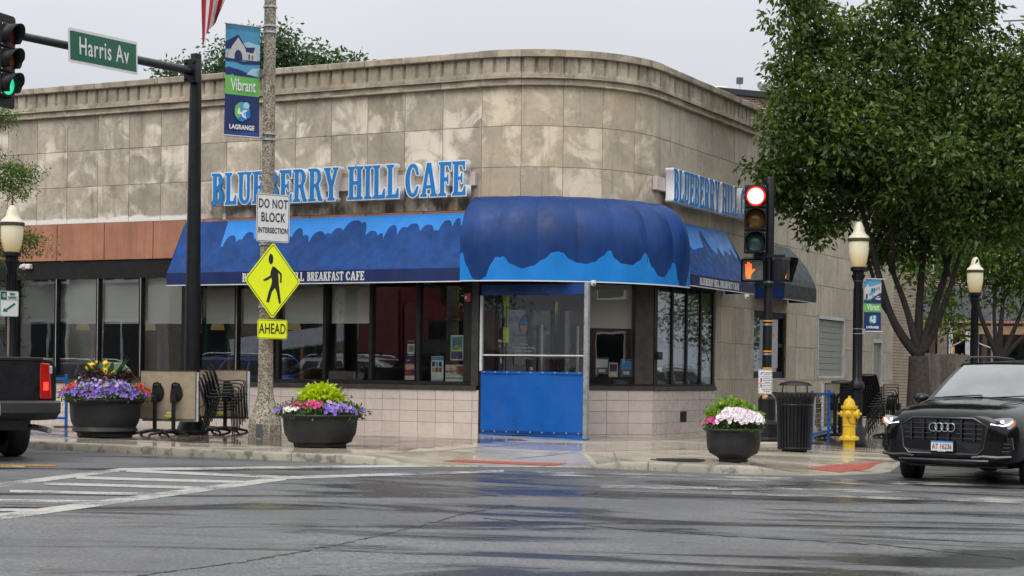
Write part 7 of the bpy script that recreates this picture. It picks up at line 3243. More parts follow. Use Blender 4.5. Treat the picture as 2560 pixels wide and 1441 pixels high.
patch([(.62, .82, 1.26), (.62, -.82, 1.26), (.72, -.66, 1.80), (.72, .66, 1.80)], .02, .1, .9, .15, .85, .008).build('rear_window', 'car_glass', pk, world=False)
for s, cc in ((1, [(2.6, .82, 1.24), (.62, .82, 1.26), (.72, .66, 1.80), (2.05, .66, 1.78)]), (-1, [(.62, -.82, 1.26), (2.6, -.82, 1.24), (2.05, -.66, 1.78), (.72, -.66, 1.80)])):
    for a, b_ in ((.08, .46), (.54, .92)):
        patch(cc, .02, a, b_, .12, .86, .008).build('side_window', 'car_glass', pk, world=False)
for x in (.30, 3.50):
    for s in (-1, 1):
        wheel(pk, x, s * .79, .385, .26, s, 'alloy', 6)
tg = MB()
tg.box((-1.055, -.70, .74), (-1.015, .70, 1.235))
tgo = tg.build('tailgate', 'paint_truck', pk, world=False, bevel=.014, bseg=2)
q = MB()
q.box((-1.065, -.74, 1.225), (-.93, .74, 1.275))
q.build('bed_cap', 'black_plastic', pk, world=False, bevel=.012)
q = MB()
q.lathe([(.155, 0), (.15, .01), (.12, .012), (.115, -.01), (.0001, -.012)], 20, sx=1.0, sy=.42)
q.xf(frame(Vector((-1.058, 0, 1.08)), (0, -1, 0), UP))
ho = q.build('handle_recess', 'grille_black', tgo, world=False, smooth=True)
q = MB()
q.bar((-1.085, -.11, 1.085), (-1.085, .11, 1.085), .03, .05)
q.build('handle', 'black_plastic', ho, world=False, bevel=.01)
q = MB()
q.lathe([(.115, 0), (.113, .008), (.10, .010), (.0001, .010)], 24, sy=.40)
q.xf(frame(Vector((-1.058, 0, .83)), (0, -1, 0), UP))
em = q.build('emblem', 'chrome', tgo, world=False, smooth=True)
q = MB()
q.lathe([(.098, .0105), (.097, .013), (.0001, .013)], 24, sy=.38)
q.xf(frame(Vector((-1.058, 0, .83)), (0, -1, 0), UP))
q.build('emblem_field', 'banner_navy', em, world=False)
put_text('Ford', .06, 'chrome', Vector((-1.074, 0, .83)), (0, -1, 0), UP, em, world=False, name='emblem_script')
for s in (-1, 1):
    q = MB()
    q.hexa([(-1.06, s * .705, .76), (-1.06, s * .845, .76), (-.86, s * .95, .80), (-.90, s * .72, .78), (-1.06, s * .70, 1.21), (-1.06, s * .82, 1.20), (-.86, s * .945, 1.19), (-.90, s * .72, 1.2)])
    tl = q.build('tail_light', 'tail_red', pk, world=False, bevel=.012)
    q = MB()
    q.obox((-1.064, s * .775, .92), Vector((.004, 0, 0)), Vector((0, .03, 0)), UP * .05)
    q.build('brake_lamp', 'tail_lit', tl, world=False)
    q = MB()
    q.obox((-1.03, s * .83, 1.12), Vector((.025, 0, 0)), Vector((0, .03, 0)), UP * .05)
    q.build('reverse_lamp', 'headlamp', tl, world=False, bevel=.01)
q = MB()
prof = [(-1.0, .50), (-1.20, .56), (-1.27, .60), (-1.28, .72), (-1.24, .745), (-1.0, .745)]
nseg = 14
for i in range(nseg + 1):
    y = lerp(-.93, .93, i / nseg)
    back = .20 * max(0, abs(y) - .62) ** 1.2 * 2.2
    for x, z in prof:
        q.v.append((x + back if x < -1.05 else x, y, z + (.05 * max(0, abs(y) - .7) * (1 if z < .58 else 0))))
for i in range(nseg):
    for j in range(len(prof)):
        j2 = (j + 1) % len(prof)
        q.f.append((i * 6 + j, i * 6 + j2, i * 6 + 6 + j2, i * 6 + 6 + j))
        q.m.append(0)
q.f += [tuple(range(6)), tuple(nseg * 6 + k for k in range(6))[::-1]]
q.m += [0, 0]
bp = q.build('bumper', 'bumper_grey', pk, world=False, smooth=True)
q = MB()
q.obox((-1.286, 0, .645), Vector((.004, 0, 0)), Vector((0, .152, 0)), UP * .076)
np_ = q.build('number_plate', 'plate_white', bp, world=False, bevel=.003)
q = MB()
q.obox((-1.2915, 0, .705), Vector((.001, 0, 0)), Vector((0, .15, 0)), UP * .014)
q.build('plate_band', 'plate_blue', np_, world=False)
put_text('FW 96742', .095, 'plate_red', Vector((-1.292, 0, .635)), (0, -1, 0), UP, np_, world=False, sx=.72, bold=.001, name='plate_number')
q = MB()
q.tube([(-.6, -.62, .42), (-1.0, -.66, .42), (-1.22, -.72, .40), (-1.34, -.74, .385)], .036, 10)
q.build('exhaust_pipe', 'alloy', pk, world=False, smooth=True)
q = MB()
q.box((-.95, -.6, .38), (4.2, .6, .56))
q.bar((.30, -.7, .385), (.30, .7, .385), .12)
q.build('chassis', 'grille_black', pk, world=False)

# --- vehicles standing out of the frame, seen only mirrored in the shop windows
ha = math.atan2(DL.y, DL.x)
for (x, y, pt, lab, rk, dh) in ((-15.6, 28.4, 'paint_blue', 'bright blue SUV on the main street mirrored in the cafe windows', False, 0.0), (-12.6, 25.6, 'paint_white', 'white SUV with roof rack on the main street mirrored in the cafe windows', True, .05),
                                (-20.2, 31.0, 'paint_grey', 'dark grey car farther along the main street mirrored in the cafe windows', False, 0.0)):
    suv('parked_car', lab, 'car', (x, y, road_z(x)), ha + dh + (math.pi if pt == 'paint_white' else 0), pt, rack=rk, L=4.7, W=1.86, H=1.68 if pt != 'paint_grey' else 1.5)
suv('parked_car', 'white SUV across the side street mirrored in the narrow windows', 'car', (13.2, 41.5, road_z(13)), math.atan2(DR.y, DR.x), 'paint_white', L=4.7, W=1.86, H=1.7)
tk = thing('semi_truck', 'dark red truck tractor on the far lane mirrored in the last cafe window', 'truck', (-13.6, 22.6, road_z(-13)), ha + math.pi)
q = MB()
q.hexa([(-1.0, -1.15, 1.1), (1.2, -1.15, 1.1), (1.2, 1.15, 1.1), (-1.0, 1.15, 1.1), (-1.0, -1.1, 3.1), (.75, -1.05, 2.9), (.75, 1.05, 2.9), (-1.0, 1.1, 3.1)])
q.hexa([(-2.4, -1.15, 1.1), (-1.01, -1.15, 1.1), (-1.01, 1.15, 1.1), (-2.4, 1.15, 1.1), (-2.4, -1.1, 3.7), (-1.1, -1.1, 3.5), (-1.1, 1.1, 3.5), (-2.4, 1.1, 3.7)])
q.hexa([(1.2, -1.0, .7), (3.0, -.9, .7), (3.0, .9, .7), (1.2, 1.0, .7), (1.2, -1.0, 1.95), (2.9, -.8, 1.65), (2.9, .8, 1.65), (1.2, 1.0, 1.95)])
q.build('cab', 'paint_red', tk, world=False, bevel=.08, bseg=2)
for s in (-1, 1):
    q = MB()
    q.box((-.2, s * 1.13 - .02, 1.9), (.85, s * 1.13 + .02, 2.6))
    q.build('side_window', 'car_glass', tk, world=False)
    for x in (2.2, -1.8, -3.1):
        wheel(tk, x, s * 1.0, .52, .3, s, 'alloy', 8)
q = MB()
q.box((-4.2, -.5, .6), (2.4, .5, 1.05))
q.build('chassis', 'grille_black', tk, world=False)
q = MB()
q.bar((-2.6, .2, 2.4), (-7.0, .2, 1.9), .45, .45)
q.box((-7.0, -1.1, 1.0), (-2.6, 1.1, 1.3))
q.build('boom', 'van_white', tk, world=False)

# ================================================================== trees
def limb(mb_, pts, r0, r1, seg=8):
    n = len(pts)
    fine = []
    P = [Vector(p) for p in pts]
    for i in range(n - 1):
        p0, p1, p2, p3 = P[max(i - 1, 0)], P[i], P[i + 1], P[min(i + 2, n - 1)]
        for k in range(4):
            t = k / 4
            fine.append(.5 * ((2 * p1) + (p2 - p0) * t + (2 * p0 - 5 * p1 + 4 * p2 - p3) * t * t + (3 * p1 - p0 - 3 * p2 + p3) * t ** 3))
    fine.append(P[-1])
    m = len(fine)
    mb_.tube(fine, [lerp(r0, r1, (i / (m - 1)) ** .8) for i in range(m)], seg)
    return fine


def lobes_to_twigs(lobes, depth, seed, dens):
    """lobes: (px, py, radius px, depth offset m); twig centres through the volume of each lobe, denser at its skin"""
    g = random.Random(seed)
    out = []
    for px, py, rp, dz in lobes:
        D = depth + dz
        R = rp / F * D
        c = at_depth(px, py, D)
        n = int(dens * R ** 2.4 * 10) + 6
        for _ in range(n):
            while True:
                v = Vector((g.uniform(-1, 1), g.uniform(-1, 1), g.uniform(-1, 1)))
                if .05 < v.length < 1:
                    break
            v = v.normalized() * (g.random() ** .42)
            # uneven skin
            k = 1 + .22 * math.sin(v.x * 7 + px) * math.sin(v.z * 6 + py)
            out.append(tuple(c + Vector((v.x * R * 1.02, v.y * R * 1.15, v.z * R * .92)) * k))
    return out


# --- big street tree on the right
tD = 33.7
tb_ = at_depth(2297, 1000, tD)
tb_.z = walk_z(tb_.x, tb_.y)
tree1 = thing('street_tree', 'large dark green street tree forking low behind the hydrant', 'tree', tb_)
mb = MB()
T = lambda x, y, d=0.0: at_depth(x, y, tD + d)
fk = T(2296, 890)
limb(mb, [tb_ - UP * .1, T(2296, 1000), T(2297, 940), fk], .26, .185, 12)
mb.tube([tb_ - UP * .05, tb_ + UP * .18], [.36, .26], 12)
mb.build('trunk', 'bark', tree1, smooth=2)
L1 = [([fk, T(2262, 850), T(2228, 790), T(2200, 700), T(2178, 610), T(2140, 470), T(2095, 330), T(2060, 200)], .105, .02), ([fk, T(2282, 830), T(2262, 760, .2), T(2232, 680, .4), T(2205, 600, .6), T(2190, 480, .8), T(2200, 300, .8)], .09, .02),
      ([fk, T(2296, 820, .2), T(2300, 740, .4), T(2306, 650, .5), T(2302, 560, .6), T(2290, 420, .6), T(2280, 250, .6), T(2260, 90, .6)], .10, .02), ([fk, T(2318, 830, .1), T(2340, 760, .3), T(2362, 690, .4), T(2380, 620, .5), T(2420, 480, .6), T(2450, 320, .7), T(2460, 120, .7)], .10, .02),
      ([fk, T(2330, 840), T(2372, 730, -.2), T(2400, 640, -.3), T(2440, 560, -.5), T(2520, 450, -.7)], .085, .02), ([T(2372, 690, .3), T(2352, 610, .6), T(2338, 520, .8), T(2345, 350, .8)], .05, .015),
      ([T(2306, 650, .5), T(2330, 580, .3), T(2350, 500, .1)], .05, .015), ([T(2235, 690, .4), T(2225, 560, -.2), T(2180, 450, -.5)], .045, .012), ([T(2228, 790), T(2195, 740, .4), T(2165, 640, .8), T(2090, 520, 1.0), T(1990, 440, .8)], .06, .012)]
for pts, a, b in L1:
    mb = MB()
    limb(mb, pts, a, b)
    mb.build('limb', 'bark_dark', tree1, smooth=2)
rt1 = random.Random(17)
lob = [(2010, 50, 95, 0), (1990, 160, 80, .2), (2080, 130, 90, .6), (1975, 250, 70, 0), (2060, 230, 100, -.4), (2150, 240, 95, .2), (1990, 340, 95, -.3), (1945, 425, 70, .3), (2070, 350, 110, -.3), (2160, 350, 110, -.6), (2040, 450, 100, .5), (2130, 440, 95, .5), (1975, 480, 65, .2),
       (2230, 60, 85, .6), (2250, 160, 100, .3), (2200, 440, 100, .3), (2260, 280, 120, 0), (2270, 400, 110, -.8), (2330, 200, 110, .8), (2400, 60, 80, .5), (2430, 160, 110, .3), (2360, 330, 130, .2), (2400, 440, 120, -.6), (2470, 300, 130, 0), (2500, 420, 130, -.4), (2530, 180, 95, .6), (2560, 300, 110, .3),
       (2300, 510, 95, .4), (2225, 560, 72, 1.2), (2240, 610, 60, 1.0), (2400, 560, 90, -.4), (2480, 540, 100, -.2), (2560, 520, 100, .2), (2085, 530, 50, .9), (2030, 545, 45, .3), (2045, 590, 26, .3), (2200, 628, 36, 1.6), (2330, 60, 60, 1.0), (2160, 130, 50, .8), (2630, 430, 120, 0), (2640, 250, 120, .2),
       (1925, 440, 40, -.2), (2140, 60, 45, .4), (2320, 590, 60, .9), (2460, 0, 60, .4), (2260, -30, 80, .4), (2000, -30, 70, 0), (2380, -40, 70, .4), (2600, 100, 60, .4)]
tw = lobes_to_twigs(lob, tD - .3, 5, 9.0)
rt1.shuffle(tw)
link('crown', leaf_mesh('crown', tw, 29, .125, .132, 6, 'leaf', .5, .75, .5), tree1)
print('twigs', len(tw))
# --- second street tree farther along the side street
t2D = 43.0
tb2 = at_depth(2500, 960, t2D)
tb2.z = walk_z(tb2.x, tb2.y)
tree2 = thing('street_tree', 'street tree with many thin stems behind the black car', 'tree', tb2)
T2 = lambda x, y, d=0.0: at_depth(x, y, t2D + d)
f2 = T2(2500, 905)
mb = MB()
limb(mb, [tb2 - UP * .1, T2(2500, 950), f2], .24, .18, 10)
mb.build('trunk', 'bark_dark', tree2, smooth=2)
for pts, a, b in (([f2, T2(2480, 860), T2(2455, 800), T2(2440, 740), T2(2420, 660)], .09, .03), ([f2, T2(2500, 850), T2(2505, 780), T2(2515, 690)], .10, .03), ([f2, T2(2525, 850), T2(2545, 800), T2(2575, 720)], .09, .03), ([f2, T2(2490, 850), T2(2485, 780), T2(2492, 700)], .08, .03), ([f2, T2(2530, 870), T2(2570, 830), T2(2620, 760)], .08, .03)):
    mb = MB()
    limb(mb, pts, a, b)
    mb.build('limb', 'bark_dark', tree2, smooth=2)
lob2 = [(2440, 640, 70, 0), (2500, 620, 80, 0), (2570, 640, 80, 0), (2400, 700, 50, .4), (2360, 760, 45, .6), (2380, 810, 35, .4), (2420, 600, 60, 0), (2540, 720, 60, .3), (2480, 720, 45, .4), (2330, 690, 45, 1), (2620, 700, 80, 0), (2340, 640, 60, 1.0), (2280, 650, 45, 1.5), (2600, 560, 90, 0)]
link('crown', leaf_mesh('crown', lobes_to_twigs(lob2, t2D, 8, 5.5), 24, .2, .14, 9, 'leaf_bright', .4, .7, .5), tree2)
# --- trees behind the cafe roof
for i, (lobs, D, lab) in enumerate((([(545, 170, 50, 0), (590, 150, 60, 0), (640, 140, 60, 0), (690, 130, 60, 0), (730, 140, 50, 0), (790, 150, 42, 0), (840, 160, 38, 0), (880, 172, 24, 0), (515, 195, 30, 0), (620, 100, 28, 0), (705, 92, 26, 0), (660, 190, 70, 0), (760, 190, 60, 0), (570, 220, 60, 0)], 62, 'pale green treetop rising behind the cafe roof'),
                                    ([(430, 188, 22, 0), (455, 195, 20, 0), (410, 195, 14, 0)], 66, 'small treetop peeking over the parapet beside the dark mast'))):
    bx_ = at_depth(sum(l[0] for l in lobs) / len(lobs), 300, D)
    tr = thing('background_tree', lab, 'tree', (bx_.x, bx_.y, -.2))
    c = at_depth(lobs[2][0], lobs[2][1] + 60, D)
    mb = MB()
    limb(mb, [(bx_.x, bx_.y, -.2), (bx_.x, bx_.y, 4), tuple(c)], .3, .12)
    mb.build('trunk', 'bark_dark', tr, smooth=2)
    for l in lobs[:8]:
        e = at_depth(l[0], l[1], D)
        mb = MB()
        limb(mb, [tuple(c - UP * .8), tuple(c.lerp(e, .5) + UP * .1), tuple(e)], .08, .02, 6)
        mb.build('limb', 'bark_dark', tr)
    link('crown', leaf_mesh('crown', lobes_to_twigs(lobs, D, 30 + i, 3.2), 22, .24, .19, 31 + i, 'leaf_far', .25, .8, .55), tr)
# --- honey locust at the left edge, its trunk just outside the picture
lD = 29.8
lb_ = at_depth(-190, 1060, lD)
lb_.z = walk_z(lb_.x, lb_.y)
tree3 = thing('street_tree', 'feathery locust tree whose branches reach in at the left edge', 'tree', lb_)
TL3 = lambda x, y, d=0.0: at_depth(x, y, lD + d)
mb = MB()
limb(mb, [lb_ - UP * .1, TL3(-190, 800), TL3(-180, 500), TL3(-170, 200)], .17, .06)
mb.build('trunk', 'bark', tree3, smooth=2)
br = [[TL3(-185, 640), TL3(-100, 560), TL3(-30, 560), TL3(40, 585), TL3(92, 612)], [TL3(-185, 520), TL3(-100, 430), TL3(-30, 415), TL3(40, 425), TL3(70, 430)], [TL3(-182, 400), TL3(-100, 320), TL3(-30, 290), TL3(22, 290)], [TL3(-182, 620), TL3(-90, 600), TL3(-20, 620), TL3(30, 640)], [TL3(-185, 480), TL3(-80, 470), TL3(0, 455), TL3(50, 470)],
      [TL3(-180, 300), TL3(-200, 150), TL3(-260, 50)], [TL3(-185, 350), TL3(-300, 250), TL3(-400, 200)]]
tw = []
g3 = random.Random(4)
for pts in br:
    mb = MB()
    fine = limb(mb, pts, .035, .006, 6)
    mb.build('limb', 'bark_dark', tree3)
    m = len(fine)
    for k in range(m // 4, m):
        for _ in range(9):
            tw.append(tuple(fine[k] + Vector((g3.gauss(0, .09), g3.gauss(0, .12), g3.gauss(-.03, .09)))))
lob3 = [(-120, 420, 130, 0), (-200, 300, 150, 0), (-280, 450, 140, 0), (-180, 560, 110, 0), (-60, 460, 60, 0), (-40, 590, 40, 0), (-50, 310, 50, 0)]
tw += lobes_to_twigs(lob3, lD, 44, 2.2)
link('crown', leaf_mesh('crown', tw, 16, .075, .062, 45, 'leaf_bright', .5, .6, .36), tree3)

# ================================================================== background on the right
# brick block rising behind the cafe
bb0, bb1 = at_depth(1790, 300, 66), at_depth(2760, 300, 74)
bk = thing('brick_building', 'red brick building with stone bands and rooftop vents rising behind the cafe', 'building', (bb0.x, bb0.y, -.3))
zt_ = at_depth(1900, 246, 67).z
uv_wall('wall', bb0, bb1, -.3, zt_, .4, 'brick_red', bk)
dirb = (bb1 - bb0)
dirb.z = 0
dirb.normalize()
nb_ = Vector((dirb.y, -dirb.x, 0))
Lb = (Vector((bb1.x, bb1.y)) - Vector((bb0.x, bb0.y))).length


def bblock(name, s0, s1, z0, z1, d0, d1, mat, parent=bk):
    f_ = lambda q, d: Vector((bb0.x, bb0.y, 0)) + dirb * q + nb_ * d
    return fbox(f_, s0, s1, z0, z1, d0, d1).build(name, mat, parent)


bblock('parapet', 0, Lb, zt_, zt_ + .22, -.5, .12, 'slate')
bblock('stone_band', 0, Lb, zt_ - .98, zt_ - .68, 0, .06, 'roof_white')
bblock('stone_band', 0, Lb, zt_ - 4.3, zt_ - 4.1, 0, .06, 'roof_white')
for k in range(12):
    s = 1.4 + k * 1.45
    for zz in (zt_ - 3.2, zt_ - 6.4):
        w_ = bblock('window', s, s + .95, zz, zz + 1.7, 0.002, .05, 'roof_white')
        for a, b, c, d in ((.08, .46, .08, .80), (.49, .87, .08, .80), (.08, .46, .88, 1.62), (.49, .87, .88, 1.62)):
            bblock('pane', s + a, s + b, zz + c, zz + d, .0505, .055, 'car_glass', w_)
bblock('roof', 0, Lb, zt_ - .5, zt_ - .2, -12, -.5, 'roof_gravel')
f_ = lambda px, d=3: at_depth(px, 0, 66 + (px - 1790) / 970 * 8 + d)
for px, py, kind in ((1802, 226, 'fan'), (1851, 236, 'box'), (1900, 236, 'pipe'), (1912, 215, 'turbine')):
    p = f_(px)
    z0 = zt_ - .2
    zz = at_depth(px, py, p.y).z
    t = thing('roof_vent', {'fan': 'round white exhaust fan on the brick building roof', 'box': 'low white louvred unit with a mast floodlight on the brick roof', 'pipe': 'thin conduit run along the brick roof edge', 'turbine': 'round metal turbine vent on the brick roof'}[kind], 'vent', (p.x, p.y, z0))
    mb = MB()
    if kind == 'fan':
        mb.lathe([(.35, 0), (.35, zz - z0 - .15), (.55, zz - z0 - .1), (.5, zz - z0 + .05), (.3, zz - z0 + .12), (.0001, zz - z0 + .13)], 20)
        mb.build('housing', 'white_metal', t, world=False, smooth=True)
    elif kind == 'box':
        mb.box((-.55, -.3, 0), (.45, .3, zz - z0 + .1))
        mb.build('housing', 'white_metal', t, world=False, bevel=.02)
        for k in (-.35, .2):
            mb = MB()
            mb.box((k - .1, -.305, zz - z0 - .15), (k + .1, -.301, zz - z0 + .08))
            mb.build('louvre', 'grille_black', t, world=False)
        mb = MB()
        mb.tube([(.02, 0, 0), (.02, 0, zz - z0 + .42)], .02, 6)
        mb.build('mast', 'galv', t, world=False)
        mb = MB()
        mb.box((-.12, -.1, zz - z0 + .40), (.14, .06, zz - z0 + .66))
        mb.build('flood_head', 'grey_box', t, world=False, bevel=.02)
    elif kind == 'turbine':
        mb.lathe([(.15, 0), (.15, zz - z0 - .2)], 14)
        mb.build('stack', 'brick_red', t, world=False)
        mb = MB()
        mb.ball((0, 0, zz - z0 + .05), .27, 0, 18, 12, (1, 1, .95))
        mb.build('turbine', 'galv', t, world=False, smooth=True)
    else:
        mb.tube([(-1.0, 0, .62), (1.2, 0, .66)], .02, 6)
        mb.tube([(-.9, 0, 0), (-.9, 0, .62)], .02, 6)
        mb.tube([(1.1, 0, 0), (1.1, 0, .66)], .02, 6)
        mb.build('conduit', 'galv', t, world=False)
# low shop with slate mansard and corrugated porch edge
s0, s1 = at_depth(2225, 850, 57), at_depth(2800, 850, 57)
sp_ = thing('low_building', 'low dark brick building with slate mansard roof and rusty corrugated eaves', 'building', (s0.x, s0.y, -.3))
ze = at_depth(2400, 803, 56.6).z
zm = at_depth(2400, 716, 57.4).z
zb2 = at_depth(2400, 818, 56.8).z
uv_wall('wall', s0 + Vector((0, 1.5, 0)), s1 + Vector((0, 1.5, 0)), -.3, ze, .3, 'brick_dark', sp_)
nsl = 46
for k in range(nsl):
    a, b = s0.x + (s1.x - s0.x) * k / nsl, s0.x + (s1.x - s0.x) * (k + 1) / nsl
    mb = MB()
    mb.hexa([(a + .004, 57.0, ze + .05), (b - .004, 57.0, ze + .05), (b - .004, 57.1, ze + .05), (a + .004, 57.1, ze + .05), (a + .004, 57.9, zm), (b - .004, 57.9, zm), (b - .004, 58.0, zm), (a + .004, 58.0, zm)])
    mb.build('slate', 'slate', sp_)
mb = MB()
nw = 220
for k in range(nw + 1):
    x = lerp(s0.x, s1.x, k / nw)
    z = ze + .02 * math.sin(k * 2.2)
    mb.v += [(x, 56.7, z - .015), (x, 57.6, z + .05)]
for k in range(nw):
    mb.f.append((2 * k, 2 * k + 2, 2 * k + 3, 2 * k + 1))
    mb.m.append(0)
mb.build('corrugated_eave', 'roof_trim', sp_)
mb = MB()
mb.box((s0.x, 56.8, zb2 - .22), (s1.x, 57.0, zb2 + .05))
mb.build('beam', 'roof_trim', sp_)
for px in (2330, 2460, 2600):
    p = at_depth(px, 880, 56.9)
    mb = MB()
    mb.bar((p.x, p.y, -.3), (p.x, p.y, zb2 - .2), .16)
    mb.build('porch_post', 'brown_dark', sp_)
for px in (2335, 2400, 2540):
    p = at_depth(px, 860, 58.4)
    mb = MB()
    mb.box((p.x - .55, p.y - .02, 1.0), (p.x + .55, p.y + .06, 2.3))
    wo_ = mb.build('window', 'brown_dark', sp_)
    mb = MB()
    mb.box((p.x - .48, p.y - .035, 1.07), (p.x + .48, p.y - .022, 2.23))
    mb.build('pane', 'car_glass', wo_)
# plank fence
fe0, fe1 = at_depth(2306, 882, 50), at_depth(2432, 888, 50.6)
fe = thing('plank_fence', 'weathered grey vertical plank fence behind the street tree', 'fence', (fe0.x, fe0.y, -.2))
nP = 26
for k in range(nP):
    p = fe0.lerp(fe1, (k + .5) / nP)
    w_ = (fe1 - fe0).length / nP * .46
    h_ = p.z + rnd.uniform(-.03, .03)
    mb = MB()
    mb.box((p.x - w_, p.y - .012, -.2), (p.x + w_, p.y + .012, h_))
    mb.build('plank', 'wood_fence', fe)
mb = MB()
mb.bar(Vector((fe0.x, fe0.y + .04, 1.2)), Vector((fe1.x, fe1.y + .04, 1.2)), .05, .09)
mb.build('rail', 'wood_fence', fe)
# utility pole, conduits, bollard, signs beyond the fence
p = at_depth(2356, 860, 53)
t = thing('utility_pole', 'grey wooden utility pole stub with conduits behind the fence', 'pole', (p.x, p.y, -.2))
mb = MB()
mb.lathe([(.17, 0), (.14, at_depth(2356, 792, 53).z + .2)], 12)
mb.build('shaft', 'utility_wood', t, world=False, smooth=True)
for dx in (.20, .27):
    mb = MB()
    mb.tube([(dx, -.05, 0), (dx, -.05, at_depth(2356, 795, 53).z + .1)], .03, 6)
    mb.build('conduit', 'pvc', t, world=False)
mb = MB()
mb.tube([(.33, -.05, 1.9), (.33, -.05, 2.25)], .028, 6)
mb.build('marker', 'orange_box', t, world=False)
p = at_depth(2419, 860, 52)
t = thing('bollard_post', 'grey pipe post with chains strung to both sides behind the fence', 'post', (p.x, p.y, -.2))
zz = at_depth(2419, 831, 52).z + .2
mb = MB()
mb.lathe([(.07, 0), (.07, zz), (.0001, zz + .02)], 12)
mb.build('pipe', 'pvc', t, world=False, smooth=True)
for e in ((-.55, 0, zz - .45), (.8, 0, zz - .5)):
    mb = MB()
    mb.tube([(0, 0, zz - .15), tuple(Vector(e) * .5 + Vector((0, 0, .5 * (zz - .15) - .03))), e], .018, 5)
    mb.build('chain', 'galv', t, world=False)
p = at_depth(2481, 815, 46)
t = thing('wrong_way_sign', 'narrow red and white sign seen almost edge on beyond the second lamp', 'sign', (p.x, p.y, -.2))
mb = MB()
mb.bar((0, .02, 0), (0, .02, at_depth(2481, 786, 46).z + .2), .06, .04)
mb.build('post', 'galv', t, world=False)
for y0, y1 in ((788, 812), (816, 842)):
    z0, z1 = at_depth(2481, y1, 46).z + .2, at_depth(2481, y0, 46).z + .2
    ux = Vector((.30, .95, 0)).normalized()
    mb = MB()
    h_ = (z1 - z0)
    mb.prism(rrect(.36, h_ * 1.02, .02), Vector((-.01, -.02, (z0 + z1) / 2)), ux, UP, ux.cross(UP) * .004)
    po = mb.build('plate', 'sign_white', t, world=False)
    mb = MB()
    mb.prism([(math.cos(RAD(22.5 + 45 * k)) * .15, math.sin(RAD(22.5 + 45 * k)) * .11) for k in range(8)], Vector((-.01, -.02, (z0 + z1) / 2)) + ux.cross(UP) * .006, ux, UP, ux.cross(UP) * .002)
    mb.build('symbol', 'text_red', po, world=False)
p = at_depth(2446, 845, 41.4)
t = thing('parking_sign', 'green and white parking sign seen edge on beside the second lamp', 'sign', (p.x, p.y, walk_z(p.x, p.y)))
mb = MB()
ux = Vector((.25, .97, 0)).normalized()
mb.prism(rrect(.30, .48, .02), Vector((0, 0, p.z - walk_z(p.x, p.y))), ux, UP, ux.cross(UP) * .004)
mb.build('plate', 'sign_green', t, world=False)
mb = MB()
mb.bar((0, .03, 0), (0, .03, p.z - walk_z(p.x, p.y) + .1), .04, .03)
mb.build('post', 'galv', t, world=False)
# street wire and cross arm against the sky at the far right
p0, p1 = at_depth(2510, 52, 60), at_depth(2640, 46, 58)
t = thing('roof_antenna', 'thin metal roof frame showing through the tree against the sky', 'frame', (p0.x, p0.y, zt_))
mb = MB()
mb.tube([p0, p1], .05, 6)
mb.tube([at_depth(2524, 52, 60), at_depth(2524, 110, 60) - UP * 1.5], .04, 6)
mb.build('bars', 'galv', t)

# ================================================================== the far side of the streets, behind the camera's left: mirrored in the panes
def across(name, label, s0_, s1_, perp, h_, mat, win, cat='building'):
    a, b = TL + DL * s0_ + NL * perp, TL + DL * s1_ + NL * perp
    t_ = thing(name, label, cat, (a.x, a.y, -.2))
    uv_wall('wall', b, a, -.2, h_, -.4, mat, t_)
    d = (b - a).normalized()
    inn = -NL
    nwin = max(1, int((s1_ - s0_) / 3.2))
    fq = lambda q, dd: Vector((a.x, a.y, 0)) + d * q + inn * dd
    for k in range(nwin):
        q = (k + .5) * (s1_ - s0_) / nwin
        for z0, z1 in ((.6, 2.9), (4.2, 6.0)):
            if z1 > h_ - .3:
                continue
            w_ = fbox(fq, q - .95, q + .95, z0, z1, .41, .50).build('window', win, t_)
            for e in (-.46, .46):
                fbox(fq, q + e - .40, q + e + .40, z0 + .12, z1 - .12, .502, .506).build('pane', 'car_glass', w_)
    fbox(fq, 0, s1_ - s0_, h_, h_ + .25, 0, .6).build('cornice', 'roof_white', t_)
    return t_


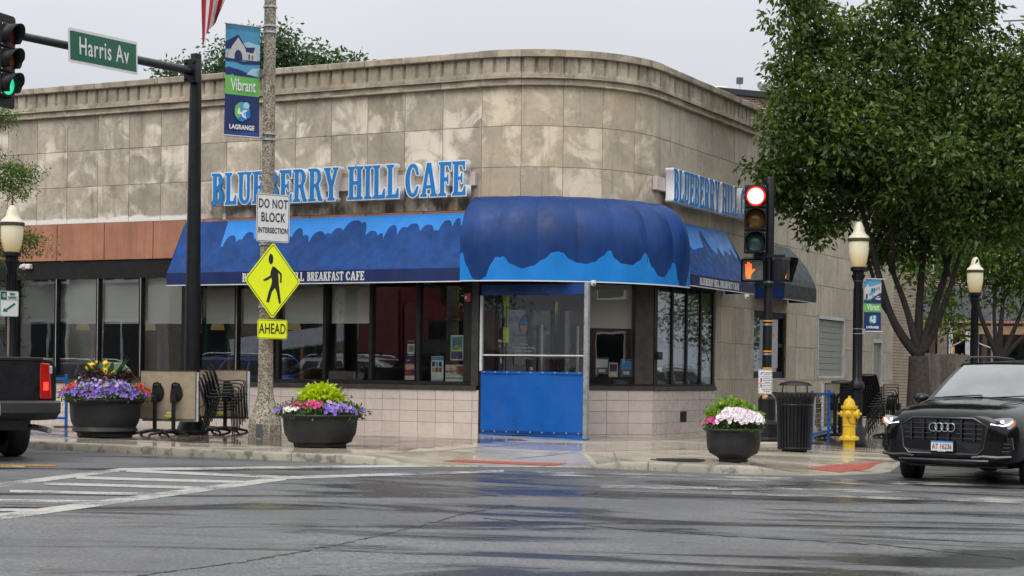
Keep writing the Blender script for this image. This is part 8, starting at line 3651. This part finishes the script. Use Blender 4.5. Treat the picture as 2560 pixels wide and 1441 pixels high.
for (x0, y0, x1, y1, h_, mt, lab) in ((-34, -16, -2, -18, 9.5, 'brick_red', 'unseen red brick block added behind the camera, darkening reflections in car and corner glass'), (-1.5, -18, 30, -14, 8.0, 'brick_tan', 'unseen tan brick block added behind the camera, darkening reflections in the entrance glass'),
                                      (30.5, -8, 27, 26, 9.0, 'brick_dark', 'unseen dark brick block added across the side street, darkening reflections in the car')):  # unseen blocks added to darken reflections and cut fill light
    a_, b_ = Vector((x0, y0, 0)), Vector((x1, y1, 0))
    t = thing('shop_building', lab, 'building', (x0, y0, -.3))
    uv_wall('wall', a_, b_, -.3, h_, .4, mt, t)
    d_ = (b_ - a_).normalized()
    nn_ = d_.cross(UP) * -1
    if nn_.dot(Vector((0, 20, 0)) - a_) < 0:
        nn_ = -nn_
    fq_ = lambda q, e: a_ + d_ * q + nn_ * e
    Lw = (b_ - a_).length
    for k in range(int(Lw / 3.4)):
        q = 1.7 + k * 3.4
        for z0, z1 in ((.5, 2.9), (4.3, 6.2)):
            w_ = fbox(fq_, q - 1.1, q + 1.1, z0, z1, .41, .5).build('window', 'roof_white', t)
            fbox(fq_, q - 1.0, q + 1.0, z0 + .1, z1 - .1, .502, .506).build('pane', 'car_glass', w_)
across('shop_building', 'pale brick shop across the main street mirrored in the cafe windows', 26, 40, 24, 7.5, 'brick_pale', 'roof_white')
across('shop_building', 'orange and green shop across the main street mirrored in the cafe windows', 14.5, 25.8, 24, 6.5, 'brick_tan', 'sign_green')
across('shop_building', 'dark brick shop far along the main street mirrored in the cafe windows', 40.2, 62, 24, 9.0, 'brick_dark', 'brown_dark')
across('shop_building', 'red brick shop at the far end of the main street mirrored in the cafe windows', 62.2, 95, 24, 8.0, 'brick_red', 'roof_white')
# trees along the far kerbs, mirrored
for x, y, lab in ((-17.5, 20.5, 'street tree on the far side of the main street mirrored in the panes'), (-33, 30, 'street tree far along the main street mirrored in the panes'), (19, 41, 'street tree across the side street mirrored in the narrow panes'), (26, 56, 'street tree far along the side street mirrored in the narrow panes')):
    t = thing('street_tree', lab, 'tree', (x, y, -.2))
    mb = MB()
    limb(mb, [(x, y, -.3), (x + .1, y, 2.0), (x, y + .1, 4.0)], .18, .08)
    mb.build('trunk', 'bark', t, smooth=2)
    g4 = random.Random(int(x * 10))
    tw = [(x + g4.gauss(0, 1.2), y + g4.gauss(0, 1.2), 4.6 + g4.gauss(0, 1.1)) for _ in range(520)]
    link('crown', leaf_mesh('crown', tw, 26, .25, .16, int(x * 7) & 255, 'leaf', .3, .8, .5), t)
